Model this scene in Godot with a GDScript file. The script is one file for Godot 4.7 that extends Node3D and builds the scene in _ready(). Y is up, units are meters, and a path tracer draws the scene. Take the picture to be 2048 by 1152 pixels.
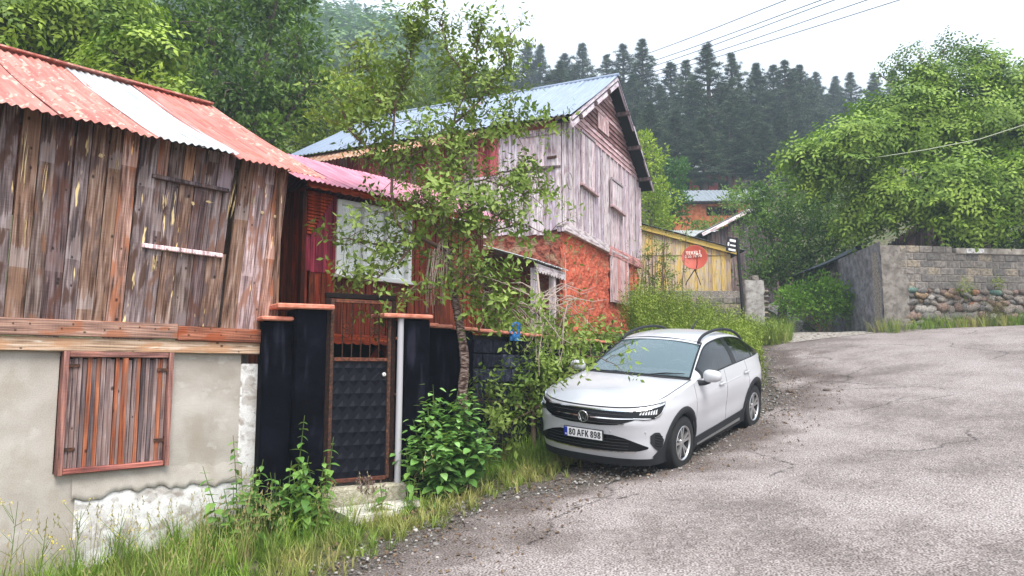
extends Node3D

var rng := RandomNumberGenerator.new()
var used := {}
var M := {}


func _ready() -> void:
	rng.seed = 80898
	setup_view()
	make_materials()
	build_ground()
	build_barn()
	build_annex()
	build_yard_wall()
	build_gate()
	build_tall_house()
	build_far_buildings()
	build_right_wall()
	build_car()
	build_wires()
	build_trees()
	build_plants()
	build_small()


func setup_view() -> void:
	var cam := Camera3D.new()
	cam.name = "camera"
	cam.position = Vector3(0, 1.6, 0)
	cam.rotation_degrees = Vector3(6.2, 0, 0)
	cam.fov = 42.56
	cam.near = 0.05
	cam.far = 3000.0
	add_child(cam)
	cam.current = true
	var e := Environment.new()
	e.background_mode = Environment.BG_SKY
	var sm := ProceduralSkyMaterial.new()
	sm.sky_top_color = Color(0.86, 0.92, 1.0)
	sm.sky_horizon_color = Color(1.0, 0.985, 0.985)
	sm.sky_curve = 0.35
	sm.ground_horizon_color = Color(0.45, 0.45, 0.42)
	sm.ground_bottom_color = Color(0.3, 0.3, 0.27)
	sm.sky_energy_multiplier = 1.12
	var sk := Sky.new()
	sk.sky_material = sm
	e.sky = sk
	e.background_energy_multiplier = 1.0
	e.tonemap_mode = Environment.TONE_MAPPER_LINEAR
	e.tonemap_exposure = 1.7
	e.sdfgi_enabled = true
	e.ssao_enabled = true
	e.ssil_enabled = true
	e.fog_enabled = true
	e.fog_density = 0.0019
	e.fog_light_color = Color(0.86, 0.94, 1.0)
	var we := WorldEnvironment.new()
	we.name = "environment"
	we.environment = e
	add_child(we)
	var sun := DirectionalLight3D.new()
	sun.name = "sun"
	sun.light_energy = 1.1
	sun.light_color = Color(1.0, 0.985, 0.965)
	sun.light_angular_distance = 30.0
	sun.shadow_enabled = true
	sun.rotation_degrees = Vector3(-58, 24, 0)
	add_child(sun)


# ------------------------------------------------------------------ helpers
func rf(a: float, b: float) -> float:
	return rng.randf_range(a, b)


func numbered(called: String) -> String:
	if not used.has(called):
		used[called] = 0
		return called
	used[called] += 1
	return "%s_%03d" % [called, used[called]]


func tag(o: Node, label: String, category: String, group := "", kind := "") -> Node:
	if label:
		o.set_meta("label", label)
	if category:
		o.set_meta("category", category)
	if group:
		o.set_meta("group", group)
	if kind:
		o.set_meta("kind", kind)
	return o


func thing(called: String, label: String, category: String, at := Vector3.ZERO, turn := 0.0, group := "") -> Node3D:
	var o := Node3D.new()
	o.name = numbered(called)
	add_child(o)
	o.position = at
	o.rotation_degrees.y = turn
	tag(o, label, category, group)
	return o


func part(called: String, mesh: Mesh, mat: Material, parent: Node, at := Vector3.ZERO, turn := Vector3.ZERO) -> MeshInstance3D:
	var o := MeshInstance3D.new()
	o.name = called if parent != self else numbered(called)
	o.mesh = mesh
	if mat:
		o.material_override = mat
	o.position = at
	o.rotation = turn
	parent.add_child(o, true)
	return o


func partx(called: String, mesh: Mesh, mat: Material, parent: Node, xf: Transform3D) -> MeshInstance3D:
	var o := part(called, mesh, mat, parent)
	o.transform = xf
	return o


func structure(called: String, mesh: Mesh, mat: Material) -> MeshInstance3D:
	var o := part(called, mesh, mat, self)
	o.set_meta("kind", "structure")
	return o


class MB:
	var v := PackedVector3Array()
	var n := PackedVector3Array()
	var uv := PackedVector2Array()
	var c := PackedColorArray()
	var ix := PackedInt32Array()
	var col := Color(1, 1, 1)
	var has_col := false
	var has_uv2 := false

	# corners counter-clockwise as seen from outside
	func quad(a: Vector3, b: Vector3, cc: Vector3, d: Vector3, ua := Vector2(0, 0), ub := Vector2(1, 0), uc := Vector2(1, 1), ud := Vector2(0, 1)) -> void:
		var nn := (cc - a).cross(d - b)
		nn = nn.normalized() if nn.length() > 1e-12 else Vector3.UP
		var k := v.size()
		v.append_array([a, b, cc, d])
		n.append_array([nn, nn, nn, nn])
		uv.append_array([ua, ub, uc, ud])
		c.append_array([col, col, col, col])
		ix.append_array([k, k + 2, k + 1, k, k + 3, k + 2])

	func tri(a: Vector3, b: Vector3, cc: Vector3, ua := Vector2(0, 0), ub := Vector2(1, 0), uc := Vector2(0, 1)) -> void:
		var nn := (b - a).cross(cc - a)
		nn = nn.normalized() if nn.length() > 1e-12 else Vector3.UP
		var k := v.size()
		v.append_array([a, b, cc])
		n.append_array([nn, nn, nn])
		uv.append_array([ua, ub, uc])
		c.append_array([col, col, col])
		ix.append_array([k, k + 2, k + 1])

	# eight corners: 0-3 the bottom ring (x-z-, x+z-, x+z+, x-z+), 4-7 the top ring; uvs in metres from o
	func hexa(p: Array, o := Vector2.ZERO) -> void:
		var w: float = (p[1] - p[0]).length()
		var d: float = (p[3] - p[0]).length()
		var h: float = (p[4] - p[0]).length()
		face(p[3], p[2], p[6], p[7], o, w, h)
		face(p[1], p[0], p[4], p[5], o + Vector2(0.31, 0.17), w, h)
		face(p[2], p[1], p[5], p[6], o + Vector2(0.11, 0.07), d, h)
		face(p[0], p[3], p[7], p[4], o + Vector2(0.21, 0.03), d, h)
		face(p[7], p[6], p[5], p[4], o + Vector2(0.05, 0.4), w, d)
		face(p[0], p[1], p[2], p[3], o + Vector2(0.15, 0.2), w, d)

	func face(a: Vector3, b: Vector3, cc: Vector3, d: Vector3, o: Vector2, w: float, h: float) -> void:
		quad(a, b, cc, d, o, o + Vector2(w, 0), o + Vector2(w, h), o + Vector2(0, h))

	func box(at: Vector3, s: Vector3, o := Vector2.ZERO, b := Basis()) -> void:
		var h := s * 0.5
		var p := []
		for y in [-1, 1]:
			for q in [[-1, -1], [1, -1], [1, 1], [-1, 1]]:
				p.append(at + b * Vector3(h.x * q[0], h.y * y, h.z * q[1]))
		hexa(p, o)

	# a box whose long edges are cut at 45 degrees
	func bevel(at: Vector3, s: Vector3, r: float, b := Basis(), o := Vector2.ZERO) -> void:
		var h := s * 0.5
		var ring := [Vector2(-h.x + r, -h.z), Vector2(h.x - r, -h.z), Vector2(h.x, -h.z + r), Vector2(h.x, h.z - r), Vector2(h.x - r, h.z), Vector2(-h.x + r, h.z), Vector2(-h.x, h.z - r), Vector2(-h.x, -h.z + r)]
		var hx := (h.x - r) / maxf(h.x, 1e-6)
		var hz := (h.z - r) / maxf(h.z, 1e-6)
		var lv := [[-h.y, true], [-h.y + r, false], [h.y - r, false], [h.y, true]]
		var rows := []
		for l in lv:
			var row := []
			for q in ring:
				row.append(at + b * Vector3(q.x * (hx if l[1] else 1.0), l[0], q.y * (hz if l[1] else 1.0)))
			rows.append(row)
		for j in 3:
			for i in 8:
				var k := (i + 1) % 8
				var w: float = (rows[j][k] - rows[j][i]).length()
				face(rows[j][k], rows[j][i], rows[j + 1][i], rows[j + 1][k], o + Vector2(i * 0.13, float(lv[j][0])), w, float(lv[j + 1][0]) - float(lv[j][0]))
		for i in range(1, 7):
			tri(rows[3][0], rows[3][i + 1], rows[3][i], o, o + Vector2(0.1, 0), o + Vector2(0, 0.1))
			tri(rows[0][0], rows[0][i], rows[0][i + 1], o, o + Vector2(0.1, 0), o + Vector2(0, 0.1))

	# rows of points, smooth; outside where rows run up and columns run to the right
	func grid(rows: Array, uvs := [], flip := false) -> void:
		var h := rows.size()
		var w: int = rows[0].size()
		var k := v.size()
		for j in h:
			for i in w:
				var dx: Vector3 = rows[j][mini(i + 1, w - 1)] - rows[j][maxi(i - 1, 0)]
				var dy: Vector3 = rows[mini(j + 1, h - 1)][i] - rows[maxi(j - 1, 0)][i]
				if rows[0][0].is_equal_approx(rows[0][w - 1]) and h > 1 and rows[h - 1][0].is_equal_approx(rows[h - 1][w - 1]):
					dx = rows[j][1 if i == w - 1 else i + 1] - rows[j][w - 2 if i == 0 else i - 1]
				var nn := dx.cross(dy)
				if nn.length() < 1e-9:
					nn = Vector3.UP
				v.append(rows[j][i])
				n.append(-nn.normalized() if flip else nn.normalized())
				uv.append(uvs[j][i] if uvs else Vector2(float(i) / (w - 1), float(j) / (h - 1)))
				c.append(col)
		for j in h - 1:
			for i in w - 1:
				var a := k + j * w + i
				if flip:
					ix.append_array([a, a + 1, a + w + 1, a, a + w + 1, a + w])
				else:
					ix.append_array([a, a + w + 1, a + 1, a, a + w, a + w + 1])

	# a bent tube through points with a radius at each
	func tube(pts: Array, rad: Array, sides := 6, cap := true) -> void:
		var rows := []
		var uvs := []
		var up := Vector3(0.12, 0.31, 0.94).normalized()
		var run := 0.0
		for j in pts.size():
			var d: Vector3 = (pts[mini(j + 1, pts.size() - 1)] - pts[maxi(j - 1, 0)]).normalized()
			var s := d.cross(up)
			if s.length() < 0.05:
				s = d.cross(Vector3.RIGHT)
			s = s.normalized()
			var t := s.cross(d).normalized()
			if j > 0:
				run += (pts[j] - pts[j - 1]).length()
			var row := []
			var ur := []
			for i in sides + 1:
				var a := TAU * (i % sides) / sides
				row.append(pts[j] + (s * cos(a) + t * sin(a)) * float(rad[j]))
				ur.append(Vector2(float(i) / sides * 0.5, run))
			rows.append(row)
			uvs.append(ur)
		grid(rows, uvs, true)
		if cap:
			for e in [[0, 1.0], [pts.size() - 1, -1.0]]:
				var row: Array = rows[e[0]]
				for i in sides:
					if e[1] > 0:
						tri(pts[e[0]], row[i], row[i + 1])
					else:
						tri(pts[e[0]], row[i + 1], row[i])

	# profile of (radius, height) turned about y
	func lathe(prof: Array, sides := 24, at := Vector3.ZERO, b := Basis()) -> void:
		var rows := []
		for p in prof:
			var row := []
			for i in sides + 1:
				var a := TAU * (i % sides) / sides
				row.append(at + b * Vector3(cos(a) * p.x, p.y, sin(a) * p.x))
			rows.append(row)
		grid(rows, [], true)

	func done() -> ArrayMesh:
		var a := []
		a.resize(Mesh.ARRAY_MAX)
		a[Mesh.ARRAY_VERTEX] = v
		a[Mesh.ARRAY_NORMAL] = n
		a[Mesh.ARRAY_TEX_UV] = uv
		if has_uv2:
			a[Mesh.ARRAY_TEX_UV2] = uv
		if has_col:
			a[Mesh.ARRAY_COLOR] = c
		a[Mesh.ARRAY_INDEX] = ix
		var m := ArrayMesh.new()
		m.add_surface_from_arrays(Mesh.PRIMITIVE_TRIANGLES, a)
		return m


func box_mesh(s: Vector3, o := Vector2.ZERO) -> ArrayMesh:
	var b := MB.new()
	b.box(Vector3.ZERO, s, o)
	return b.done()


func bev_mesh(s: Vector3, r: float, o := Vector2.ZERO) -> ArrayMesh:
	var b := MB.new()
	b.bevel(Vector3.ZERO, s, r, Basis(), o)
	return b.done()


func tube_mesh(pts: Array, r: Array, sides := 6) -> ArrayMesh:
	var b := MB.new()
	b.tube(pts, r, sides)
	return b.done()


# a plank standing on its lower end; x across, y along, z thick; the ends may be cut askew and the plank may lean
func plank(w: float, h: float, t: float, lean := 0.0, cut0 := 0.0, cut1 := 0.0, o := Vector2.ZERO) -> ArrayMesh:
	var b := MB.new()
	var a := w / 2
	var s := t / 2
	b.hexa([Vector3(-a, 0, -s), Vector3(a, cut0, -s), Vector3(a, cut0, s), Vector3(-a, 0, s), Vector3(-a + lean, h, -s), Vector3(a + lean, h + cut1, -s), Vector3(a + lean, h + cut1, s), Vector3(-a + lean, h, s)], o)
	return b.done()


func smooth(a: float, b: float, x: float) -> float:
	var t := clampf((x - a) / (b - a), 0, 1)
	return t * t * (3 - 2 * t)


func lut(x: float, xs: Array, ys: Array) -> float:
	if x <= xs[0]:
		return ys[0]
	for i in range(1, xs.size()):
		if x <= xs[i]:
			return lerpf(ys[i - 1], ys[i], (x - xs[i - 1]) / (xs[i] - xs[i - 1]))
	return ys[-1]


func land(x: float, z: float) -> float:
	var u := 0.643 * x - 0.766 * z
	var w := 0.766 * x + 0.643 * z
	var y := lut(u, [-30.0, 0.0, 2.1, 5.4, 8.28, 10.83, 13.5, 16.0, 19.0, 21.8, 25.0, 30.0, 60.0], [-2.5, -0.5, -0.27, 0.09, 0.42, 0.75, 1.2, 1.65, 2.2, 2.6, 2.78, 3.0, 3.6])
	var bank := 1.05 * exp(-pow((u - 13.8) / 4.2, 2)) * smooth(-7.0, -8.6, w)
	var q := -z + 0.55 * maxf(0, -x - 4.0)
	var near_hill := lut(q, [0.0, 26.0, 34.0, 45.0, 65.0, 90.0, 150.0, 420.0], [0.0, 0.0, 2.6, 6.6, 14.2, 24.0, 31.0, 40.0])
	var hill := lut(q, [0.0, 26.0, 34.0, 45.0, 65.0, 100.0, 150.0, 260.0, 420.0], [0.0, 0.0, 2.6, 6.6, 14.2, 30.0, 52.0, 104.0, 150.0])
	var a := x / maxf(-z, 1.0)
	return y + bank + lerpf(near_hill, hill, smooth(0.03, -0.13, a))


func on_land(x: float, z: float, lift := 0.0) -> Vector3:
	return Vector3(x, land(x, z) + lift, z)


# ------------------------------------------------------------------ materials
func lin(r: float, g: float, b: float) -> Color:
	return Color(r, g, b).linear_to_srgb()


func mat(c: Color, rough := 0.8, spec := 0.4) -> StandardMaterial3D:
	var m := StandardMaterial3D.new()
	m.albedo_color = c
	m.roughness = rough
	m.metallic_specular = spec
	return m


func noise(seed_: int, freq: float, oct := 4, type := FastNoiseLite.TYPE_SIMPLEX_SMOOTH) -> FastNoiseLite:
	var f := FastNoiseLite.new()
	f.seed = seed_
	f.frequency = freq
	f.noise_type = type
	f.fractal_octaves = oct
	f.fractal_type = FastNoiseLite.FRACTAL_FBM if oct > 1 else FastNoiseLite.FRACTAL_NONE
	return f


# a grey noise picture, stretched by sx and sy, that tiles
func nb(w: int, h: int, seed_: int, freq: float, oct := 4, sx := 1.0, sy := 1.0, type := FastNoiseLite.TYPE_SIMPLEX_SMOOTH) -> PackedByteArray:
	var im := noise(seed_, freq, oct, type).get_seamless_image(maxi(8, int(w / sx)), maxi(8, int(h / sy)))
	im.convert(Image.FORMAT_L8)
	if sx != 1.0 or sy != 1.0:
		im.resize(w, h, Image.INTERPOLATE_CUBIC)
	return im.get_data()


func picture(w: int, h: int, d: PackedByteArray) -> ImageTexture:
	return ImageTexture.create_from_image(Image.create_from_data(w, h, false, Image.FORMAT_RGB8, d))


func grey(w: int, h: int, d: PackedByteArray) -> ImageTexture:
	return ImageTexture.create_from_image(Image.create_from_data(w, h, false, Image.FORMAT_L8, d))


func ramp(cs: Array, ps: Array) -> PackedByteArray:
	var out := PackedByteArray()
	out.resize(768)
	for i in 256:
		var t := i / 255.0
		var k := 0
		while k < ps.size() - 2 and t > ps[k + 1]:
			k += 1
		var c: Color = cs[k].lerp(cs[k + 1], clampf((t - ps[k]) / maxf(ps[k + 1] - ps[k], 1e-4), 0, 1))
		out[i * 3] = c.r8
		out[i * 3 + 1] = c.g8
		out[i * 3 + 2] = c.b8
	return out


# colours by one noise, then patches of other colours where further noises pass a threshold: [bytes, threshold, softness, colour, strength]
func layered(w: int, h: int, base: PackedByteArray, table: PackedByteArray, layers: Array) -> ImageTexture:
	var d := PackedByteArray()
	d.resize(w * h * 3)
	for i in w * h:
		var k := base[i] * 3
		var r := float(table[k])
		var g := float(table[k + 1])
		var b := float(table[k + 2])
		for l in layers:
			var t: float = (l[0][i] - l[1]) / l[2]
			if t > 0:
				t = minf(t, 1.0) * l[4]
				var c: Color = l[3]
				r += (c.r * 255 - r) * t
				g += (c.g * 255 - g) * t
				b += (c.b * 255 - b) * t
		d[i * 3] = clampi(int(r), 0, 255)
		d[i * 3 + 1] = clampi(int(g), 0, 255)
		d[i * 3 + 2] = clampi(int(b), 0, 255)
	return picture(w, h, d)


# boards: x is across the grain; one tile is 0.5 m by 2 m
func wood(seed_: int, cs: Array, stain: Color, stain_amt: float, pale: Color, pale_amt: float, rough := 0.85, bleach := false) -> StandardMaterial3D:
	var w := 256
	var h := 1024
	var fine := nb(w, h, seed_, 0.09, 3, 1.0, 26.0)
	var band := nb(w, h, seed_ + 1, 0.022, 3, 1.0, 10.0)
	var blot := nb(w, h, seed_ + 2, 0.012, 4, 1.0, 3.0)
	var peel := nb(w, h, seed_ + 3, 0.02, 4, 1.0, 7.0)
	var saw := nb(w, h, seed_ + 4, 0.11, 2, 12.0, 1.0)
	var table := ramp(cs, [0.0, 0.35, 0.65, 1.0])
	var d := PackedByteArray()
	d.resize(w * h * 3)
	var hb := PackedByteArray()
	hb.resize(w * h)
	var r2 := RandomNumberGenerator.new()
	r2.seed = seed_
	var knots := []
	for i in 9:
		knots.append([r2.randf() * w, r2.randf() * h, r2.randf_range(4, 8)])
	var grey_ := Color(0.62, 0.57, 0.57)
	for y in h:
		for x in w:
			var i := y * w + x
			var fi := float(fine[i])
			var val := 0.52 * fi + 0.41 * band[i] + 0.07 * saw[i]
			var hi := fi * 0.6 + saw[i] * 0.05 + 60.0
			var k := clampi(int((val - 128) * 1.75 + 128), 0, 255) * 3
			var r := float(table[k])
			var g := float(table[k + 1])
			var b := float(table[k + 2])
			var t := clampf((blot[i] - 132) / 46.0, 0, 1) * stain_amt
			r += (stain.r * 255 - r) * t
			g += (stain.g * 255 - g) * t
			b += (stain.b * 255 - b) * t
			if bleach:
				var edge := 20.0 + (fi - 128) * 0.35 + (blot[i] - 128) * 0.8
				if y > h - 92.0 - edge:
					var q := clampf((y - (h - 92.0 - edge)) / 22.0, 0, 1) * 0.62
					var lum := (0.75 + val / 600.0)
					r += (grey_.r * 255 * lum - r) * q
					g += (grey_.g * 255 * lum - g) * q
					b += (grey_.b * 255 * lum - b) * q
			t = clampf((peel[i] - 255 * (1.0 - pale_amt)) / 14.0, 0, 1)
			if t > 0:
				var s := 0.82 + 0.18 * fi / 160.0
				r += (pale.r * 255 * s - r) * t
				g += (pale.g * 255 * s - g) * t
				b += (pale.b * 255 * s - b) * t
				hi -= 26 * t
			d[i * 3] = clampi(int(r), 0, 255)
			d[i * 3 + 1] = clampi(int(g), 0, 255)
			d[i * 3 + 2] = clampi(int(b), 0, 255)
			hb[i] = clampi(int(hi), 0, 255)
	for q in knots:
		for dy in range(-14, 15):
			for dx in range(-9, 10):
				var rr: float = sqrt(dx * dx + dy * dy * 0.45) / q[2]
				if rr < 1.0:
					var i := (posmod(int(q[1]) + dy, h)) * w + posmod(int(q[0]) + dx, w)
					var s := 0.42 + 0.5 * rr * rr + 0.12 * sin(rr * 14)
					for ch in 3:
						d[i * 3 + ch] = int(d[i * 3 + ch] * minf(s, 1.0))
					hb[i] = int(hb[i] * minf(s + 0.2, 1.0))
	var m := StandardMaterial3D.new()
	m.albedo_texture = picture(w, h, d)
	m.roughness = rough
	m.metallic_specular = 0.3
	m.uv1_scale = Vector3(2.0, -0.5, 1)
	m.heightmap_enabled = true
	m.heightmap_texture = grey(w, h, hb)
	m.heightmap_scale = 0.5
	return m


func tinted(m: StandardMaterial3D, c: Color) -> StandardMaterial3D:
	var o: StandardMaterial3D = m.duplicate()
	o.albedo_color = c
	return o


func tri_mat(tex: Texture2D, metres: float, rough := 0.9, height: Texture2D = null, cm := 0.0, fine: Texture2D = null, fine_metres := 0.4) -> StandardMaterial3D:
	var m := StandardMaterial3D.new()
	m.albedo_texture = tex
	m.roughness = rough
	m.metallic_specular = 0.3
	m.uv1_triplanar = true
	m.uv1_world_triplanar = true
	m.uv1_triplanar_sharpness = 6.0
	m.uv1_scale = Vector3.ONE / metres
	if height:
		m.heightmap_enabled = true
		m.heightmap_texture = height
		m.heightmap_scale = cm
	if fine:
		m.detail_enabled = true
		m.detail_albedo = fine
		m.detail_blend_mode = BaseMaterial3D.BLEND_MODE_MUL
		m.detail_uv_layer = BaseMaterial3D.DETAIL_UV_2
		m.uv2_triplanar = true
		m.uv2_world_triplanar = true
		m.uv2_triplanar_sharpness = 6.0
		m.uv2_scale = Vector3.ONE / fine_metres
	return m


func leaf_mat(c: Color, back := 0.45) -> StandardMaterial3D:
	var m := mat(c, 0.5, 0.35)
	m.vertex_color_use_as_albedo = true
	m.backlight_enabled = true
	m.backlight = Color(back * 1.0, back * 1.15, back * 0.45)
	m.cull_mode = BaseMaterial3D.CULL_DISABLED
	return m


func make_materials() -> void:
	# --- timber of the barn
	var b0 := [lin(0.032, 0.020, 0.017), lin(0.095, 0.062, 0.053), lin(0.175, 0.128, 0.115), lin(0.31, 0.245, 0.228)]
	var b1 := [lin(0.045, 0.034, 0.036), lin(0.125, 0.090, 0.090), lin(0.225, 0.172, 0.170), lin(0.36, 0.295, 0.295)]
	var b2 := [lin(0.045, 0.023, 0.016), lin(0.13, 0.072, 0.050), lin(0.23, 0.145, 0.11), lin(0.36, 0.265, 0.22)]
	M.barn = [
		wood(11, b0, lin(0.20, 0.09, 0.05), 0.7, lin(0.75, 0.55, 0.26), 0.12, 0.85, true), wood(21, b1, lin(0.16, 0.08, 0.055), 0.75, lin(0.75, 0.6, 0.35), 0.15, 0.85, true),
		wood(31, b2, lin(0.09, 0.06, 0.06), 0.7, lin(0.8, 0.58, 0.24), 0.10, 0.85, true), wood(41, b1, lin(0.07, 0.035, 0.025), 0.8, lin(0.78, 0.6, 0.3), 0.20, 0.85, true),
		wood(51, b0, lin(0.19, 0.15, 0.15), 0.8, lin(0.7, 0.5, 0.22), 0.08, 0.85, true), wood(61, b2, lin(0.26, 0.15, 0.10), 0.6, lin(0.72, 0.52, 0.28), 0.10, 0.85, true)]
	# --- shutter strips: grey and orange brown
	M.strip_grey = wood(71, [lin(0.07, 0.045, 0.045), lin(0.19, 0.13, 0.125), lin(0.30, 0.22, 0.21), lin(0.40, 0.31, 0.30)], lin(0.24, 0.15, 0.13), 0.6, lin(0.4, 0.2, 0.1), 0.1)
	M.strip_red = wood(81, [lin(0.11, 0.03, 0.018), lin(0.26, 0.075, 0.035), lin(0.36, 0.12, 0.06), lin(0.46, 0.19, 0.11)], lin(0.2, 0.1, 0.08), 0.5, lin(0.5, 0.2, 0.1), 0.1)
	M.strip_dark = wood(91, [lin(0.04, 0.03, 0.032), lin(0.09, 0.065, 0.07), lin(0.15, 0.115, 0.12), lin(0.24, 0.18, 0.18)], lin(0.2, 0.12, 0.1), 0.4, lin(0.4, 0.2, 0.1), 0.06)
	M.beam = wood(101, [lin(0.10, 0.06, 0.05), lin(0.24, 0.14, 0.11), lin(0.36, 0.21, 0.16), lin(0.5, 0.33, 0.26)], lin(0.33, 0.12, 0.06), 0.7, lin(0.55, 0.4, 0.3), 0.12)
	M.beam_pale = wood(111, [lin(0.2, 0.13, 0.09), lin(0.42, 0.28, 0.19), lin(0.56, 0.41, 0.30), lin(0.68, 0.54, 0.44)], lin(0.46, 0.23, 0.12), 0.6, lin(0.7, 0.6, 0.5), 0.12)
	# --- weathered grey boards of the tall house
	var g0 := [lin(0.20, 0.155, 0.165), lin(0.50, 0.425, 0.445), lin(0.66, 0.585, 0.605), lin(0.76, 0.70, 0.715)]
	M.grey_boards = [wood(121, g0, lin(0.28, 0.19, 0.20), 0.7, lin(0.62, 0.56, 0.57), 0.16), wood(131, g0, lin(0.40, 0.31, 0.31), 0.6, lin(0.3, 0.2, 0.2), 0.08)]
	M.grey_red = wood(141, [lin(0.10, 0.055, 0.06), lin(0.25, 0.14, 0.145), lin(0.36, 0.23, 0.23), lin(0.48, 0.35, 0.35)], lin(0.34, 0.19, 0.18), 0.7, lin(0.55, 0.46, 0.46), 0.2)
	M.varnish = wood(151, [lin(0.06, 0.012, 0.006), lin(0.17, 0.032, 0.012), lin(0.25, 0.05, 0.018), lin(0.33, 0.085, 0.03)], lin(0.10, 0.02, 0.01), 0.6, lin(0.3, 0.1, 0.05), 0.05, 0.45)
	M.maroon = wood(161, [lin(0.10, 0.012, 0.025), lin(0.23, 0.025, 0.05), lin(0.30, 0.035, 0.065), lin(0.38, 0.07, 0.10)], lin(0.18, 0.02, 0.04), 0.4, lin(0.3, 0.1, 0.1), 0.04, 0.5)
	M.yellow = wood(171, [lin(0.30, 0.21, 0.14), lin(0.52, 0.40, 0.27), lin(0.62, 0.50, 0.36), lin(0.70, 0.60, 0.46)], lin(0.64, 0.47, 0.16), 0.7, lin(0.58, 0.46, 0.36), 0.3)
	M.yellow_paint = wood(181, [lin(0.40, 0.27, 0.06), lin(0.62, 0.43, 0.10), lin(0.70, 0.50, 0.15), lin(0.76, 0.6, 0.26)], lin(0.5, 0.38, 0.2), 0.5, lin(0.5, 0.4, 0.3), 0.1)
	M.splint = wood(191, [lin(0.30, 0.19, 0.09), lin(0.52, 0.38, 0.20), lin(0.66, 0.52, 0.31), lin(0.76, 0.66, 0.46)], lin(0.5, 0.3, 0.12), 0.5, lin(0.8, 0.7, 0.5), 0.1)
	M.plain_dark = mat(lin(0.012, 0.010, 0.009), 0.9)
	M.nail = mat(lin(0.06, 0.03, 0.02), 0.7)
	M.rust = tri_mat(layered(256, 256, nb(256, 256, 9, 0.03, 4), ramp([lin(0.02, 0.016, 0.016), lin(0.06, 0.03, 0.022), lin(0.20, 0.075, 0.035)], [0.0, 0.5, 1.0]), []), 0.35, 0.75)
	# --- plasters
	var n1 := nb(512, 512, 201, 0.008, 5)
	var n2 := nb(512, 512, 202, 0.03, 4)
	var n3 := nb(512, 512, 203, 0.09, 3)
	var n4 := nb(512, 512, 204, 0.012, 5, 1.0, 2.5)
	var n5 := nb(512, 512, 205, 0.02, 5)
	M.n1 = n1
	M.n2 = n2
	M.n3 = n3
	M.n5 = n5
	M.fine_grey = layered(256, 256, nb(256, 256, 206, 0.12, 3), ramp([Color(0.82, 0.82, 0.82), Color(0.95, 0.95, 0.95), Color(1, 1, 1)], [0.0, 0.5, 1.0]), [])
	M.h_fine = grey(512, 512, n3)
	M.h_mid = grey(512, 512, n2)
	M.plaster = tri_mat(layered(512, 512, n1, ramp([lin(0.37, 0.33, 0.285), lin(0.48, 0.435, 0.39), lin(0.58, 0.54, 0.495)], [0.2, 0.5, 0.85]), [[n4, 150, 60.0, lin(0.36, 0.31, 0.25), 0.6], [n5, 185, 30.0, lin(0.66, 0.63, 0.60), 0.5]]), 2.6, 0.92, M.h_fine, 0.12, M.fine_grey, 0.35)
	M.whitewash = tri_mat(layered(512, 512, n2, ramp([lin(0.60, 0.58, 0.57), lin(0.78, 0.77, 0.765), lin(0.84, 0.83, 0.825)], [0.1, 0.45, 0.9]), [[n1, 165, 20.0, lin(0.36, 0.31, 0.27), 0.75], [n5, 172, 10.0, lin(0.30, 0.25, 0.21), 0.6]]), 1.7, 0.95, M.h_mid, 0.4, M.fine_grey, 0.5)
	M.black_wall = tri_mat(layered(512, 512, n1, ramp([lin(0.0015, 0.0015, 0.003), lin(0.003, 0.003, 0.006), lin(0.007, 0.007, 0.013)], [0.2, 0.6, 1.0]), [[nb(512, 512, 207, 0.02, 4, 1.0, 8.0), 170, 60.0, lin(0.05, 0.05, 0.075), 0.5]]), 1.9, 0.8, M.h_mid, 0.7)
	M.black_wall.metallic_specular = 0.12
	M.blue_black = tri_mat(layered(512, 512, n2, ramp([lin(0.012, 0.013, 0.025), lin(0.035, 0.038, 0.065), lin(0.09, 0.095, 0.14)], [0.2, 0.6, 1.0]), [[nb(512, 512, 208, 0.03, 4, 1.0, 6.0), 150, 50.0, lin(0.22, 0.22, 0.28), 0.7]]), 1.2, 0.75, M.h_mid, 0.8)
	M.coping = tri_mat(layered(256, 256, nb(256, 256, 210, 0.03, 4), ramp([lin(0.45, 0.14, 0.09), lin(0.62, 0.23, 0.155), lin(0.70, 0.33, 0.25)], [0.1, 0.5, 0.9]), []), 0.8, 0.8)
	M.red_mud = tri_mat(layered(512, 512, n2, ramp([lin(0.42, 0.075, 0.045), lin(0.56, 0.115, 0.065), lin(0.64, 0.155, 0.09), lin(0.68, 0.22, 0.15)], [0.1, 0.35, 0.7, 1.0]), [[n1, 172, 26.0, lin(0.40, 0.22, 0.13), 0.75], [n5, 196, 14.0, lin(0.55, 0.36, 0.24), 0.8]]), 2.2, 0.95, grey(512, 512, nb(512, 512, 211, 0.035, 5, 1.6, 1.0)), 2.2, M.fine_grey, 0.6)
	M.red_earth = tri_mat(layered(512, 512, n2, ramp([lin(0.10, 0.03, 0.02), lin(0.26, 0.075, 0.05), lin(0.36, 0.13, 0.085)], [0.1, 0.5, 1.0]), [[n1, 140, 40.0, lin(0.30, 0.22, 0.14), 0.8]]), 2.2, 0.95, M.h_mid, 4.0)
	M.concrete = tri_mat(layered(512, 512, n1, ramp([lin(0.24, 0.22, 0.205), lin(0.36, 0.34, 0.32), lin(0.48, 0.46, 0.44)], [0.15, 0.5, 0.9]), [[n5, 150, 40.0, lin(0.20, 0.18, 0.16), 0.55]]), 1.6, 0.95, M.h_fine, 0.8, M.fine_grey, 0.5)
	M.concrete_step = tri_mat(layered(512, 512, n2, ramp([lin(0.26, 0.24, 0.17), lin(0.38, 0.35, 0.27), lin(0.50, 0.47, 0.39)], [0.15, 0.5, 0.9]), []), 1.0, 0.95, M.h_fine, 0.8)
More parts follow.
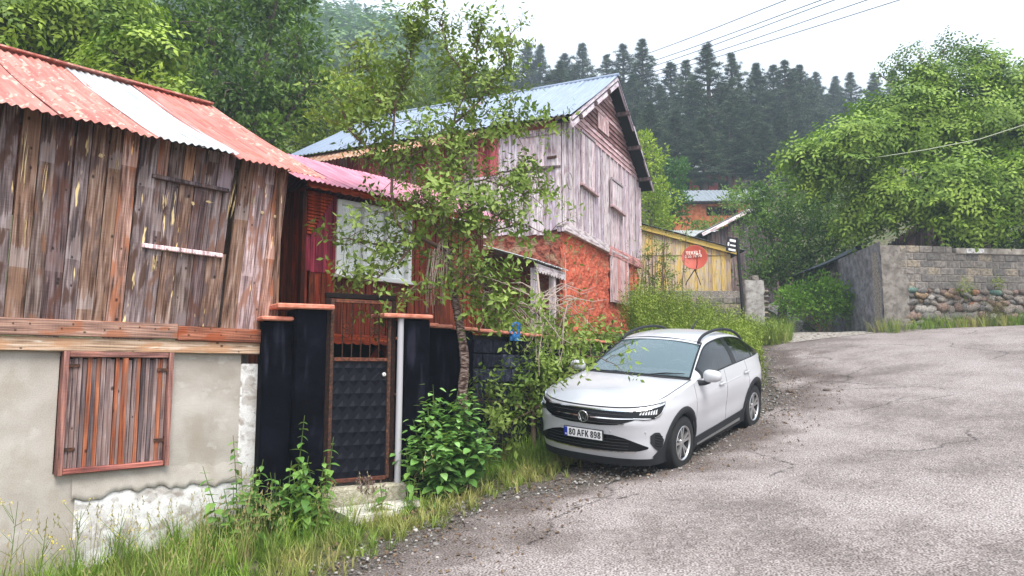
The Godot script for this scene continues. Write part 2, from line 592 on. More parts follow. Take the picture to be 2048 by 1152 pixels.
	M.slab = tri_mat(layered(512, 512, n2, ramp([lin(0.5, 0.47, 0.42), lin(0.66, 0.63, 0.57), lin(0.76, 0.73, 0.68)], [0.15, 0.5, 0.9]), [[n5, 165, 20.0, lin(0.32, 0.28, 0.22), 0.7]]), 1.1, 0.95, M.h_fine, 0.8)
	M.blocks = []
	for q in [[0.19, 0.172, 0.155], [0.24, 0.213, 0.19], [0.16, 0.147, 0.137], [0.29, 0.245, 0.19]]:
		M.blocks.append(tri_mat(layered(256, 256, nb(256, 256, 220 + M.blocks.size(), 0.03, 5), ramp([lin(q[0] * 0.55, q[1] * 0.54, q[2] * 0.52), lin(q[0], q[1], q[2]), lin(q[0] * 1.35, q[1] * 1.35, q[2] * 1.35)], [0.1, 0.5, 0.95]), [[nb(256, 256, 230 + M.blocks.size(), 0.015, 4), 155, 30.0, lin(0.13, 0.12, 0.115), 0.6]]), 0.9, 0.95, M.h_fine, 1.2))
	M.mortar = tri_mat(layered(256, 256, nb(256, 256, 240, 0.04, 4), ramp([lin(0.16, 0.14, 0.12), lin(0.28, 0.25, 0.22), lin(0.38, 0.35, 0.31)], [0.1, 0.5, 0.95]), []), 0.7, 0.95, M.h_mid, 2.0)
	M.stones = []
	for q in [[0.22, 0.19, 0.165], [0.27, 0.135, 0.09], [0.16, 0.148, 0.138], [0.14, 0.225, 0.19], [0.30, 0.275, 0.25], [0.26, 0.185, 0.115], [0.13, 0.10, 0.085], [0.22, 0.155, 0.125]]:
		M.stones.append(tri_mat(layered(256, 256, nb(256, 256, 250 + M.stones.size(), 0.035, 5), ramp([lin(q[0] * 0.45, q[1] * 0.45, q[2] * 0.45), lin(q[0], q[1], q[2]), lin(q[0] * 1.35, q[1] * 1.35, q[2] * 1.35)], [0.1, 0.5, 0.95]), []), 0.5, 0.95, M.h_mid, 1.5))
	# --- roofing; one tile is 2 m by 2 m
	var r1 := nb(512, 512, 301, 0.03, 4, 1.0, 10.0)
	var r2 := nb(512, 512, 302, 0.02, 5)
	var r3 := nb(512, 512, 303, 0.012, 4)
	var r4 := nb(512, 512, 304, 0.06, 4, 1.0, 3.0)
	var r5 := nb(512, 512, 305, 0.025, 5, 1.0, 2.0)
	M.roof_red = roof_mat(layered(512, 512, r1, ramp([lin(0.32, 0.095, 0.075), lin(0.48, 0.17, 0.14), lin(0.56, 0.24, 0.20)], [0.1, 0.5, 0.95]), [[r3, 150, 50.0, lin(0.50, 0.115, 0.07), 0.6], [r4, 232, 10.0, lin(0.62, 0.50, 0.44), 0.6], [r5, 215, 14.0, lin(0.62, 0.40, 0.32), 0.6]]), 0.6)
	M.roof_red_worn = roof_mat(layered(512, 512, r1, ramp([lin(0.32, 0.10, 0.08), lin(0.48, 0.18, 0.145), lin(0.56, 0.27, 0.22)], [0.1, 0.5, 0.95]), [[r4, 196, 14.0, lin(0.64, 0.54, 0.48), 0.7], [r5, 178, 18.0, lin(0.64, 0.46, 0.37), 0.65], [r2, 205, 10.0, lin(0.22, 0.07, 0.03), 0.8]]), 0.65)
	M.roof_zinc = roof_mat(layered(512, 512, r1, ramp([lin(0.34, 0.36, 0.37), lin(0.47, 0.49, 0.50), lin(0.56, 0.58, 0.59)], [0.1, 0.5, 0.95]), [[r4, 200, 10.0, lin(0.5, 0.25, 0.18), 0.6]]), 0.5)
	M.roof_zinc.metallic = 0.25
	M.roof_pink = roof_mat(layered(512, 512, r1, ramp([lin(0.42, 0.13, 0.18), lin(0.55, 0.21, 0.28), lin(0.62, 0.30, 0.37)], [0.1, 0.5, 0.95]), [[r4, 205, 10.0, lin(0.4, 0.1, 0.12), 0.6]]), 0.5)
	M.roof_blue = roof_mat(layered(512, 512, r1, ramp([lin(0.25, 0.30, 0.39), lin(0.29, 0.345, 0.445), lin(0.34, 0.395, 0.50)], [0.1, 0.5, 0.95]), [[r5, 200, 10.0, lin(0.30, 0.33, 0.38), 0.6]]), 0.38)
	M.roof_blue.metallic = 0.35
	M.roof_rusty = roof_mat(layered(512, 512, r2, ramp([lin(0.30, 0.12, 0.06), lin(0.46, 0.26, 0.17), lin(0.55, 0.45, 0.38)], [0.1, 0.5, 0.95]), []), 0.7)
	M.roof_dark = roof_mat(layered(512, 512, r2, ramp([lin(0.05, 0.055, 0.065), lin(0.10, 0.115, 0.13), lin(0.18, 0.195, 0.21)], [0.1, 0.5, 0.95]), []), 0.7)
	M.roof_dark2 = roof_mat(layered(256, 256, nb(256, 256, 309, 0.04, 4), ramp([lin(0.15, 0.17, 0.19), lin(0.21, 0.235, 0.26), lin(0.27, 0.295, 0.32)], [0.1, 0.5, 0.95]), []), 0.6)
	M.orange_wall = tri_mat(layered(512, 512, n2, ramp([lin(0.34, 0.10, 0.045), lin(0.48, 0.15, 0.06), lin(0.56, 0.21, 0.10)], [0.1, 0.5, 0.95]), [[n4, 170, 40.0, lin(0.28, 0.10, 0.05), 0.7]]), 4.0, 0.9)
	# --- foliage
	M.leaf = leaf_mat(Color(1, 1, 1), 0.62)
	M.leaf_plain = leaf_mat(Color(1, 1, 1), 0.4)
	M.needle = leaf_mat(Color(1, 1, 1), 0.3)
	M.needle.roughness = 0.7
	M.bark = tri_mat(layered(256, 256, nb(256, 256, 401, 0.05, 4, 1.0, 3.0), ramp([lin(0.05, 0.04, 0.033), lin(0.14, 0.115, 0.095), lin(0.26, 0.22, 0.19)], [0.1, 0.5, 0.95]), []), 0.5, 0.95, M.h_mid, 2.0)
	M.bark_pale = tri_mat(layered(256, 256, nb(256, 256, 402, 0.06, 4, 4.0, 1.0), ramp([lin(0.05, 0.025, 0.02), lin(0.17, 0.11, 0.09), lin(0.46, 0.37, 0.33)], [0.3, 0.5, 0.85]), []), 0.45, 0.8, M.h_fine, 1.0)
	M.bark_pine = mat(lin(0.10, 0.075, 0.062), 0.95)
	M.twig = mat(lin(0.14, 0.09, 0.07), 0.85)
	M.twig_pale = mat(lin(0.42, 0.33, 0.29), 0.85)
	M.stem_green = mat(lin(0.10, 0.16, 0.03), 0.7)


func roof_mat(t: Texture2D, rough: float) -> StandardMaterial3D:
	var m := StandardMaterial3D.new()
	m.albedo_texture = t
	m.roughness = rough
	m.metallic_specular = 0.4
	m.uv1_scale = Vector3(0.5, 0.5, 1)
	return m


# ------------------------------------------------------------------ ground, road, path
func steps(a: float, b: float, fine0: float, fine1: float, d: float) -> Array:
	var out := [a]
	var x := a
	while x < b:
		var s := d
		if x < fine0:
			s = maxf(d, minf((fine0 - x) * 0.25, 14.0))
		elif x > fine1:
			s = maxf(d, minf((x - fine1) * 0.25, 14.0))
		x = minf(x + s, b)
		out.append(x)
	return out


func road_left(z: float) -> float:
	var d := -z
	return lut(d, [-6.0, 3.0, 5.0, 6.2, 7.15, 8.05, 8.4, 8.8, 9.6, 11.0, 12.5, 14.0, 17.0, 18.6, 19.2, 19.9, 20.3, 21.0, 22.2], [-2.6, -1.9, -1.5, -1.17, -0.6, -0.12, 0.75, 1.75, 2.45, 3.4, 4.5, 4.95, 5.7, 6.3, 7.3, 10.6, 15.0, 21.0, 30.0]) + 0.06 * sin(z * 5.1) + 0.04 * sin(z * 13.7 + 1.0) + 0.022 * sin(z * 31.0)


func verge_left(z: float) -> float:
	var d := -z
	return lut(d, [-6.0, 3.0, 5.0, 6.2, 7.2, 7.9, 8.5, 8.9, 9.6, 11.0, 13.0, 15.0, 17.0, 18.6, 19.4], [-3.0, -2.5, -2.0, -1.6, -1.0, -0.55, -0.15, 0.25, 0.9, 2.0, 3.2, 4.0, 4.7, 5.4, 6.9]) + 0.07 * sin(z * 4.3 + 2.0) + 0.04 * sin(z * 11.0)


func strip(z0: float, z1: float, dz: float, left: Callable, right: Callable, cols: int, lift: float, bump: float, power := 1.6, origin := Vector2(-4, -22), size := 24.0) -> ArrayMesh:
	var rows := []
	var uvs := []
	var nz := noise(77, 0.9, 3)
	var n := int((z0 - z1) / dz)
	for j in n + 1:
		var z := z0 - j * dz
		var a: float = left.call(z)
		var b: float = right.call(z)
		var row := []
		var ur := []
		for i in cols + 1:
			var x := lerpf(a, b, pow(float(i) / cols, power))
			row.append(Vector3(x, land(x, z) + lift + bump * nz.get_noise_2d(x, z), z))
			ur.append(Vector2((x - origin.x) / size, (z - origin.y) / size))
		rows.append(row)
		uvs.append(ur)
	var b := MB.new()
	b.grid(rows, uvs)
	b.has_uv2 = true
	return b.done()


func build_ground() -> void:
	var xs := steps(-330, 330, -9, 18, 0.34)
	var zs := steps(-430, 25, -30, -3, 0.34)
	var rough := noise(5, 0.25, 4)
	var lump := noise(6, 0.035, 4)
	var rows := []
	for jz in zs.size():
		var z: float = zs[zs.size() - 1 - jz]
		var row := []
		for x in xs:
			var y := land(x, z)
			if z < -24:
				y += lump.get_noise_2d(x, z) * minf(6.0, (-24 - z) * 0.05)
			y += rough.get_noise_2d(x, z) * 0.05 * smooth(road_left(z), road_left(z) - 1.5, x)
			row.append(Vector3(x, y - 0.01, z))
		rows.append(row)
	var b := MB.new()
	b.grid(rows)
	var soil := layered(512, 512, M.n2, ramp([lin(0.05, 0.045, 0.025), lin(0.11, 0.10, 0.055), lin(0.20, 0.175, 0.10)], [0.1, 0.5, 0.95]), [[M.n1, 120, 60.0, lin(0.075, 0.11, 0.028), 0.8]])
	structure("ground", b.done(), tri_mat(soil, 3.1, 0.95, M.h_mid, 4.0, M.fine_grey, 0.4))
	structure("gravel_verge", strip(3, -19.4, 0.16, verge_left, func(z: float) -> float: return road_left(z) + 0.35, 10, 0.004, 0.03, 1.0), gravel_mat())
	structure("road", strip(3, -22.0, 0.13, road_left, func(_z: float) -> float: return 30.0, 46, 0.02, 0.018, 1.8), road_mat())
	structure("path", strip(-18.6, -30, 0.2, func(z: float) -> float: return lut(-z, [18.6, 20.0, 22.0, 25.0, 30.0], [6.9, 7.4, 8.1, 9.2, 10.4]) + 0.12 * sin(z * 3.3), func(z: float) -> float: return lut(-z, [18.6, 20.0, 22.0, 25.0, 30.0], [9.9, 9.7, 9.6, 10.2, 11.2]) + 0.1 * sin(z * 4.1), 12, 0.012, 0.03, 1.0), path_mat())


func gravel_mat() -> StandardMaterial3D:
	var cells := nb(512, 512, 31, 0.055, 1, 1, 1, FastNoiseLite.TYPE_CELLULAR)
	var t := layered(512, 512, nb(512, 512, 32, 0.1, 3), ramp([lin(0.06, 0.048, 0.04), lin(0.17, 0.145, 0.125), lin(0.34, 0.30, 0.27)], [0.1, 0.5, 0.95]), [[M.n5, 150, 40.0, lin(0.055, 0.04, 0.03), 0.75], [cells, 205, 14.0, lin(0.40, 0.37, 0.34), 0.55]])
	return tri_mat(t, 1.1, 0.95, grey(512, 512, nb(512, 512, 33, 0.09, 3)), 3.0, M.fine_grey, 0.31)


func path_mat() -> StandardMaterial3D:
	var t := layered(512, 512, nb(512, 512, 34, 0.05, 4), ramp([lin(0.22, 0.19, 0.16), lin(0.40, 0.365, 0.33), lin(0.52, 0.49, 0.45)], [0.1, 0.5, 0.95]), [[M.n5, 150, 30.0, lin(0.10, 0.075, 0.05), 0.8]])
	return tri_mat(t, 1.7, 0.95, M.h_mid, 3.0, M.fine_grey, 0.3)


func road_mat() -> StandardMaterial3D:
	var w := 1024
	var big := nb(w, w, 41, 0.006, 4)
	var mid := nb(w, w, 42, 0.022, 5)
	var grain := nb(w, w, 43, 0.22, 2)
	var dirt := nb(w, w, 44, 0.014, 5)
	var table := ramp([lin(0.27, 0.232, 0.218), lin(0.40, 0.348, 0.332), lin(0.50, 0.445, 0.428)], [0.1, 0.5, 0.95])
	var d := PackedByteArray()
	d.resize(w * w * 3)
	for y in w:
		var z := -22.0 + 24.0 * y / w
		var edge := road_left(z)
		for x in w:
			var i := y * w + x
			var wx := -4.0 + 24.0 * x / w
			var val := 0.36 * big[i] + 0.34 * mid[i] + 0.30 * grain[i]
			var k := clampi(int((val - 128) * 2.5 + 128), 0, 255) * 3
			var r := float(table[k])
			var g := float(table[k + 1])
			var b := float(table[k + 2])
			# soil and loose grit carried on to the asphalt from its broken edge
			var near := (wx - edge) / 1.4 + (dirt[i] - 128) / 120.0
			if near < 0.9:
				var t := clampf((0.9 - near) * 0.8, 0, 0.72) * (0.45 + grain[i] / 300.0)
				r += (88 - r) * t
				g += (76 - g) * t
				b += (70 - b) * t
			d[i * 3] = clampi(int(r), 0, 255)
			d[i * 3 + 1] = clampi(int(g), 0, 255)
			d[i * 3 + 2] = clampi(int(b), 0, 255)
	# cracks and frayed patch edges as wandering dark lines
	var r2 := RandomNumberGenerator.new()
	r2.seed = 4
	var lines := [[5.1, -11.2, 0.3, 46], [5.9, -11.6, -0.9, 34], [7.0, -17.6, 0.1, 90], [6.8, -15.9, 0.5, 60], [5.3, -14.4, 0.2, 70], [5.6, -12.9, 0.35, 60], [10.5, -17.5, 0.15, 70], [4.4, -9.0, -0.35, 60], [5.2, -7.9, -0.55, 80], [6.0, -6.4, 0.2, 60], [9.0, -14.0, 0.1, 90], [4.9, -6.3, 0.7, 40], [2.8, -8.3, 0.2, 50], [0.6, -7.6, 0.5, 60], [0.1, -6.6, 0.7, 70], [7.5, -9.5, 0.4, 60], [5.0, -13.4, 0.0, 60], [6.0, -13.6, 0.6, 50]]
	for l in lines:
		var p := Vector2((l[0] + 4.0) / 24.0 * w, (-l[1] - 0.0) * 0.0 + (l[1] + 22.0) / 24.0 * w)
		var a: float = l[2]
		for s in l[3]:
			a += r2.randf_range(-0.35, 0.35)
			p += Vector2(cos(a), -sin(a)) * 1.3
			for q in [Vector2i(0, 0), Vector2i(1, 0)]:
				var ix := clampi(int(p.x) + q.x, 0, w - 1)
				var iy := clampi(int(p.y) + q.y, 0, w - 1)
				var i := (iy * w + ix) * 3
				var f := r2.randf_range(0.35, 0.95) if q == Vector2i(0, 0) else r2.randf_range(0.7, 1.0)
				for ch in 3:
					d[i + ch] = int(d[i + ch] * f)
	var ag := nb(512, 512, 45, 0.15, 2)
	var fl := nb(512, 512, 46, 0.05, 3)
	var chip := nb(512, 512, 47, 0.09, 1, 1, 1, FastNoiseLite.TYPE_CELLULAR)
	var hb := PackedByteArray()
	hb.resize(512 * 512)
	for i in 512 * 512:
		hb[i] = clampi(int(ag[i] * 0.7 + chip[i] * 0.3), 0, 255)
	var m := StandardMaterial3D.new()
	m.albedo_texture = layered(512, 512, ag, ramp([Color(0.38, 0.37, 0.365), Color(0.84, 0.835, 0.83), Color(1, 1, 1)], [0.15, 0.52, 0.8]), [[fl, 165, 30.0, Color(0.66, 0.64, 0.63), 0.7], [chip, 214, 8.0, Color(1, 1, 1), 0.6]])
	m.roughness = 0.93
	m.metallic_specular = 0.3
	m.uv1_triplanar = true
	m.uv1_world_triplanar = true
	m.uv1_scale = Vector3.ONE / 1.9
	m.heightmap_enabled = true
	m.heightmap_texture = grey(512, 512, hb)
	m.heightmap_scale = 1.2
	m.detail_enabled = true
	m.detail_albedo = picture(w, w, d)
	m.detail_blend_mode = BaseMaterial3D.BLEND_MODE_MUL
	m.detail_uv_layer = BaseMaterial3D.DETAIL_UV_2
	return m


# ------------------------------------------------------------------ corrugated sheets
# x along the eave, z down the slope from the ridge, y away from the roof; the waves run down the slope
func sheet(w: float, l: float, pitch: float, amp: float, sag := 0.0, lift := 0.0, o := Vector2.ZERO, seed_ := 1, taper := 0.0) -> ArrayMesh:
	var nz := noise(seed_, 1.3, 2)
	var cols := maxi(6, int(w / pitch * 6))
	var n := 7
	var rows := []
	var uvs := []
	for j in n + 1:
		var f := float(j) / n
		var row := []
		var ur := []
		for i in cols + 1:
			var x := w * i / cols
			var y := amp * sin(TAU * x / pitch) + sag * sin(PI * f) + lift * f * f * f + 0.012 * nz.get_noise_2d(x * 2, f * 2)
			var z := l * f
			if j == n:
				z += 0.018 * nz.get_noise_2d(x * 4, 9)
			row.append(Vector3(x + taper * f, y, z))
			ur.append(o + Vector2(x, z))
		rows.append(row)
		uvs.append(ur)
	rows.reverse()
	uvs.reverse()
	var b := MB.new()
	b.grid(rows, uvs)
	# thickness: the lower lip, so that the edge is not paper
	var lip: Array = rows[0]
	for i in cols:
		b.quad(lip[i] - Vector3(0, 0.004, 0), lip[i + 1] - Vector3(0, 0.004, 0), lip[i + 1], lip[i])
	return b.done()


func roof_frame(ridge: Vector3, along: Vector3, down: Vector3) -> Transform3D:
	var x := along.normalized()
	var z := down.normalized()
	return Transform3D(Basis(x, z.cross(x).normalized(), z), ridge)


# a wall of upright planks between two lines; places = [x0, x1], heights by functions of x
func planking(parent: Node, called: String, mats: Array, x0: float, x1: float, bottom: Callable, top: Callable, z: float, wmin: float, wmax: float, thick := 0.025, lean = null, skip = null, ragged := 0.0, gap := 0.006) -> void:
	var x := x0
	while x < x1 - 0.02:
		var w := minf(rf(wmin, wmax), x1 - x)
		if x1 - x - w < wmin * 0.5:
			w = x1 - x
		var c := x + w / 2
		if not (skip != null and skip.call(c)):
			var y0: float = bottom.call(c) - rf(0, ragged)
			var y1: float = top.call(c)
			var k: float = lean.call(c) if lean != null else rf(-0.006, 0.006)
			var m: Material = mats[rng.randi() % mats.size()]
			part(called, plank(w - rf(0.5, 1.5) * gap, y1 - y0, thick, k * (y1 - y0), rf(-0.012, 0.012), rf(-0.01, 0.01), Vector2(rf(0, 1), 0.0 if mats == M.barn else rf(0, 2))), m, parent, Vector3(c, y0, z + rf(-0.007, 0.007)))
		x += w


# ------------------------------------------------------------------ the old barn at the left
func build_barn() -> void:
	var t := thing("timber_barn", "old timber barn on plastered walls with rusty red corrugated roof", "barn", Vector3(-3.77, 0, -7.04), 48.0)
	var tones := []
	for q in [[0, 1.0, 1.0, 1.0], [1, 1.0, 1.0, 1.0], [2, 1.0, 1.0, 1.0], [3, 1.0, 1.0, 1.0], [4, 1.0, 1.0, 1.0], [5, 1.0, 1.0, 1.0], [1, 0.8, 0.75, 0.75], [4, 1.25, 1.25, 1.32], [0, 1.3, 1.18, 1.12], [1, 1.25, 1.22, 1.22], [5, 1.2, 1.15, 1.1]]:
		tones.append(tinted(M.barn[q[0]], Color(q[1], q[2], q[3])))
	# plaster wall below, 0.3 m thick, with the shutter opening left out
	var b := MB.new()
	var sx0 := -0.46
	var sx1 := 0.545
	for r in [[-4.6, sx0, -0.9, 1.76], [sx1, 1.28, -0.9, 1.76], [sx0, sx1, -0.9, 0.66]]:
		b.box(Vector3((r[0] + r[1]) / 2, (r[2] + r[3]) / 2, -0.15), Vector3(r[1] - r[0], r[3] - r[2], 0.3))
	b.box(Vector3((sx0 + sx1) / 2, 1.735, -0.16), Vector3(sx1 - sx0, 0.05, 0.28))
	var wall := part("plaster_wall", b.done(), M.plaster, t)
	# end wall and back wall
	b = MB.new()
	b.box(Vector3(1.40, 0.4, -2.6), Vector3(0.25, 2.7, 4.6))
	b.box(Vector3(-1.6, 0.4, -5.1), Vector3(6.2, 2.7, 0.25))
	part("rear_wall", b.done(), M.plaster, t)
	# the coat that has fallen off below: the whitewash shows with a torn upper edge
	part("whitewash", torn_patch(-0.27, 1.30, func(x: float) -> float: return 0.40 + 0.05 * smooth(-0.2, 0.2, x) - 0.05 * smooth(0.2, 1.2, x) + 0.015 * sin(x * 17) + 0.01 * sin(x * 41), -0.6, 0.012), M.whitewash, wall)
	part("plaster_edge", lip_strip(-0.30, 1.33, func(x: float) -> float: return 0.41 + 0.05 * smooth(-0.2, 0.2, x) - 0.05 * smooth(0.2, 1.2, x) + 0.015 * sin(x * 17) + 0.01 * sin(x * 41)), M.plaster, wall)
	part("corner_pier", bev_mesh(Vector3(0.29, 2.4, 0.33), 0.02), M.whitewash, t, Vector3(1.425, 0.45, -0.16))
	# shutter
	build_barn_shutter(t, sx0, sx1)
	# beams under the boards
	part("sill_beam", plank_lying(-4.6, 0.55, 0.15, 0.09, 0.004), M.beam, t, Vector3(0, 1.955, 0.05))
	part("sill_beam", plank_lying(0.55, 1.575, 0.145, 0.085, -0.004), tinted(M.beam, Color(0.95, 0.78, 0.70)), t, Vector3(0, 1.948, 0.055))
	part("wall_plate", plank_lying(-4.6, 1.545, 0.125, 0.07, 0.0), M.beam_pale, t, Vector3(0, 1.815, 0.03))
	# boards, leaning more and more towards the corner
	var lean := func(x: float) -> float: return 0.012 + 0.085 * smooth(-1.2, 1.6, x) + rf(-0.006, 0.006)
	var hidden := func(x: float) -> bool: return x > 0.19 and x < 0.96
	planking(t, "board", tones, -4.55, 1.58, func(x: float) -> float: return 2.03 - 0.012 * x, func(_x: float) -> float: return 3.90, 0.02, 0.10, 0.185, 0.03, lean, hidden)
	# the boarded-up loft opening: boards set deeper, with a ledge above and a pale batten below
	planking(t, "opening_board", tones, 0.17, 0.99, func(_x: float) -> float: return 2.03, func(_x: float) -> float: return 2.80, 0.012, 0.12, 0.17, 0.025, lean)
	planking(t, "opening_board", tones, 0.21, 1.03, func(_x: float) -> float: return 2.80, func(_x: float) -> float: return 3.50, -0.006, 0.12, 0.17, 0.025, lean)
	planking(t, "opening_board", tones, 0.26, 1.08, func(_x: float) -> float: return 3.50, func(_x: float) -> float: return 3.90, 0.016, 0.10, 0.16, 0.025, lean)
	part("batten", bev_mesh(Vector3(0.82, 0.045, 0.05), 0.006), tinted(M.strip_grey, Color(1.6, 1.6, 1.65)), t, Vector3(0.585, 2.79, 0.045), Vector3(0, 0, -0.012))
	part("batten", bev_mesh(Vector3(0.80, 0.04, 0.045), 0.006), M.strip_dark, t, Vector3(0.64, 3.50, 0.04), Vector3(0, 0, -0.012))
	part("corner_post", plank(0.12, 1.9, 0.12, 0.19, 0.0, 0.0), M.beam, t, Vector3(1.50, 1.98, -0.06))
	# fresh wood where bark and splinters were torn off: thin proud splinters
	for q in [[-0.86, 3.12, 0.035, 0.75, 0.03], [-0.70, 3.05, 0.03, 0.45, 0.06], [-0.80, 2.62, 0.025, 0.40, -0.02], [0.37, 3.15, 0.055, 0.26, 0.04], [0.30, 2.52, 0.05, 0.30, 0.0], [0.83, 3.31, 0.10, 0.05, 0.0], [0.66, 3.27, 0.085, 0.04, -0.2], [1.04, 3.16, 0.03, 0.50, 0.14], [1.08, 3.20, 0.02, 0.36, 0.16], [1.33, 3.36, 0.025, 0.17, 0.0], [-0.23, 3.58, 0.07, 0.045, -0.35], [-0.1, 3.42, 0.018, 0.25, 0.08]]:
		part("splinter", splinter(q[2], q[3]), M.splint, t, Vector3(q[0], q[1], 0.041), Vector3(0, 0, -q[4]))
	for q in [[1.44, 3.32, 0.021], [1.60, 3.30, 0.02]]:
		var k := MB.new()
		k.lathe([Vector2(0, 0.008), Vector2(q[2] * 0.6, 0.008), Vector2(q[2], 0.0)], 10, Vector3.ZERO, Basis(Vector3.RIGHT, PI / 2))
		part("knot", k.done(), M.splint, t, Vector3(q[0], q[1], 0.042))
	# nails along the beam
	var nail := MB.new()
	nail.lathe([Vector2(0, 0.004), Vector2(0.007, 0.003), Vector2(0.008, 0)], 6, Vector3.ZERO, Basis(Vector3.RIGHT, PI / 2))
	var nm := nail.done()
	for k in 16:
		part("nail", nm, M.nail, t, Vector3(-1.2 + k * 0.17 + rf(-0.05, 0.05), 1.96 + rf(-0.04, 0.05), 0.098))
	# roof: ridge 2.7 m behind the eave line and 1.4 m above it
	var eave := Vector3(0, 3.80, 0.34)
	var ridge := Vector3(0, 5.28, -2.45)
	var down := eave - ridge
	var len := down.length()
	var xf := roof_frame(ridge, Vector3.RIGHT, down)
	var at := -4.9
	var k := 0
	for q in [["r", 0.86], ["r", 0.86], ["r", 0.86], ["r", 0.86], ["w", 0.72], ["w", 0.55], ["w2", 0.30], ["z", 0.42], ["z", 0.36], ["r", 0.62], ["w2", 0.46]]:
		var m: Material = {"r": M.roof_red, "w": M.roof_red_worn, "w2": M.roof_red_worn, "z": M.roof_zinc}[q[0]]
		var o := part("roof_sheet", sheet(q[1] + 0.06, len + rf(-0.015, 0.02), 0.076, 0.011, -0.03, rf(-0.02, 0.025) - (0.05 if k > 8 else 0.0), Vector2(at, k * 0.37), k + 3, 0.05 if k > 3 else 0.0), m, t)
		o.transform = xf * Transform3D(Basis(Vector3.BACK, rf(-0.004, 0.008) + 0.008), Vector3(at, 0.012 * (k % 2) + rf(0, 0.01), 0))
		at += q[1]
		k += 1
	var back := part("rear_roof", sheet(at + 4.9, 3.0, 0.076, 0.011), M.roof_red, t)
	back.transform = roof_frame(ridge + Vector3(at, -0.01, 0), Vector3.LEFT, Vector3(0, -0.47, -0.88))
	part("ridge_cap", box_mesh(Vector3(at + 4.9, 0.02, 0.2)), M.roof_red_worn, t, ridge + Vector3((at - 4.9) / 2, 0.035, 0))
	# rafters and the boards under the overhang
	for i in 8:
		var r := part("rafter", box_mesh(Vector3(0.08, 0.10, len - 0.5)), M.strip_dark, t)
		r.transform = xf * Transform3D(Basis(), Vector3(-4.6 + i * 0.92, -0.085, len / 2 - 0.22))
	part("eave_beam", box_mesh(Vector3(6.3, 0.12, 0.1)), M.strip_dark, t, Vector3(-1.4, 3.84, -0.06))
	part("rafter_end", plank(0.075, 0.34, 0.03), tinted(M.strip_grey, Color(1.5, 1.5, 1.6)), t, Vector3(1.80, 3.66, -0.26), Vector3(-0.9, 0.9, 0.0))
	# gable wall towards the neighbour
	planking_side(t, 1.62, -5.0, 0.0, 2.0)


func planking_side(t: Node3D, x: float, z0: float, z1: float, y0: float) -> void:
	var z := z0
	while z < z1 - 0.05:
		var w := rf(0.14, 0.2)
		var top := 5.1 - absf(z + 0.06 - (-2.45)) * 0.53
		part("board", plank(w - 0.006, top - y0, 0.03, 0.0, 0, 0, Vector2(rf(0, 1), 0)), M.barn[rng.randi() % 6], t, Vector3(x, y0, z + w / 2), Vector3(0, PI / 2, 0))
		z += w


# ragged strands of fresh wood
func splinter(w: float, h: float) -> ArrayMesh:
	var b := MB.new()
	var u := Vector3(0, 0, 0.004)
	for k in (5 if h > w else 1):
		var x := rf(-0.5, 0.5) * w if h > w else 0.0
		var y0 := rf(0.0, 0.35) * h
		var l := h * rf(0.4, 0.65) if h > w else h * rf(0.5, 0.9)
		var sw := w * rf(0.10, 0.24) if h > w else w * rf(0.6, 0.9)
		var n := 4
		var pl := Vector3(x, y0, 0)
		var pr := pl
		for i in n:
			var f := (i + 1.0) / n
			var ww := sw * sin(PI * minf(f, 0.97)) * rf(0.6, 1.2)
			var c := x + w * 0.12 * sin(f * 4.0 + k)
			var ql := Vector3(c - ww / 2, y0 + l * f, 0)
			var qr := Vector3(c + ww / 2, y0 + l * f + rf(-0.01, 0.01), 0)
			var o := Vector2(0.3 * k, 0)
			b.quad(pl + u, pr + u, qr + u, ql + u, o + Vector2(pl.x, pl.y), o + Vector2(pr.x, pr.y), o + Vector2(qr.x, qr.y), o + Vector2(ql.x, ql.y))
			b.quad(pl, pl + u, ql + u, ql)
			b.quad(pr + u, pr, qr, qr + u)
			pl = ql
			pr = qr
	return b.done()


func plank_lying(x0: float, x1: float, h: float, t: float, slope := 0.0) -> ArrayMesh:
	var b := MB.new()
	# the grain runs along x: build it upright and lay it down
	var l := x1 - x0
	var bs := Basis(Vector3(0, -1, 0), Vector3(1, slope, 0), Vector3(0, 0, 1))
	b.bevel(Vector3((x0 + x1) / 2, 0, 0), Vector3(h, l, t), 0.008, bs, Vector2(rf(0, 1), rf(0, 2)))
	return b.done()


func torn_patch(x0: float, x1: float, top: Callable, y0: float, z: float) -> ArrayMesh:
	var rows := [[], [], []]
	var n := 60
	for i in n + 1:
		var x := lerpf(x0, x1, float(i) / n)
		var y: float = top.call(x)
		rows[0].append(Vector3(x, y0, z))
		rows[1].append(Vector3(x, y, z))
		rows[2].append(Vector3(x, y + 0.002, -0.01))
	var b := MB.new()
	b.grid(rows)
	return b.done()


# the broken lower edge of a plaster coat: a raised lip that follows the tear
func lip_strip(x0: float, x1: float, line: Callable) -> ArrayMesh:
	var rows := [[], [], [], []]
	var n := 70
	for i in n + 1:
		var x := lerpf(x0, x1, float(i) / n)
		var y: float = line.call(x)
		var j := rf(-0.006, 0.006)
		rows[0].append(Vector3(x, y + 0.002 + j, 0.0))
		rows[1].append(Vector3(x, y + j, 0.026))
		rows[2].append(Vector3(x, y + 0.05 + j, 0.024))
		rows[3].append(Vector3(x, y + 0.22, -0.002))
	var b := MB.new()
	b.grid(rows)
	return b.done()


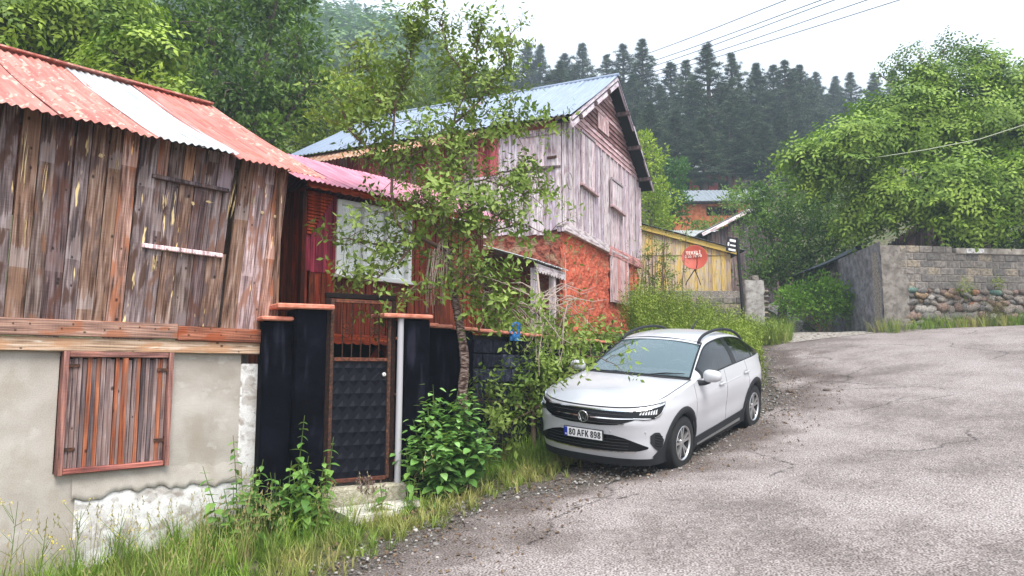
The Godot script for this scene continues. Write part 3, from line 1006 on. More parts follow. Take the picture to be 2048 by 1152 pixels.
func build_barn_shutter(t: Node3D, x0: float, x1: float) -> void:
	var w := part("shutter_window", box_mesh(Vector3(x1 - x0 - 0.02, 1.05, 0.02)), M.plain_dark, t, Vector3((x0 + x1) / 2, 1.19, -0.05))
	var cx := (x0 + x1) / 2
	var fm := tinted(M.strip_dark, Color(1.35, 1.12, 1.02))
	var h0 := 0.655
	var h1 := 1.755
	part("frame", plank(0.045, h1 - h0, 0.09, 0.0), fm, w, Vector3(x0 + 0.035 - cx, h0 - 1.19, 0.075))
	part("frame", plank(0.045, h1 - h0, 0.09, 0.0), fm, w, Vector3(x1 - 0.035 - cx, h0 - 1.19, 0.075))
	part("frame", plank_lying(x0 + 0.06, x1 - 0.06, 0.055, 0.085), fm, w, Vector3(-cx, h1 - 0.0275 - 1.19, 0.075))
	part("frame", plank_lying(x0 + 0.06, x1 - 0.06, 0.05, 0.085), tinted(M.strip_dark, Color(1.5, 1.1, 1.0)), w, Vector3(-cx, h0 + 0.025 - 1.19, 0.075))
	var x := x0 + 0.064
	var i := 0
	var pat := "gggdrdrgggrgRggrdgdgrggd"
	var n := 22
	var sw := (x1 - x0 - 0.13) / n
	for k in n:
		var m: Material = {"g": M.strip_grey, "d": M.strip_dark, "r": M.strip_red, "R": M.strip_red}[pat[k % pat.length()]]
		var wide := sw * rf(0.86, 1.0)
		part("slat", plank(wide - 0.003, 1.0 - rf(0, 0.03), 0.018, rf(-0.004, 0.004), rf(-0.004, 0.004), rf(-0.004, 0.004), Vector2(rf(0, 1), rf(0, 2))), m, w, Vector3(x + sw / 2 - cx, h0 + 0.052 - 1.19, 0.066 + rf(-0.004, 0.004)))
		x += sw
	part("rail", plank(0.045, 1.02, 0.03), M.strip_red, w, Vector3(0.045, h0 + 0.04 - 1.19, 0.093))
	for q in [[-1, 0.92], [1, 0.88], [-1, 0.17], [1, 0.2]]:
		var hb := MB.new()
		hb.box(Vector3(0, 0, 0), Vector3(0.11, 0.03, 0.006))
		hb.box(Vector3(0.05 * q[0], 0, 0), Vector3(0.02, 0.07, 0.01))
		part("hinge", hb.done(), M.rust, w, Vector3(q[0] * 0.40, h0 + q[1] * 1.0 + 0.05 - 1.19, 0.088))


# ------------------------------------------------------------------ the varnished wooden house behind the gate
func scallop(l: float, h: float, wave: float, t := 0.025) -> ArrayMesh:
	var b := MB.new()
	var n := int(l / wave * 8)
	var low := []
	for i in n + 1:
		var x := l * i / n
		low.append(Vector3(x, -h + absf(sin(PI * x / wave)) * -h * 0.35, 0))
	var z := Vector3(0, 0, t)
	for i in n:
		var a: Vector3 = low[i]
		var c: Vector3 = low[i + 1]
		var ta := Vector3(a.x, 0, 0)
		var tc := Vector3(c.x, 0, 0)
		b.quad(a + z, c + z, tc + z, ta + z, Vector2(0.1, a.x), Vector2(0.1, c.x), Vector2(0.2, c.x), Vector2(0.2, a.x))
		b.quad(c, a, ta, tc, Vector2(0.1, a.x), Vector2(0.1, c.x), Vector2(0.2, c.x), Vector2(0.2, a.x))
		b.quad(a, c, c + z, a + z)
		b.quad(ta + z, tc + z, tc, ta)
	return b.done()


func build_annex() -> void:
	var t := thing("varnished_house", "reddish brown varnished wooden house with pink corrugated roof behind black gate", "house", Vector3(-2.72, 0, -9.5), 48.4)
	var b := MB.new()
	b.box(Vector3(1.7, 1.9, -1.75), Vector3(3.36, 4.0, 3.2))
	part("core", b.done(), M.plain_dark, t)
	var vt := [M.varnish, tinted(M.varnish, Color(0.8, 0.8, 0.8)), tinted(M.varnish, Color(1.0, 0.86, 0.86))]
	# end wall facing the barn
	var z := -1.9
	while z < -0.02:
		part("board", plank(0.115, 3.95, 0.03, 0, 0, 0, Vector2(rf(0, 1), rf(0, 2))), vt[rng.randi() % 3], t, Vector3(0.0, 0.0, z + 0.06), Vector3(0, -PI / 2, 0))
		z += 0.12
	part("end_board", plank(0.5, 0.3, 0.03), tinted(M.strip_grey, Color(1.2, 1.1, 1.1)), t, Vector3(-0.03, 3.62, -0.9), Vector3(0, -PI / 2, 0))
	# front wall: narrow tongue-and-groove boards below the window line
	planking(t, "board", vt, 0.0, 0.50, func(_x: float) -> float: return 0.0, func(_x: float) -> float: return 3.05, 0.0, 0.085, 0.11, 0.03)
	planking(t, "board", vt, 0.50, 1.80, func(_x: float) -> float: return 0.0, func(_x: float) -> float: return 2.84, 0.0, 0.085, 0.11, 0.03)
	planking(t, "board", vt, 1.80, 3.35, func(_x: float) -> float: return 0.0, func(_x: float) -> float: return 3.95, 0.0, 0.085, 0.11, 0.03)
	part("corner_trim", plank(0.06, 3.9, 0.08), tinted(M.varnish, Color(0.6, 0.55, 0.55)), t, Vector3(-0.01, 0.0, 0.0))
	# maroon boards and, above the slanting line, a louvred panel
	planking(t, "maroon_board", [M.maroon, tinted(M.maroon, Color(0.85, 0.85, 0.85))], 0.03, 0.50, func(_x: float) -> float: return 2.86, func(_x: float) -> float: return 3.93, 0.005, 0.055, 0.08, 0.03)
	for i in 13:
		var y := 3.90 - i * 0.045
		var l := 0.40 - i * 0.028
		part("louvre_slat", box_mesh(Vector3(l, 0.034, 0.03)), tinted(M.varnish, Color(1.25, 1.1, 1.1)), t, Vector3(0.03 + l / 2, y, 0.032), Vector3(-0.35, 0, 0))
	# window with a white frame and a lace curtain
	var w := part("window", box_mesh(Vector3(1.22, 0.98, 0.02)), mat(lin(0.74, 0.74, 0.74), 0.9), t, Vector3(1.15, 3.36, -0.05))
	var white := mat(lin(0.72, 0.73, 0.74), 0.4)
	for q in [[-0.625, 0, 0.07, 1.06], [0.625, 0, 0.07, 1.06], [-0.20, 0, 0.05, 0.94], [0.22, 0, 0.05, 0.94]]:
		part("frame", bev_mesh(Vector3(q[2], q[3], 0.09), 0.008), white, w, Vector3(q[0], q[1], 0.06))
	for q in [0.5, -0.5]:
		part("frame", bev_mesh(Vector3(1.18, 0.07, 0.085), 0.008), white, w, Vector3(0, q, 0.06))
	var cur := MB.new()
	var rows := [[], []]
	for i in 61:
		var x := -0.58 + 1.16 * i / 60.0
		var dz := 0.02 + 0.012 * sin(x * 52) + 0.006 * sin(x * 23)
		rows[0].append(Vector3(x, -0.46, dz))
		rows[1].append(Vector3(x, 0.46, dz))
	cur.grid(rows)
	part("curtain", cur.done(), mat(lin(0.78, 0.78, 0.77), 0.95), w)
	var pane := StandardMaterial3D.new()
	pane.transparency = BaseMaterial3D.TRANSPARENCY_ALPHA
	pane.albedo_color = Color(0.8, 0.88, 0.9, 0.05)
	pane.roughness = 0.03
	M.pane = pane
	for q in [[-0.40, 0.36], [0.01, 0.37], [0.41, 0.34]]:
		part("pane", box_mesh(Vector3(q[1], 0.92, 0.004)), pane, w, Vector3(q[0], 0, 0.055))
	part("window_sill", box_mesh(Vector3(1.36, 0.04, 0.12)), white, t, Vector3(1.15, 2.835, 0.07))
	# roof
	var xf := roof_frame(Vector3(0, 4.84, -1.5), Vector3.RIGHT, Vector3(0, -0.86, 1.86))
	for i in 5:
		var o := part("roof_sheet", sheet(0.86, 2.03 + rf(-0.015, 0.015), 0.076, 0.011, -0.015, rf(-0.015, 0.0), Vector2(i * 0.8, i * 0.3), 30 + i), M.roof_pink, t)
		o.transform = xf * Transform3D(Basis(), Vector3(-0.32 + i * 0.8, 0.008 * (i % 2), 0))
	var back := part("rear_roof", sheet(4.0, 2.0, 0.076, 0.011), M.roof_pink, t)
	back.transform = roof_frame(Vector3(3.7, 4.83, -1.5), Vector3.LEFT, Vector3(0, -0.86, -1.86))
	part("fascia", scallop(3.5, 0.07, 0.16), tinted(M.varnish, Color(1.3, 1.2, 1.2)), t, Vector3(-0.1, 4.0, 0.22))
	part("fascia_board", box_mesh(Vector3(3.5, 0.08, 0.03)), tinted(M.strip_grey, Color(0.8, 0.62, 0.55)), t, Vector3(1.65, 3.97, 0.19))
	# bench-like awning below the window, seen through the gate bars
	part("valance", scallop(2.0, 0.07, 0.15), tinted(M.varnish, Color(1.4, 1.3, 1.3)), t, Vector3(0.2, 2.0, 0.42))
	part("awning_board", box_mesh(Vector3(2.0, 0.025, 0.42)), tinted(M.varnish, Color(1.2, 1.1, 1.1)), t, Vector3(1.2, 2.02, 0.23), Vector3(0.12, 0, 0))
	part("dark_opening", box_mesh(Vector3(1.7, 1.8, 0.02)), M.plain_dark, t, Vector3(1.2, 1.05, 0.025))
	for q in [[0.92, 0.6], [1.12, -0.6]]:
		part("brace", plank(0.06, 0.55, 0.04), tinted(M.varnish, Color(0.9, 0.8, 0.8)), t, Vector3(q[0] - 0.16 * signf(q[1]), 1.55, 0.36), Vector3(0, 0, -q[1]))


# ------------------------------------------------------------------ the black yard wall and gate piers
func coping_slab(w: float, d: float, h := 0.05) -> ArrayMesh:
	return bev_mesh(Vector3(w, h, d), 0.012)


func build_yard_wall() -> void:
	var at := Vector3(-2.136, 0, -8.4)
	var p := thing("gate_pier", "black painted gate pier with salmon cap beside the timber barn", "gate pier", at, 31.0, "gate piers")
	part("shaft", bev_mesh(Vector3(0.34, 2.45, 0.42), 0.015), M.black_wall, p, Vector3(-0.205, 1.02, 0.02))
	part("side_wall", bev_mesh(Vector3(0.32, 2.32, 0.25), 0.012), M.black_wall, p, Vector3(-0.53, 0.95, -0.02))
	part("cap", coping_slab(0.62, 0.52, 0.055), M.coping, p, Vector3(-0.28, 2.275, 0.04), Vector3(0.02, 0, 0.01))
	part("cap", coping_slab(0.34, 0.36, 0.045), M.coping, p, Vector3(-0.56, 2.135, 0.02))
	var q := thing("gate_pier", "black painted gate pier with salmon cap right of the gate", "gate pier", at, 31.0, "gate piers")
	part("shaft", bev_mesh(Vector3(0.32, 2.4, 0.4), 0.015), M.black_wall, q, Vector3(1.07, 0.98, 0.0))
	part("cap", coping_slab(0.62, 0.5, 0.05), M.coping, q, Vector3(0.93, 2.215, 0.02), Vector3(0.02, 0, 0.0))
	part("cap", coping_slab(0.22, 0.34, 0.045), M.coping, q, Vector3(1.30, 2.13, -0.10))
	# the long wall: black plaster first, then painted blocks
	var w := thing("yard_wall", "black yard wall with salmon coping running from the gate to the car", "wall", Vector3(-1.15, 0, -9.3), 50.0)
	part("plaster", bev_mesh(Vector3(1.0, 2.35, 0.22), 0.012), M.black_wall, w, Vector3(0.42, 0.95, -0.06))
	part("core", box_mesh(Vector3(4.2, 2.2, 0.16)), M.plain_dark, w, Vector3(3.0, 0.95, -0.08))
	var block := bev_mesh(Vector3(0.385, 0.188, 0.2), 0.01)
	var half := bev_mesh(Vector3(0.185, 0.188, 0.2), 0.01)
	var bm := [M.blue_black, tinted(M.blue_black, Color(0.75, 0.75, 0.78)), tinted(M.blue_black, Color(0.5, 0.5, 0.55))]
	for j in 9:
		var y := 0.30 + j * 0.2
		var x := 0.93 + (0.2 if j % 2 else 0.0)
		if j % 2:
			part("block", half, bm[rng.randi() % 3], w, Vector3(1.03, y, -0.06))
		while x < 4.9:
			part("block", block, bm[rng.randi() % 3], w, Vector3(x + 0.2, y, -0.06 + rf(-0.008, 0.008)))
			x += 0.4
	for i in 10:
		part("cap", coping_slab(0.47, 0.34, 0.045), M.coping, w, Vector3(0.24 + i * 0.49, 2.135 - i * 0.012, -0.05), Vector3(rf(-0.02, 0.02), rf(-0.03, 0.03), rf(-0.015, 0.015)))
	# grey pipe beside the gate
	var g := thing("steel_pipe", "pale grey upright pipe between the gate and right pier", "pipe", at, 31.0)
	part("pipe", tube_mesh([Vector3(0.845, 0.26, 0.19), Vector3(0.85, 1.2, 0.19), Vector3(0.855, 2.19, 0.19)], [0.038, 0.037, 0.036], 12), mat(lin(0.42, 0.41, 0.44), 0.6), g)
	for y in [0.55, 1.3, 1.95]:
		part("bracket", box_mesh(Vector3(0.03, 0.03, 0.06)), M.rust, g, Vector3(0.81, y, 0.16))
	var s := thing("doorstep", "worn concrete doorstep below the black gate", "step", at, 31.0)
	part("step", bev_mesh(Vector3(0.98, 0.30, 0.42), 0.025), M.concrete_step, s, Vector3(0.45, 0.15, 0.06))
	var sl := MB.new()
	var pts := [Vector3(0.0, 0, 0.42), Vector3(1.0, 0, 0.28), Vector3(1.75, 0, 0.06), Vector3(1.98, 0, 0.30), Vector3(1.7, 0, 0.56), Vector3(1.1, 0, 0.70), Vector3(0.5, 0, 0.92), Vector3(0.02, 0, 0.95)]
	for i in pts.size():
		var a: Vector3 = pts[i]
		var c: Vector3 = pts[(i + 1) % pts.size()]
		var m := Vector3(0.9, 0.095, 0.5)
		sl.tri(m, c + Vector3(0, 0.075, 0), a + Vector3(0, 0.075, 0))
		sl.quad(a + Vector3(0, -0.2, 0), a + Vector3(0, 0.075, 0), c + Vector3(0, 0.075, 0), c + Vector3(0, -0.2, 0))
	var slab := part("slab", sl.done(), M.slab, s, Vector3(0, 0.045, -0.02))
	slab.set_meta("label", "pale broken concrete slab in front of the step")


func build_gate() -> void:
	var t := thing("metal_gate", "narrow black metal gate with rusty frame, embossed panel and barred top", "gate", Vector3(-2.136, 0, -8.4), 31.0)
	var rb: Material = M.rust
	# outer frame leaning slightly, as built: posts and head
	for q in [[0.0, 0.31, 2.43, 0.055], [0.785, 0.31, 2.43, 0.055]]:
		part("post", bev_mesh(Vector3(q[3], q[2] - q[1], 0.06), 0.006), tinted(M.rust, Color(0.55, 0.5, 0.5)), t, Vector3(q[0], (q[1] + q[2]) / 2, 0.12))
	part("head", bev_mesh(Vector3(0.84, 0.06, 0.07), 0.006), tinted(M.rust, Color(0.35, 0.35, 0.4)), t, Vector3(0.39, 2.42, 0.12))
	# leaf
	for x in [0.052, 0.735]:
		part("stile", bev_mesh(Vector3(0.042, 2.03, 0.045), 0.005), rb, t, Vector3(x, 1.365, 0.13))
	for y in [2.36, 1.70, 0.36]:
		part("rail", bev_mesh(Vector3(0.642, 0.042, 0.043), 0.005), tinted(M.rust, Color(1.25, 1.1, 1.05)), t, Vector3(0.3935, y, 0.132))
	# embossed sheet: rows of four-sided diamonds
	var b := MB.new()
	var x0 := 0.073
	var x1 := 0.714
	var y0 := 0.381
	var y1 := 1.679
	b.box(Vector3((x0 + x1) / 2, (y0 + y1) / 2, 0.118), Vector3(x1 - x0, y1 - y0, 0.004))
	var nx := 5
	var ny := 9
	var dx := (x1 - x0) / nx
	var dy := (y1 - y0) / ny
	for j in ny:
		for i in nx + (1 if j % 2 else 0):
			var cx := x0 + (i + (0.0 if j % 2 else 0.5)) * dx
			var cy := y0 + (j + 0.5) * dy
			var l := Vector3(maxf(cx - dx * 0.48, x0), cy, 0.1205)
			var r := Vector3(minf(cx + dx * 0.48, x1), cy, 0.1205)
			var u := Vector3(clampf(cx, x0, x1), cy + dy * 0.49, 0.1205)
			var d := Vector3(clampf(cx, x0, x1), cy - dy * 0.49, 0.1205)
			var p := Vector3(clampf(cx, x0 + 0.01, x1 - 0.01), cy, 0.136)
			for q in [[d, r], [r, u], [u, l], [l, d]]:
				b.tri(q[0], q[1], p)
	var pm := mat(lin(0.005, 0.005, 0.010), 0.45, 0.28)
	part("embossed_panel", b.done(), pm, t)
	# twisted bars
	for i in 5:
		var x := 0.393 + (i - 2) * 0.108
		var tb := MB.new()
		var rows := []
		for k in 40:
			var y := 1.725 + 0.615 * k / 39.0
			var a := y * 48.0
			var row := []
			for s in 5:
				var f := a + TAU * (s % 4) / 4
				row.append(Vector3(x + cos(f) * 0.0085, y, 0.13 + sin(f) * 0.0085))
			rows.append(row)
		tb.grid(rows, [], true)
		part("bar", tb.done(), tinted(M.rust, Color(0.9, 0.85, 0.8)), t)
	for sx in [-1.0, 1.0]:
		for sy in [-1.0, 1.0]:
			var pts := []
			for k in 26:
				var a := k / 25.0 * TAU * 1.35
				var r := 0.058 * (1.0 - 0.62 * k / 25.0)
				pts.append(Vector3(0.393 + sx * (0.175 - cos(a) * r * 1.0), 2.03 + sy * (0.052 + sin(a) * r * -0.9), 0.15))
			var rr := []
			rr.resize(26)
			rr.fill(0.0055)
			part("scroll", tube_mesh(pts, rr, 5), tinted(M.rust, Color(0.8, 0.75, 0.7)), t)
	var lk := MB.new()
	lk.lathe([Vector2(0, 0.02), Vector2(0.018, 0.02), Vector2(0.024, 0.012), Vector2(0.024, 0)], 14, Vector3.ZERO, Basis(Vector3.RIGHT, PI / 2))
	var lock := part("lock", lk.done(), mat(lin(0.55, 0.54, 0.52), 0.35), t, Vector3(0.675, 1.53, 0.142))
	part("keyhole", box_mesh(Vector3(0.006, 0.016, 0.004)), M.plain_dark, lock, Vector3(0, 0, 0.021))
	part("handle", tube_mesh([Vector3(0.60, 1.56, 0.14), Vector3(0.60, 1.56, 0.175), Vector3(0.575, 1.52, 0.18), Vector3(0.53, 1.475, 0.18)], [0.008, 0.008, 0.007, 0.006], 6), pm, t)


# ------------------------------------------------------------------ the tall red and grey house
func mud_wall(w: float, h: float, nx: int, ny: int, amp: float, seed_: int, round_l := 0.0) -> ArrayMesh:
	var a := noise(seed_, 1.9, 4)
	var f := noise(seed_ + 1, 7.0, 3)
	var rows := []
	for j in ny + 1:
		var row := []
		for i in nx + 1:
			var x := w * i / nx
			var y := h * j / ny
			var z := amp * a.get_noise_2d(x, y) + amp * 0.55 * f.get_noise_2d(x, y * 1.6)
			if round_l > 0:
				z -= 0.05 * exp(-x / round_l) + 0.05 * exp(-(w - x) / round_l)
			row.append(Vector3(x, y, z))
		rows.append(row)
	var b := MB.new()
	b.grid(rows)
	return b.done()


func build_tall_house() -> void:
	var t := thing("tall_house", "tall house of red mud plaster below and grey boards above, blue metal roof", "house", Vector3(1.16, 0, -17.0), 65.0)
	var W := 6.75
	var L := 7.7
	var y0 := 1.7
	var y1 := 4.86
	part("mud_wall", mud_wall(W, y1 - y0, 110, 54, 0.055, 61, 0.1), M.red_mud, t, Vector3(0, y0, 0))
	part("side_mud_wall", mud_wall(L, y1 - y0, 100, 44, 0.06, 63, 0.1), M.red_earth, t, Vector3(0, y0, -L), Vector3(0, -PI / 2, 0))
	var b := MB.new()
	b.box(Vector3(W / 2, 4.6, -L / 2), Vector3(W - 0.24, 5.6, L - 0.24))
	part("core", b.done(), M.plain_dark, t)
	# flaked white spots low on the red plaster
	for q in [[0.14, 2.55, 0.10, 0.40], [1.62, 2.62, 0.09, 0.27]]:
		part("white_patch", splinter(q[2], q[3]), mat(lin(0.72, 0.69, 0.62), 0.9), t, Vector3(q[0], q[1], 0.035))
	# shutter on the red wall
	var s := part("shutter", box_mesh(Vector3(1.5, 1.32, 0.03)), M.plain_dark, t, Vector3(4.36, 4.14, 0.045))
	for q in [[-0.77, 0.0, 0.07, 1.46, 0], [0.77, 0.0, 0.07, 1.46, 0]]:
		part("frame", plank(q[2], q[3], 0.07), M.grey_boards[0], s, Vector3(q[0], -0.73, 0.03))
	part("frame", plank_lying(-0.735, 0.735, 0.08, 0.065), M.grey_red, s, Vector3(0, -0.69, 0.03))
	part("frame", plank_lying(-0.735, 0.735, 0.06, 0.065), M.grey_boards[0], s, Vector3(0, 0.69, 0.03))
	var pinkish := [tinted(M.grey_boards[0], Color(1.0, 0.86, 0.84)), tinted(M.grey_boards[1], Color(1.0, 0.93, 0.92)), tinted(M.grey_boards[1], Color(1.0, 0.76, 0.72))]
	for i in 6:
		part("slat", plank(0.232, 1.3, 0.025, rf(-0.006, 0.006), 0, 0, Vector2(rf(0, 1), rf(0, 2))), pinkish[i % 3], s, Vector3(-0.61 + i * 0.243, -0.65, 0.03 + rf(-0.005, 0.005)))
	# band beam, sagging in the middle, in two pieces
	part("band_beam", plank_lying(-0.05, 3.3, 0.22, 0.12, -0.012), M.grey_boards[0], t, Vector3(0, 4.86, 0.07))
	part("band_beam", plank_lying(3.3, 6.8, 0.26, 0.10, 0.004), tinted(M.strip_dark, Color(1.8, 1.5, 1.45)), t, Vector3(0, 4.83, 0.05))
	# board-and-gap wall above
	var gb := [M.grey_boards[0], M.grey_boards[1], tinted(M.grey_boards[0], Color(0.86, 0.84, 0.86)), tinted(M.grey_boards[1], Color(1.08, 1.05, 1.06)), tinted(M.grey_boards[1], Color(0.92, 0.90, 0.95))]
	var in_window := func(x: float) -> bool: return (x > 1.22 and x < 2.28)
	planking(t, "board", gb, 0.0, W, func(x: float) -> float: return 4.98 - 0.02 * x, func(_x: float) -> float: return 7.56, 0.03, 0.15, 0.24, 0.03, null, in_window, 0.0, 0.03)
	planking(t, "board", gb, 1.22, 2.28, func(x: float) -> float: return 4.95, func(_x: float) -> float: return 6.16, 0.03, 0.15, 0.24, 0.03, null, null, 0.0, 0.03)
	# cover battens on the joints
	var x := 0.3
	while x < W - 0.1:
		if not (x > 1.18 and x < 2.32):
			part("cover_batten", plank(0.045, 2.55, 0.03, rf(-0.01, 0.01), 0, 0, Vector2(rf(0, 1), rf(0, 2))), gb[rng.randi() % 5], t, Vector3(x, 4.99, 0.062))
		x += rf(0.3, 0.42)
	# upper shutters
	for q in [[1.75, 6.86, 1.0, 1.34, 4], [4.1, 6.48, 1.0, 0.74, 3]]:
		var u := part("shutter", box_mesh(Vector3(q[2] + 0.02, q[3], 0.02)), M.plain_dark, t, Vector3(q[0], q[1], 0.035 if q[4] == 4 else 0.082))
		for k in q[4]:
			var sw: float = q[2] / q[4]
			part("slat", plank(sw - 0.012, q[3] - 0.04, 0.028, rf(-0.005, 0.005), 0, 0, Vector2(rf(0, 1), rf(0, 2))), gb[rng.randi() % 5], u, Vector3(-q[2] / 2 + sw * (k + 0.5), -q[3] / 2 + 0.02, 0.026))
		for sx in [-1.0, 1.0]:
			part("frame", plank(0.06, q[3] + 0.06, 0.05), gb[2], u, Vector3(sx * (q[2] / 2 + 0.035), -q[3] / 2 - 0.03, 0.03))
		part("ledge", bev_mesh(Vector3(q[2] + 0.3, 0.07, 0.09), 0.01), tinted(M.strip_grey, Color(1.3, 1.25, 1.3)), u, Vector3(0.02, -q[3] / 2 - 0.05, 0.06), Vector3(0, 0, -0.03))
		part("head", box_mesh(Vector3(q[2] + 0.14, 0.05, 0.06)), gb[2], u, Vector3(0, q[3] / 2 + 0.025, 0.035))
	# corner boards
	part("corner_board", plank(0.16, 2.7, 0.04), M.grey_boards[0], t, Vector3(0.0, 4.93, 0.075))
	part("corner_board", plank(0.14, 2.6, 0.035), M.grey_boards[1], t, Vector3(-0.075, 4.9, -0.04), Vector3(0, -PI / 2, 0))
	part("corner_board", plank(0.15, 2.6, 0.04), gb[3], t, Vector3(W - 0.06, 4.7, 0.075))
	# lapped boards in the gable
	var pitch := 0.62
	var y := 7.52
	while y < 9.5:
		var half := (9.62 - y) / pitch - 0.08
		if half < 0.12:
			break
		var h := 0.165
		var top_half := maxf(0.03, half - h / pitch)
		var bb := MB.new()
		var o := Vector2(rf(0, 1), rf(0, 2))
		var cx := W / 2
		var tilt := rf(-0.006, 0.006)
		var v0 := Vector3(cx - half, y - tilt, 0.075)
		var v1 := Vector3(cx + half, y + tilt, 0.075)
		var v2 := Vector3(cx + top_half, y + h + tilt + 0.015, 0.035)
		var v3 := Vector3(cx - top_half, y + h - tilt + 0.015, 0.035)
		bb.quad(v0, v1, v2, v3, o, o + Vector2(0, half * 2), o + Vector2(h, half + top_half), o + Vector2(h, half - top_half))
		var dz := Vector3(0, 0, -0.028)
		bb.quad(v0 + dz, v1 + dz, v1, v0, o, o + Vector2(0, half * 2), o + Vector2(0.03, half * 2), o + Vector2(0.03, 0))
		bb.quad(v1 + dz, v2 + dz, v2, v1)
		bb.quad(v3 + dz, v0 + dz, v0, v3)
		part("gable_board", bb.done(), [M.grey_red, tinted(M.grey_red, Color(1.25, 1.3, 1.32)), tinted(M.grey_red, Color(0.85, 0.8, 0.8))][rng.randi() % 3], t)
		y += 0.142
	part("gable_patch", box_mesh(Vector3(0.95, 0.45, 0.02)), tinted(M.grey_red, Color(1.3, 1.35, 1.35)), t, Vector3(3.0, 8.25, 0.085), Vector3(0, 0, 0.02))
	# roof, both slopes
	var ridge := Vector3(W / 2, 9.74, 0.0)
	for side in [-1.0, 1.0]:
		var eave := Vector3(W / 2 + side * (W / 2 + 0.42), 7.42, 0)
		var down: Vector3 = eave - ridge
		var n := 9
		for i in n:
			var wd := 8.5 / n
			var o := part("roof_sheet", sheet(wd + 0.05, down.length() + rf(-0.02, 0.03), 0.14, 0.014, -0.02, 0.0, Vector2(i * 0.9, side), 40 + i), M.roof_blue, t)
			if side < 0:
				o.transform = roof_frame(ridge + Vector3(0, 0, -8.1 + i * wd), Vector3.BACK, down)
			else:
				o.transform = roof_frame(ridge + Vector3(0, 0, 0.42 - i * wd), Vector3.FORWARD, down)
			o.transform.origin += o.transform.basis.y * (0.006 * (i % 2))
	# soffit timbers and barge boards
	for side in [-1.0, 1.0]:
		var eave := Vector3(W / 2 + side * (W / 2 + 0.40), 7.36, 0.36)
		var top := Vector3(W / 2, 9.70, 0.36)
		var d := (eave - top)
		var bs := Basis(d.normalized().cross(Vector3.BACK).normalized(), d.normalized(), Vector3.BACK)
		if side < 0:
			partx("barge_board", plank(0.24, d.length(), 0.035), tinted(M.grey_boards[1], Color(1.15, 1.15, 1.18)), t, Transform3D(bs, top + Vector3(0.02, -0.14, 0.03)))
		else:
			partx("barge_board", plank(0.13, d.length() * 0.42, 0.035), tinted(M.grey_boards[1], Color(1.05, 1.05, 1.1)), t, Transform3D(bs, top + Vector3(-0.02, -0.08, 0.03)))
			partx("barge_board", plank(0.11, d.length() * 0.6, 0.03, 0.05), tinted(M.grey_boards[0], Color(0.9, 0.9, 0.92)), t, Transform3D(bs, top + d * 0.40 + Vector3(0.03, -0.06, 0.05)))
		var sf := part("soffit", box_mesh(Vector3(0.02, d.length() - 0.1, 0.45)), M.plain_dark, t)
		sf.transform = Transform3D(bs, top + d * 0.5 + Vector3(-side * 0.02, -0.11, -0.16))
		for k in 3:
			part("purlin_end", box_mesh(Vector3(0.12, 0.10, 0.5)), M.strip_dark, t, top + d * (0.25 + 0.3 * k) + Vector3(-side * 0.02, -0.18, -0.14))
	part("ridge_cap", tube_mesh([Vector3(W / 2, 9.75, 0.44), Vector3(W / 2, 9.74, -4), Vector3(W / 2, 9.75, -8.1)], [0.05, 0.05, 0.05], 8), M.roof_blue, t)
	for q in [[-1.1, 0.9], [-2.2, 0.5], [-2.5, 1.0]]:
		var d := Vector3(-W / 2 - 0.42, -2.32, 0).normalized()
		var o := part("rust_streak", splinter(0.10, 0.9), M.roof_red_worn, t)
		o.transform = Transform3D(Basis(Vector3.BACK, -d, d.cross(Vector3.BACK) * -1.0), ridge + Vector3(0, 0.0, q[0] - 1.2) + d * (q[1] + 1.0) + Vector3(-0.02, 0.035, 0))
	# rusty lower row over the side wall
	var dn := Vector3(-0.88, -0.60, 0).normalized()
	for i in 5:
		var o := part("eave_sheet", sheet(1.25, 0.75, 0.12, 0.016, 0.0, -0.03, Vector2(i, 0.3), 60 + i), M.roof_rusty, t)
		o.transform = roof_frame(Vector3(-0.12, 7.50, -8.1 + i * 1.22), Vector3.BACK, dn)
	part("fascia", box_mesh(Vector3(0.03, 0.2, 8.0)), mat(lin(0.22, 0.045, 0.04), 0.8), t, Vector3(-0.06, 7.38, -3.9))
	# side wall boards: a hatch near the corner, ragged boards below, red boards beyond
	side_planks(t, gb, -1.62, 0.0, 4.80, 6.32, 0.14, 0.22, 0.10, 0.05)
	side_planks(t, gb, -1.10, -0.02, 6.36, 7.36, 0.12, 0.18, 0.02, 0.05)
	side_planks(t, [tinted(M.grey_boards[0], Color(1.05, 1.05, 1.08))], -1.62, -1.10, 6.36, 7.36, 0.12, 0.18, 0.02, 0.04)
	part("hatch_rail", box_mesh(Vector3(0.04, 0.07, 0.9)), gb[2], t, Vector3(-0.09, 7.15, -0.55))
	part("hatch_bolt", box_mesh(Vector3(0.05, 0.05, 0.24)), M.rust, t, Vector3(-0.09, 6.55, -0.2))
	part("hatch_ledge", box_mesh(Vector3(0.07, 0.06, 1.25)), M.strip_dark, t, Vector3(-0.08, 6.33, -0.6), Vector3(0.05, 0, 0))
	side_planks(t, gb, -2.9, -1.62, 4.86, 6.3, 0.14, 0.2, 0.10, 0.02)
	side_planks(t, [tinted(M.maroon, Color(1.1, 1.2, 1.1)), tinted(M.grey_red, Color(1.3, 0.85, 0.9)), M.grey_red], -2.9, -1.62, 6.3, 7.36, 0.14, 0.2, 0.02, 0.02)
	side_planks(t, [tinted(M.maroon, Color(1.1, 1.2, 1.1)), tinted(M.grey_red, Color(1.3, 0.85, 0.9)), M.grey_red], -L, -2.9, 4.86, 7.36, 0.14, 0.2, 0.05, 0.02)
	# wire loop on the corner
	var lp := []
	var lr := []
	for k in 25:
		var a := TAU * k / 24.0
		lp.append(Vector3(0.24 + cos(a) * 0.19, 6.02 + sin(a) * 0.2, 0.12))
		lr.append(0.012)
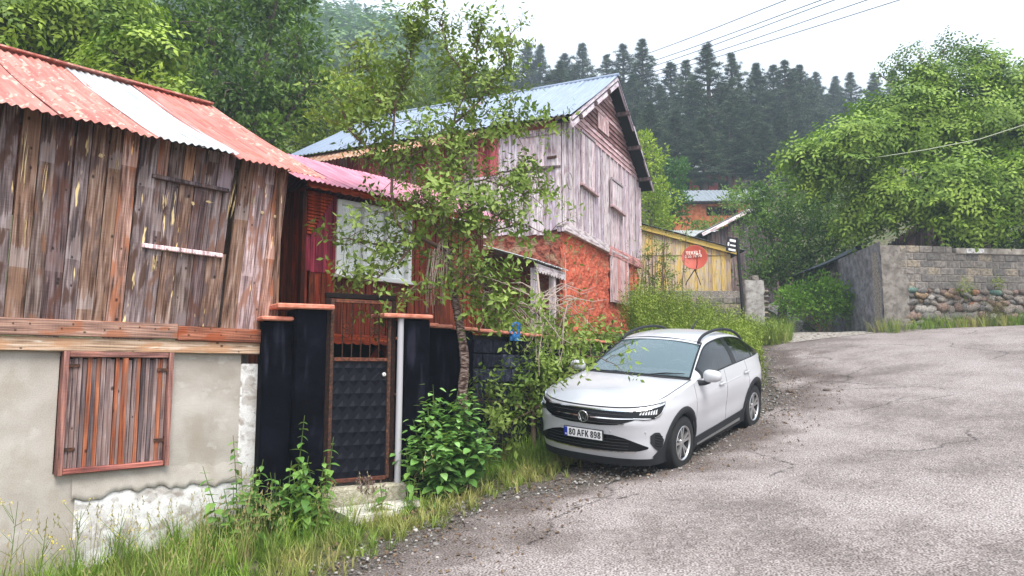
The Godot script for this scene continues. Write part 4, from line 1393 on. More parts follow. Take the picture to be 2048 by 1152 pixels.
	part("wire_loop", tube_mesh(lp, lr, 5), mat(lin(0.3, 0.27, 0.27), 0.6), t)
	# porch in front of the side wall
	for i in 2:
		var o := part("porch_roof_sheet", sheet(0.95, 2.1, 0.076, 0.013, -0.01, 0.0, Vector2(i, 0), 70 + i), M.roof_zinc, t)
		o.transform = roof_frame(Vector3(-1.82 + i * 0.9, 4.50, -1.85), Vector3.RIGHT, Vector3(0, -0.66, 2.0))
	part("porch_fascia", scallop(1.75, 0.14, 0.16), M.grey_boards[0], t, Vector3(-1.75, 3.80, 0.06))
	for q in [[-1.58, 1.5], [-0.55, 1.6]]:
		part("porch_post", plank(0.13, 3.72 - q[1], 0.12, 0, 0, 0, Vector2(rf(0, 1), 0)), M.grey_boards[1], t, Vector3(q[0], q[1], -0.02))
	part("porch_strut", tube_mesh([Vector3(-1.62, 3.72, 0.05), Vector3(-1.75, 3.2, 0.16), Vector3(-1.98, 2.5, 0.3), Vector3(-2.1, 1.9, 0.36)], [0.025, 0.028, 0.03, 0.03], 6), M.twig_pale, t)
	part("porch_back", box_mesh(Vector3(0.05, 2.9, 1.7)), M.red_earth, t, Vector3(-0.16, 3.0, -1.1))
	part("porch_side", box_mesh(Vector3(1.6, 2.7, 0.06)), mat(lin(0.07, 0.012, 0.01), 0.9), t, Vector3(-0.95, 3.0, -1.9))


func side_planks(t: Node3D, mats: Array, z0: float, z1: float, y0: float, y1: float, wmin: float, wmax: float, ragged: float, out: float) -> void:
	var z := z0
	while z < z1 - 0.03:
		var w := minf(rf(wmin, wmax), z1 - z)
		var a := y0 - rf(0, ragged)
		part("side_board", plank(w - 0.008, y1 - a, 0.03, rf(-0.01, 0.01), rf(-0.03, 0.03), 0, Vector2(rf(0, 1), rf(0, 2))), mats[rng.randi() % mats.size()], t, Vector3(-out, a, z + w / 2), Vector3(0, -PI / 2, 0))
		z += w


# ------------------------------------------------------------------ sheds and houses up the lane
func block_row(parent: Node, mesh_full: Mesh, mesh_half: Mesh, x0: float, x1: float, y: float, z: float, odd: bool, mats: Array, miss := 0.0) -> void:
	var x := x0
	if odd:
		part("block", mesh_half, mats[rng.randi() % mats.size()], parent, Vector3(x + 0.1, y, z))
		x += 0.2
	while x < x1 - 0.1:
		if x + 0.4 > x1 + 0.02:
			part("block", mesh_half, mats[rng.randi() % mats.size()], parent, Vector3(x + 0.1, y, z))
			break
		if rng.randf() >= miss:
			part("block", mesh_full, mats[rng.randi() % mats.size()], parent, Vector3(x + 0.2, y + rf(-0.004, 0.004), z + rf(-0.012, 0.008)), Vector3(0, rf(-0.01, 0.01), rf(-0.008, 0.008)))
		x += 0.4


func build_far_buildings() -> void:
	# yellow shed
	var t := thing("yellow_shed", "yellow washed board shed behind the satellite dish", "shed", Vector3(4.0, 0, -24.5), 0.0)
	var b := MB.new()
	b.box(Vector3(0, 4.0, -1.7), Vector3(6.4, 3.0, 3.2))
	part("core", b.done(), M.plain_dark, t)
	var ym := [M.yellow, tinted(M.yellow, Color(0.92, 0.9, 0.95)), tinted(M.yellow, Color(1.05, 1.0, 0.8)), M.yellow]
	planking(t, "board", ym, -0.4, 3.3, func(_x: float) -> float: return 2.8, func(_x: float) -> float: return 5.42, 0.0, 0.10, 0.17, 0.025)
	planking(t, "upper_board", ym, -0.4, 3.2, func(_x: float) -> float: return 5.36, func(x: float) -> float: return 6.40 - 0.27 * absf(x) - 0.08, 0.03, 0.10, 0.17, 0.025)
	for q in [[3.62, -0.262, 0.0], [-3.62, 0.262, 1.0]]:
		var o := part("barge_board", plank_lying(0.0, 3.62, 0.17, 0.035), M.yellow_paint, t, Vector3(0, 6.38, 0.14), Vector3(0, PI * q[2], -0.262))
		if q[2] > 0.5:
			o.position.z = 0.14
	for q in [1.0, -1.0]:
		var d := Vector3(3.75 * q, -1.02, 0)
		for i in 2:
			var o := part("roof_sheet", sheet(1.9, d.length(), 0.076, 0.012), M.roof_dark, t)
			o.transform = roof_frame(Vector3(0, 6.50, -3.5 + i * 1.86), Vector3.BACK, d) if q < 0 else roof_frame(Vector3(0, 6.50, 0.24 - i * 1.86), Vector3.FORWARD, d)
	planking_at(t, ym, Vector3(3.3, 2.8, 0.0), 3.2, 2.6)
	part("rafter_end", box_mesh(Vector3(0.07, 0.09, 0.5)), M.strip_dark, t, Vector3(3.25, 5.52, 0.0))
	# block wall and pillar in front of it
	var w := thing("block_wall", "low wall of bare concrete blocks under the yellow shed", "wall", Vector3(3.5, 0, -22.1), 0.0)
	var full := bev_mesh(Vector3(0.385, 0.188, 0.18), 0.012)
	var half := bev_mesh(Vector3(0.185, 0.188, 0.18), 0.012)
	part("mortar", box_mesh(Vector3(3.4, 1.75, 0.13)), M.mortar, w, Vector3(1.7, 3.03, 0))
	for j in 8:
		block_row(w, full, half, 0.0, 3.4 if j < 7 else 1.9, 2.42 + j * 0.2, 0.01, j % 2 == 1, M.blocks)
	var p := thing("wall_pillar", "broken grey concrete pillar at the end of the block wall", "pillar", Vector3(7.2, 0, -22.0), 0.0)
	part("shaft", mud_block(0.56, 1.85, 0.5, 0.03, 91), M.concrete, p, Vector3(-0.02, 2.35, 0))
	for j in 8:
		part("rough_stone", rubble(0.2, 0.09, 0.26, j), M.blocks[j % 4], p, Vector3(0.30 + rf(-0.03, 0.03), 2.75 + j * 0.16, 0.08))
	part("cap_block", mud_block(0.2, 0.16, 0.24, 0.02, 93), M.blocks[1], p, Vector3(0.06, 4.2, 0))
	# satellite dish
	build_dish()
	# street sign
	var s := thing("sign_post", "thin black post with a small black and white sign plate", "sign", Vector3(6.6, 2.55, -21.0), 0.0)
	part("post", tube_mesh([Vector3(0, 0, 0), Vector3(-0.06, 1.4, 0), Vector3(-0.13, 2.78, 0)], [0.05, 0.048, 0.046], 10), mat(lin(0.012, 0.012, 0.014), 0.4), s)
	var pl := part("plate", box_mesh(Vector3(0.30, 0.42, 0.02)), mat(lin(0.014, 0.013, 0.015), 0.5), s, Vector3(-0.30, 2.58, 0.03), Vector3(0, 0.2, -0.16))
	for q in [[0.02, 0.12, 0.19, 0.07], [-0.10, 0.0, 0.05, 0.10], [0.04, -0.02, 0.17, 0.045], [0.03, -0.15, 0.22, 0.06]]:
		part("white_panel", box_mesh(Vector3(q[2], q[3], 0.006)), mat(lin(0.75, 0.75, 0.75), 0.5), pl, Vector3(q[0], q[1], 0.012))
	# grey shed with its gable half hidden by trees
	var g := thing("grey_shed", "weathered grey shed behind the sign post with pale roof edge", "shed", Vector3(8.1, 0, -30.0), 0.0)
	b = MB.new()
	b.box(Vector3(1.8, 5.2, -1.7), Vector3(3.8, 4.0, 3.2))
	part("core", b.done(), M.plain_dark, g)
	planking(g, "board", [M.strip_grey, tinted(M.strip_grey, Color(0.8, 0.85, 0.9)), M.strip_dark], -0.1, 3.8, func(_x: float) -> float: return 3.2, func(x: float) -> float: return 7.05 + 0.5 * x if x < 1.9 else 8.95 - 0.5 * x, 0.0, 0.14, 0.2, 0.03)
	for q in [-1.0, 1.0]:
		var d := Vector3(2.4 * q, -1.22, 0)
		var o := part("roof_sheet", sheet(3.9, d.length(), 0.1, 0.014), M.roof_zinc, g)
		o.transform = roof_frame(Vector3(1.85, 8.25, -3.5), Vector3.BACK, d) if q < 0 else roof_frame(Vector3(1.85, 8.25, 0.4), Vector3.FORWARD, d)
	part("barge_board", plank_lying(-2.5, 0.0, 0.14, 0.04), tinted(M.grey_boards[0], Color(1.3, 1.3, 1.3)), g, Vector3(1.85, 8.12, 0.42), Vector3(0, 0, 0.47))
	# low lean-to roof left of it
	var lo := thing("lean_to", "low lean-to with pale corrugated roof between the two sheds", "lean-to", Vector3(6.6, 0, -33.0), 0.0)
	part("wall", box_mesh(Vector3(3.0, 3.6, 0.2)), M.concrete, lo, Vector3(1.3, 5.6, 0))
	for i in 3:
		var o := part("roof_sheet", sheet(1.1, 1.6, 0.1, 0.014, 0, 0, Vector2(i, 0)), M.roof_zinc, lo)
		o.transform = roof_frame(Vector3(-0.2 + i * 1.05, 8.0, -1.0), Vector3.RIGHT, Vector3(0, -0.55, 1.5))
	# orange house
	var h := thing("orange_house", "orange house with dark grey roof below the pine forest", "house", Vector3(9.6, 0, -45.0), -4.0)
	b = MB.new()
	for r in [[0.0, 2.4, 6.0, 11.7], [4.3, 5.6, 6.0, 11.7], [2.4, 4.3, 6.0, 10.95], [2.4, 4.3, 11.55, 11.7]]:
		b.box(Vector3((r[0] + r[1]) / 2, (r[2] + r[3]) / 2, -0.15), Vector3(r[1] - r[0], r[3] - r[2], 0.3))
	b.box(Vector3(2.8, 8.8, -4.5), Vector3(5.6, 5.8, 0.3))
	b.box(Vector3(0.15, 8.8, -2.4), Vector3(0.3, 5.8, 4.2))
	part("wall", b.done(), M.orange_wall, h)
	var op := part("opening", box_mesh(Vector3(1.9, 0.6, 0.05)), M.plain_dark, h, Vector3(3.35, 11.25, -0.5))
	for k in 3:
		part("mullion", box_mesh(Vector3(0.08, 0.6, 0.08)), mat(lin(0.12, 0.05, 0.03), 0.9), op, Vector3(-0.6 + k * 0.6, 0, 0.45))
	for q in [1.0, -1.0]:
		for i in 4:
			var o := part("roof_sheet", sheet(1.72, 3.4, 0.25, 0.02, 0, 0, Vector2(i, 0)), M.roof_dark2, h)
			o.transform = roof_frame(Vector3(-0.5 + i * 1.65, 13.2, -2.7), Vector3.RIGHT, Vector3(0, -1.45, 3.2)) if q > 0 else roof_frame(Vector3(6.2 - i * 1.65, 13.2, -2.7), Vector3.LEFT, Vector3(0, -1.45, -3.0))
	part("gutter", box_mesh(Vector3(6.6, 0.09, 0.1)), mat(lin(0.02, 0.02, 0.022), 0.6), h, Vector3(2.85, 11.72, 0.48))
	# red and white house higher up among the trunks
	var r := thing("red_house", "red walled house with pale roof seen between pine trunks", "house", Vector3(12.4, 0, -56.0), 5.0)
	part("wall", box_mesh(Vector3(5.0, 4.0, 4.0)), mat(lin(0.30, 0.06, 0.055), 0.9), r, Vector3(2.6, 14.6, -2.0))
	part("white_band", box_mesh(Vector3(5.1, 0.5, 0.1)), mat(lin(0.62, 0.62, 0.64), 0.8), r, Vector3(2.6, 14.75, 0.08))
	for k in 3:
		var wd := part("window", box_mesh(Vector3(0.7, 0.8, 0.06)), M.plain_dark, r, Vector3(1.0 + k * 1.5, 15.7, 0.03))
		part("frame", box_mesh(Vector3(0.82, 0.08, 0.1)), mat(lin(0.6, 0.6, 0.6), 0.7), wd, Vector3(0, -0.42, 0.02))
	for q in [1.0, -1.0]:
		var o := part("roof_sheet", sheet(5.8, 2.9, 0.25, 0.02), M.roof_zinc, r)
		o.transform = roof_frame(Vector3(-0.3, 17.9, -2.0), Vector3.RIGHT, Vector3(0, -1.3, 2.5)) if q > 0 else roof_frame(Vector3(5.5, 17.9, -2.0), Vector3.LEFT, Vector3(0, -1.3, -2.5))


func planking_at(t: Node3D, mats: Array, at: Vector3, depth: float, h: float) -> void:
	var z := 0.0
	while z < depth:
		var w := rf(0.14, 0.2)
		part("board", plank(w - 0.006, h, 0.025, 0, 0, 0, Vector2(rf(0, 1), rf(0, 2))), mats[rng.randi() % mats.size()], t, at + Vector3(0, 0, -z - w / 2), Vector3(0, PI / 2, 0))
		z += w


# an uneven block: a box whose faces are pushed about by noise
func mud_block(w: float, h: float, d: float, amp: float, seed_: int) -> ArrayMesh:
	var nz := noise(seed_, 3.0, 3)
	var b := MB.new()
	var ny := maxi(3, int(h / 0.07))
	var ring := []
	var nw := maxi(2, int(w / 0.08))
	var nd := maxi(2, int(d / 0.08))
	for i in nw:
		ring.append(Vector2(-w / 2 + w * i / nw, d / 2))
	for i in nd:
		ring.append(Vector2(w / 2, d / 2 - d * i / nd))
	for i in nw:
		ring.append(Vector2(w / 2 - w * i / nw, -d / 2))
	for i in nd:
		ring.append(Vector2(-w / 2, -d / 2 + d * i / nd))
	var rows := []
	for j in ny + 1:
		var row := []
		for i in ring.size() + 1:
			var q: Vector2 = ring[i % ring.size()]
			var y := h * j / ny
			var k := 1.0 + amp / maxf(w, d) * 2.2 * nz.get_noise_3d(q.x * 2, y * 2, q.y * 2) - (0.06 if j == ny or j == 0 else 0.0)
			row.append(Vector3(q.x * k, y + (amp * nz.get_noise_2d(q.x * 5, q.y * 5) if j == ny else 0.0), q.y * k))
		rows.append(row)
	b.grid(rows)
	for e in [0, ny]:
		var c := Vector3.ZERO
		for i in ring.size():
			c += rows[e][i] / ring.size()
		for i in ring.size():
			if e == 0:
				b.tri(c, rows[e][i + 1], rows[e][i])
			else:
				b.tri(c, rows[e][i], rows[e][i + 1])
	return b.done()


# a rough stone of about 60 triangles, flat at the back
func rubble(w: float, h: float, d: float, seed_: int) -> ArrayMesh:
	var nz := noise(seed_ * 7 + 3, 2.2, 2)
	var rows := []
	for j in 6:
		var v := -PI / 2 + PI * j / 5.0
		var row := []
		for i in 9:
			var a := TAU * (i % 8) / 8
			var p := Vector3(cos(a) * cos(v), sin(v), sin(a) * cos(v))
			# squarish
			var q := p / pow(pow(absf(p.x), 6.0) + pow(absf(p.y), 6.0) + pow(absf(p.z), 6.0), 1 / 6.0)
			q *= 1.0 + 0.42 * nz.get_noise_3d(p.x + seed_, p.y, p.z)
			row.append(Vector3(q.x * w / 2, q.y * h / 2, q.z * d / 2))
		rows.append(row)
	var b := MB.new()
	b.grid(rows, [], true)
	return b.done()


func build_dish() -> void:
	var t := thing("satellite_dish", "red satellite dish with white lettering on the block wall", "satellite dish", Vector3(5.55, 4.92, -22.25), -14.0)
	var red := mat(lin(0.42, 0.075, 0.045), 0.55)
	var dish := MB.new()
	var R := 0.37
	var prof := []
	for k in 9:
		var r := R * k / 8.0
		prof.append(Vector2(maxf(r, 0.0005), 0.24 * r * r / R))
	prof.append(Vector2(R + 0.012, 0.24 * R - 0.004))
	prof.append(Vector2(R + 0.004, 0.24 * R - 0.014))
	for k in range(8, -1, -1):
		var r := R * k / 8.0
		prof.append(Vector2(maxf(r, 0.0005), 0.24 * r * r / R - 0.012))
	prof.reverse()
	var tilt := Basis(Vector3.RIGHT, PI / 2 - 0.30)
	dish.lathe(prof, 36, Vector3.ZERO, tilt)
	var d := part("reflector", dish.done(), red, t)
	d.scale = Vector3(1.0, 1.06, 1.0)
	# lettering printed on the dish
	var font := SystemFont.new()
	font.font_names = PackedStringArray(["Droid Sans"])
	font.font_weight = 700
	var wm := mat(lin(0.72, 0.62, 0.55), 0.6)
	for q in [["TEKELİ", 0.165, 21, -0.04], ["0 55 70 70", 0.06, 17, -0.04]]:
		var tm := TextMesh.new()
		tm.text = q[0]
		tm.font = font
		tm.font_size = q[2]
		tm.pixel_size = 0.0065
		tm.depth = 0.006
		part("lettering", tm, wm, t, Vector3(q[3], q[1], 0.035 + (0.0 if q[2] == 17 else 0.035)), Vector3(-0.25, 0, 0.03))
	var dark := mat(lin(0.05, 0.03, 0.028), 0.6)
	part("arm", tube_mesh([Vector3(0.03, -0.40, 0.05), Vector3(0.07, -0.2, 0.30), Vector3(0.07, 0.03, 0.46)], [0.012, 0.012, 0.012], 6), dark, t)
	part("receiver", tube_mesh([Vector3(0.07, 0.02, 0.48), Vector3(0.07, 0.07, 0.40)], [0.03, 0.024], 8), wm, t)
	part("leg", tube_mesh([Vector3(-0.02, -0.36, -0.05), Vector3(-0.24, -0.70, 0.02), Vector3(-0.28, -0.82, 0.04)], [0.016, 0.016, 0.016], 6), dark, t)
	part("leg", tube_mesh([Vector3(0.0, -0.36, -0.05), Vector3(0.10, -0.6, -0.02), Vector3(0.16, -0.82, 0.0)], [0.014, 0.014, 0.014], 6), dark, t)
	part("mount", tube_mesh([Vector3(0, -0.38, -0.06), Vector3(0, 0.0, -0.05)], [0.02, 0.02], 8), dark, t)


# ------------------------------------------------------------------ the wall at the right
func build_right_wall() -> void:
	var t := thing("stone_wall", "roadside wall of grey concrete blocks on rubble stone at the right", "wall", Vector3(10.08, 0, -19.95), 8.0)
	part("mortar", box_mesh(Vector3(7.2, 2.62, 0.4)), M.mortar, t, Vector3(3.62, 3.49, -0.285))
	part("mortar", box_mesh(Vector3(7.0, 1.0, 0.3)), M.mortar, t, Vector3(3.7, 4.27, -0.178))
	# stones below: uneven courses
	var kinds := []
	for k in 10:
		kinds.append(rubble(1, 1, 1, k))
	var y := 2.42
	while y < 3.72:
		var h := rf(0.11, 0.23)
		if y + h > 3.78:
			h = 3.78 - y
		var x := 0.72 + rf(-0.1, 0.0)
		while x < 6.3:
			var w := rf(0.14, 0.38)
			var m: Material = M.stones[[0, 0, 1, 2, 2, 2, 4, 5, 6, 7, 7, 0, 7, 2][rng.randi() % 14]]
			if absf(x - 0.8) < 0.12 and y > 3.5:
				m = M.stones[3]
				w = 0.34
			if absf(x - 3.1) < 0.1 and y > 3.4:
				m = M.stones[3]
			var o := part("stone", kinds[rng.randi() % 10], m, t, Vector3(x + w / 2, y + h / 2 + rf(-0.05, 0.05), -0.09 + rf(-0.02, 0.03)), Vector3(rf(-0.2, 0.2), rf(-0.2, 0.2), rf(-0.4, 0.4)))
			o.scale = Vector3(w * 1.12, h * rf(0.95, 1.25), 0.17)
			x += w
		y += h
	# blocks above
	var full := bev_mesh(Vector3(0.385, 0.188, 0.3), 0.014)
	var half := bev_mesh(Vector3(0.185, 0.188, 0.3), 0.014)
	for j in 6:
		block_row(t, full, half, 0.55, 6.5 if j < 5 else 2.15, 3.86 + j * 0.2, -0.16, j % 2 == 1, M.blocks)
	# plaster smeared over the corner
	part("corner_plaster", mud_wall(0.78, 2.55, 16, 40, 0.035, 97, 0.0), tinted(M.concrete, Color(0.82, 0.80, 0.78)), t, Vector3(-0.02, 2.4, -0.005))
	part("cap_beam", bev_mesh(Vector3(5.0, 0.17, 0.34), 0.015), tinted(M.concrete, Color(1.0, 0.98, 0.95)), t, Vector3(4.75, 4.85, -0.15), Vector3(0, 0, 0.006))
	part("white_cap", bev_mesh(Vector3(0.62, 0.14, 0.04), 0.01), M.whitewash, t, Vector3(2.85, 4.84, 0.03), Vector3(0, 0, 0.006))
	# side wall running back from the corner
	var s := thing("plastered_wall", "grey plastered wall running back beside the lane", "wall", Vector3(10.06, 0, -19.95), 0.0)
	part("plaster", mud_wall(4.2, 2.75, 50, 34, 0.03, 99, 0.0), tinted(M.concrete, Color(0.86, 0.87, 0.92)), s, Vector3(0.42, 2.3, -4.2), Vector3(0, -PI / 2 - 0.1, 0))
	part("core", box_mesh(Vector3(0.3, 2.7, 4.1)), M.mortar, s, Vector3(0.42, 3.6, -2.2), Vector3(0, -0.1, 0))
	part("crack", tube_mesh([Vector3(-0.02, 4.55, -0.42), Vector3(0.0, 4.2, -0.52), Vector3(0.01, 3.8, -0.55), Vector3(0.02, 3.4, -0.5), Vector3(0.0, 3.1, -0.42)], [0.004, 0.007, 0.006, 0.009, 0.006], 5), M.plain_dark, s)
	# ruined shed behind it
	var r := thing("ruined_shed", "ruined shed with sagging dark roof beside the lane", "shed", Vector3(10.4, 0, -24.1), 0.0)
	part("wall", mud_wall(3.2, 2.3, 30, 24, 0.04, 95, 0.0), tinted(M.blocks[3], Color(1, 1, 1)), r, Vector3(0.45, 2.6, -3.2), Vector3(0, -PI / 2 - 0.1, 0))
	for q in [[0.0, 0.0, 0.0], [-1.2, -0.16, 0.15], [-2.3, -0.3, -0.1]]:
		var o := part("roof_sheet", sheet(1.3, 1.9, 0.1, 0.016, -0.06, -0.05, Vector2.ZERO, 81), M.roof_dark, r)
		o.transform = roof_frame(Vector3(1.1, 5.65 + q[1], q[0] - 0.6), Vector3.BACK, Vector3(-1.7, -0.75 + q[2], 0.1))
	part("roof_beam", plank_lying(-0.4, 1.4, 0.09, 0.09), M.strip_dark, r, Vector3(0.0, 4.95, 0.3), Vector3(0, 0.5, 0.35))
	var gr := part("window_grille", box_mesh(Vector3(0.03, 0.7, 0.5)), M.plain_dark, r, Vector3(0.08, 4.35, -2.9))
	for k in 4:
		part("grille_bar", box_mesh(Vector3(0.03, 0.72, 0.03)), mat(lin(0.62, 0.6, 0.58), 0.7), gr, Vector3(-0.03, 0, -0.2 + k * 0.135))
	for k in 3:
		part("grille_bar", box_mesh(Vector3(0.034, 0.03, 0.52)), mat(lin(0.62, 0.6, 0.58), 0.7), gr, Vector3(-0.03, -0.3 + k * 0.3, 0))
	for k in 7:
		part("rubble_block", rubble(0.36, 0.2, 0.3, 20 + k), M.blocks[k % 4], r, Vector3(-0.02 + rf(-0.05, 0.1), 4.55 + rf(0, 0.28), 0.6 - k * 0.32), Vector3(rf(-0.3, 0.3), rf(0, 3), rf(-0.3, 0.3)))
	# leaning board shack behind the wall
	var k := thing("board_shack", "leaning grey board shack half hidden behind the right-hand trees", "shack", Vector3(12.0, 0, -23.4), 16.0)
	planking(k, "board", [M.grey_red, M.strip_grey, M.strip_dark], -1.0, 1.9, func(_x: float) -> float: return 3.0, func(x: float) -> float: return 5.7 + 0.62 * x, 0.0, 0.12, 0.19, 0.03, func(_x: float) -> float: return 0.12)
	part("rail", plank_lying(-1.0, 1.9, 0.1, 0.05), M.strip_dark, k, Vector3(0.2, 5.4, 0.05), Vector3(0, 0, 0.5))
	part("core", box_mesh(Vector3(2.8, 3.0, 0.1)), M.plain_dark, k, Vector3(0.5, 4.0, -0.3))


# ------------------------------------------------------------------ the white car; x forward from the front axle, y up, z to its right
var plan := PackedVector2Array()
var plan_q := PackedFloat32Array()


func catmull(p: Array, t: float) -> Variant:
	var n := p.size() - 1
	var f := clampf(t, 0, 1) * n
	var i := mini(int(f), n - 1)
	f -= i
	var a = p[maxi(i - 1, 0)]
	var b = p[i]
	var c = p[i + 1]
	var d = p[mini(i + 2, n)]
	return 0.5 * (2.0 * b + (c - a) * f + (2.0 * a - 5.0 * b + 4.0 * c - d) * f * f + (3.0 * b - a - 3.0 * c + d) * f * f * f)


func make_plan() -> void:
	var c := [Vector2(0.865, 0), Vector2(0.855, 0.2), Vector2(0.82, 0.42), Vector2(0.745, 0.62), Vector2(0.60, 0.765), Vector2(0.36, 0.845), Vector2(0, 0.87), Vector2(-0.6, 0.868), Vector2(-1.3, 0.872), Vector2(-2.0, 0.878), Vector2(-2.55, 0.882), Vector2(-2.9, 0.855), Vector2(-3.16, 0.77), Vector2(-3.32, 0.58), Vector2(-3.38, 0.3), Vector2(-3.40, 0)]
	var run := 0.0
	for i in 601:
		var p: Vector2 = catmull(c, i / 600.0)
		if i > 0:
			run += (p - plan[i - 1]).length()
		plan.append(p)
		plan_q.append(run)


func plan_at(q: float) -> Vector2:
	var a := absf(q)
	var lo := 0
	var hi := 600
	while hi - lo > 1:
		var m := (lo + hi) / 2
		if plan_q[m] < a:
			lo = m
		else:
			hi = m
	var f := (a - plan_q[lo]) / maxf(plan_q[hi] - plan_q[lo], 1e-6)
	var p := plan[lo].lerp(plan[hi], clampf(f, 0, 1))
	return p


func q_of_x(x: float) -> float:
	for i in range(60, 601):
		if plan[i].x <= x:
			return plan_q[i]
	return plan_q[600]


# a point of the body shell: q metres round from the nose (negative: the car's left), height y, off metres outwards
func body(q: float, y: float, off := 0.0) -> Vector3:
	var p := plan_at(q)
	var t := (plan_at(absf(q) + 0.01) - plan_at(maxf(absf(q) - 0.01, 0.0)))
	if absf(q) < 0.012:
		t = Vector2(0, 1)
	t = t.normalized()
	var nrm := Vector2(t.y, -t.x)
	var side := smooth(0.9, 0.3, p.x) * smooth(-3.4, -2.9, p.x)
	var wf := lut(y, [0.15, 0.30, 0.45, 0.62, 0.78, 0.82, 0.92, 1.0, 1.1], [0.93, 0.955, 0.985, 1.0, 1.003, 0.996, 0.975, 0.95, 0.92])
	var front := smooth(0.2, 0.8, p.x)
	var back := smooth(-2.9, -3.35, p.x)
	var nose := lut(y, [0.15, 0.28, 0.36, 0.47, 0.60, 0.66, 0.74, 0.80, 0.86, 0.95], [-0.09, -0.035, -0.005, -0.02, -0.008, 0.004, -0.022, -0.055, -0.12, -0.28])
	var tail := lut(y, [0.15, 0.35, 0.6, 0.85, 0.95, 1.1], [0.10, 0.02, 0.0, 0.0, 0.03, 0.09])
	var flare := 0.0
	for xc: float in [0.0, -2.566]:
		flare += 0.018 * exp(-pow((p.x - xc) / 0.42, 2)) * smooth(0.25, 0.5, y) * smooth(0.95, 0.7, y)
	var waist: float = -0.016 * exp(-pow((p.x + 1.3) / 0.8, 2)) * exp(-pow((y - 0.52) / 0.13, 2))
	var z := p.y * lerpf(1.0, wf, maxf(side, 0.35)) + flare + waist
	var x := p.x + nose * front + tail * back
	var v := Vector3(x + nrm.x * off, y, z + nrm.y * off)
	if q < 0:
		v.z = -v.z
	return v


func shell_top(q: float) -> float:
	var x := plan_at(q).x
	return lut(x, [-3.42, -3.3, -3.0, -2.4, -1.6, -0.9, -0.45, 0.0, 0.35, 0.6, 0.75, 0.83, 0.87], [0.99, 1.02, 1.07, 1.055, 1.035, 1.01, 0.99, 0.945, 0.90, 0.865, 0.84, 0.825, 0.82])


func shell_bottom(q: float, base: float) -> float:
	var x := plan_at(q).x
	var y := base
	for xc: float in [0.0, -2.566]:
		var d: float = absf(x - xc)
		if d < 0.375:
			y = maxf(y, 0.325 + sqrt(0.375 * 0.375 - d * d))
	return y


# a patch of the shell between q0 and q1, both limits of height given by functions of q
func shell(q0: float, q1: float, n: int, low: Callable, high: Callable, m: int, off := 0.0) -> ArrayMesh:
	var rows := []
	for j in m + 1:
		rows.append([])
	for i in n + 1:
		var q := lerpf(q0, q1, float(i) / n)
		var a: float = low.call(q)
		var b: float = high.call(q)
		for j in m + 1:
			rows[j].append(body(q, lerpf(a, b, float(j) / m), off))
	var mb := MB.new()
	mb.grid(rows, [], true)
	return mb.done()


# the same as a slab with an edge, for parts that stand proud of the shell: columns of [q, low, high]
func plate(cols: Array, off: float, n := 24, m := 4, flip := 1.0) -> ArrayMesh:
	var qs := []
	var ls := []
	var hs := []
	for c in cols:
		qs.append(float(c[0]))
		ls.append(float(c[1]))
		hs.append(float(c[2]))
	var front := []
	for j in m + 1:
		front.append([])
	var edge_b := [[], []]
	var edge_t := [[], []]
	for i in n + 1:
		var q := lerpf(qs[0], qs[-1], float(i) / n)
		var a := lut(q, qs, ls)
		var b := lut(q, qs, hs)
		for j in m + 1:
			front[j].append(body(q * flip, lerpf(a, b, float(j) / m), off))
		edge_b[0].append(body(q * flip, a, -0.01))
		edge_b[1].append(body(q * flip, a, off))
		edge_t[0].append(body(q * flip, b, off))
		edge_t[1].append(body(q * flip, b, -0.01))
	var mb := MB.new()
	mb.grid(front, [], flip > 0)
	mb.grid(edge_b, [], flip > 0)
	mb.grid(edge_t, [], flip > 0)
	for e in [0, n]:
		for j in m:
			var p0: Vector3 = front[j][e]
			var p1: Vector3 = front[j + 1][e]
			var i0 := Vector3(-0.012, 0, 0)
			mb.quad(p0, p0 + i0, p1 + i0, p1)
	return mb.done()


func coons(a: Array, b: Array, c: Array, d: Array, bulge: float, flip := false) -> ArrayMesh:
	# a: near edge, b: far edge (same direction), c: left edge a0->b0, d: right edge a1->b1
	var n := a.size() - 1
	var m := c.size() - 1
	var rows := []
	for j in m + 1:
		var v := float(j) / m
		var row := []
		for i in n + 1:
			var u := float(i) / n
			var p: Vector3 = a[i] * (1 - v) + b[i] * v + c[j] * (1 - u) + d[j] * u - (a[0] * (1 - u) * (1 - v) + a[n] * u * (1 - v) + b[0] * (1 - u) * v + b[n] * u * v)
			p.y += bulge * (1 - pow(2 * u - 1, 4)) * sin(PI * clampf(v * 0.9 + 0.1, 0, 1))
			row.append(p)
		rows.append(row)
	var mb := MB.new()
	mb.grid(rows, [], flip)
	return mb.done()


func roof_rail(u: float, s: float) -> Vector3:
	var p: Vector3 = catmull([Vector3(-0.50, 1.005, 0.745), Vector3(-0.88, 1.21, 0.665), Vector3(-1.25, 1.385, 0.595), Vector3(-1.7, 1.435, 0.575), Vector3(-2.2, 1.42, 0.575), Vector3(-2.62, 1.35, 0.585), Vector3(-2.95, 1.21, 0.62), Vector3(-3.2, 1.06, 0.665)], u)
	return Vector3(p.x, p.y, p.z * s)


func belt(u: float, s: float) -> Vector3:
	var x := lerpf(-0.50, -3.2, u)
	var q := q_of_x(x)
	var p := body(q, shell_top(q) - 0.004, -0.012)
	return Vector3(p.x, p.y, absf(p.z) * s)


func side_at(u: float, v: float, s: float, off := 0.0) -> Vector3:
	var a := belt(u, s)
	var b := roof_rail(u, s)
	# keep columns upright: the belt point under the rail point
	var ub := clampf((-0.50 - b.x) / 2.7, 0, 1)
	a = belt(ub, s)
	var p := a.lerp(b, v)
	p.z += s * (0.030 * sin(PI * v) + off)
	return p


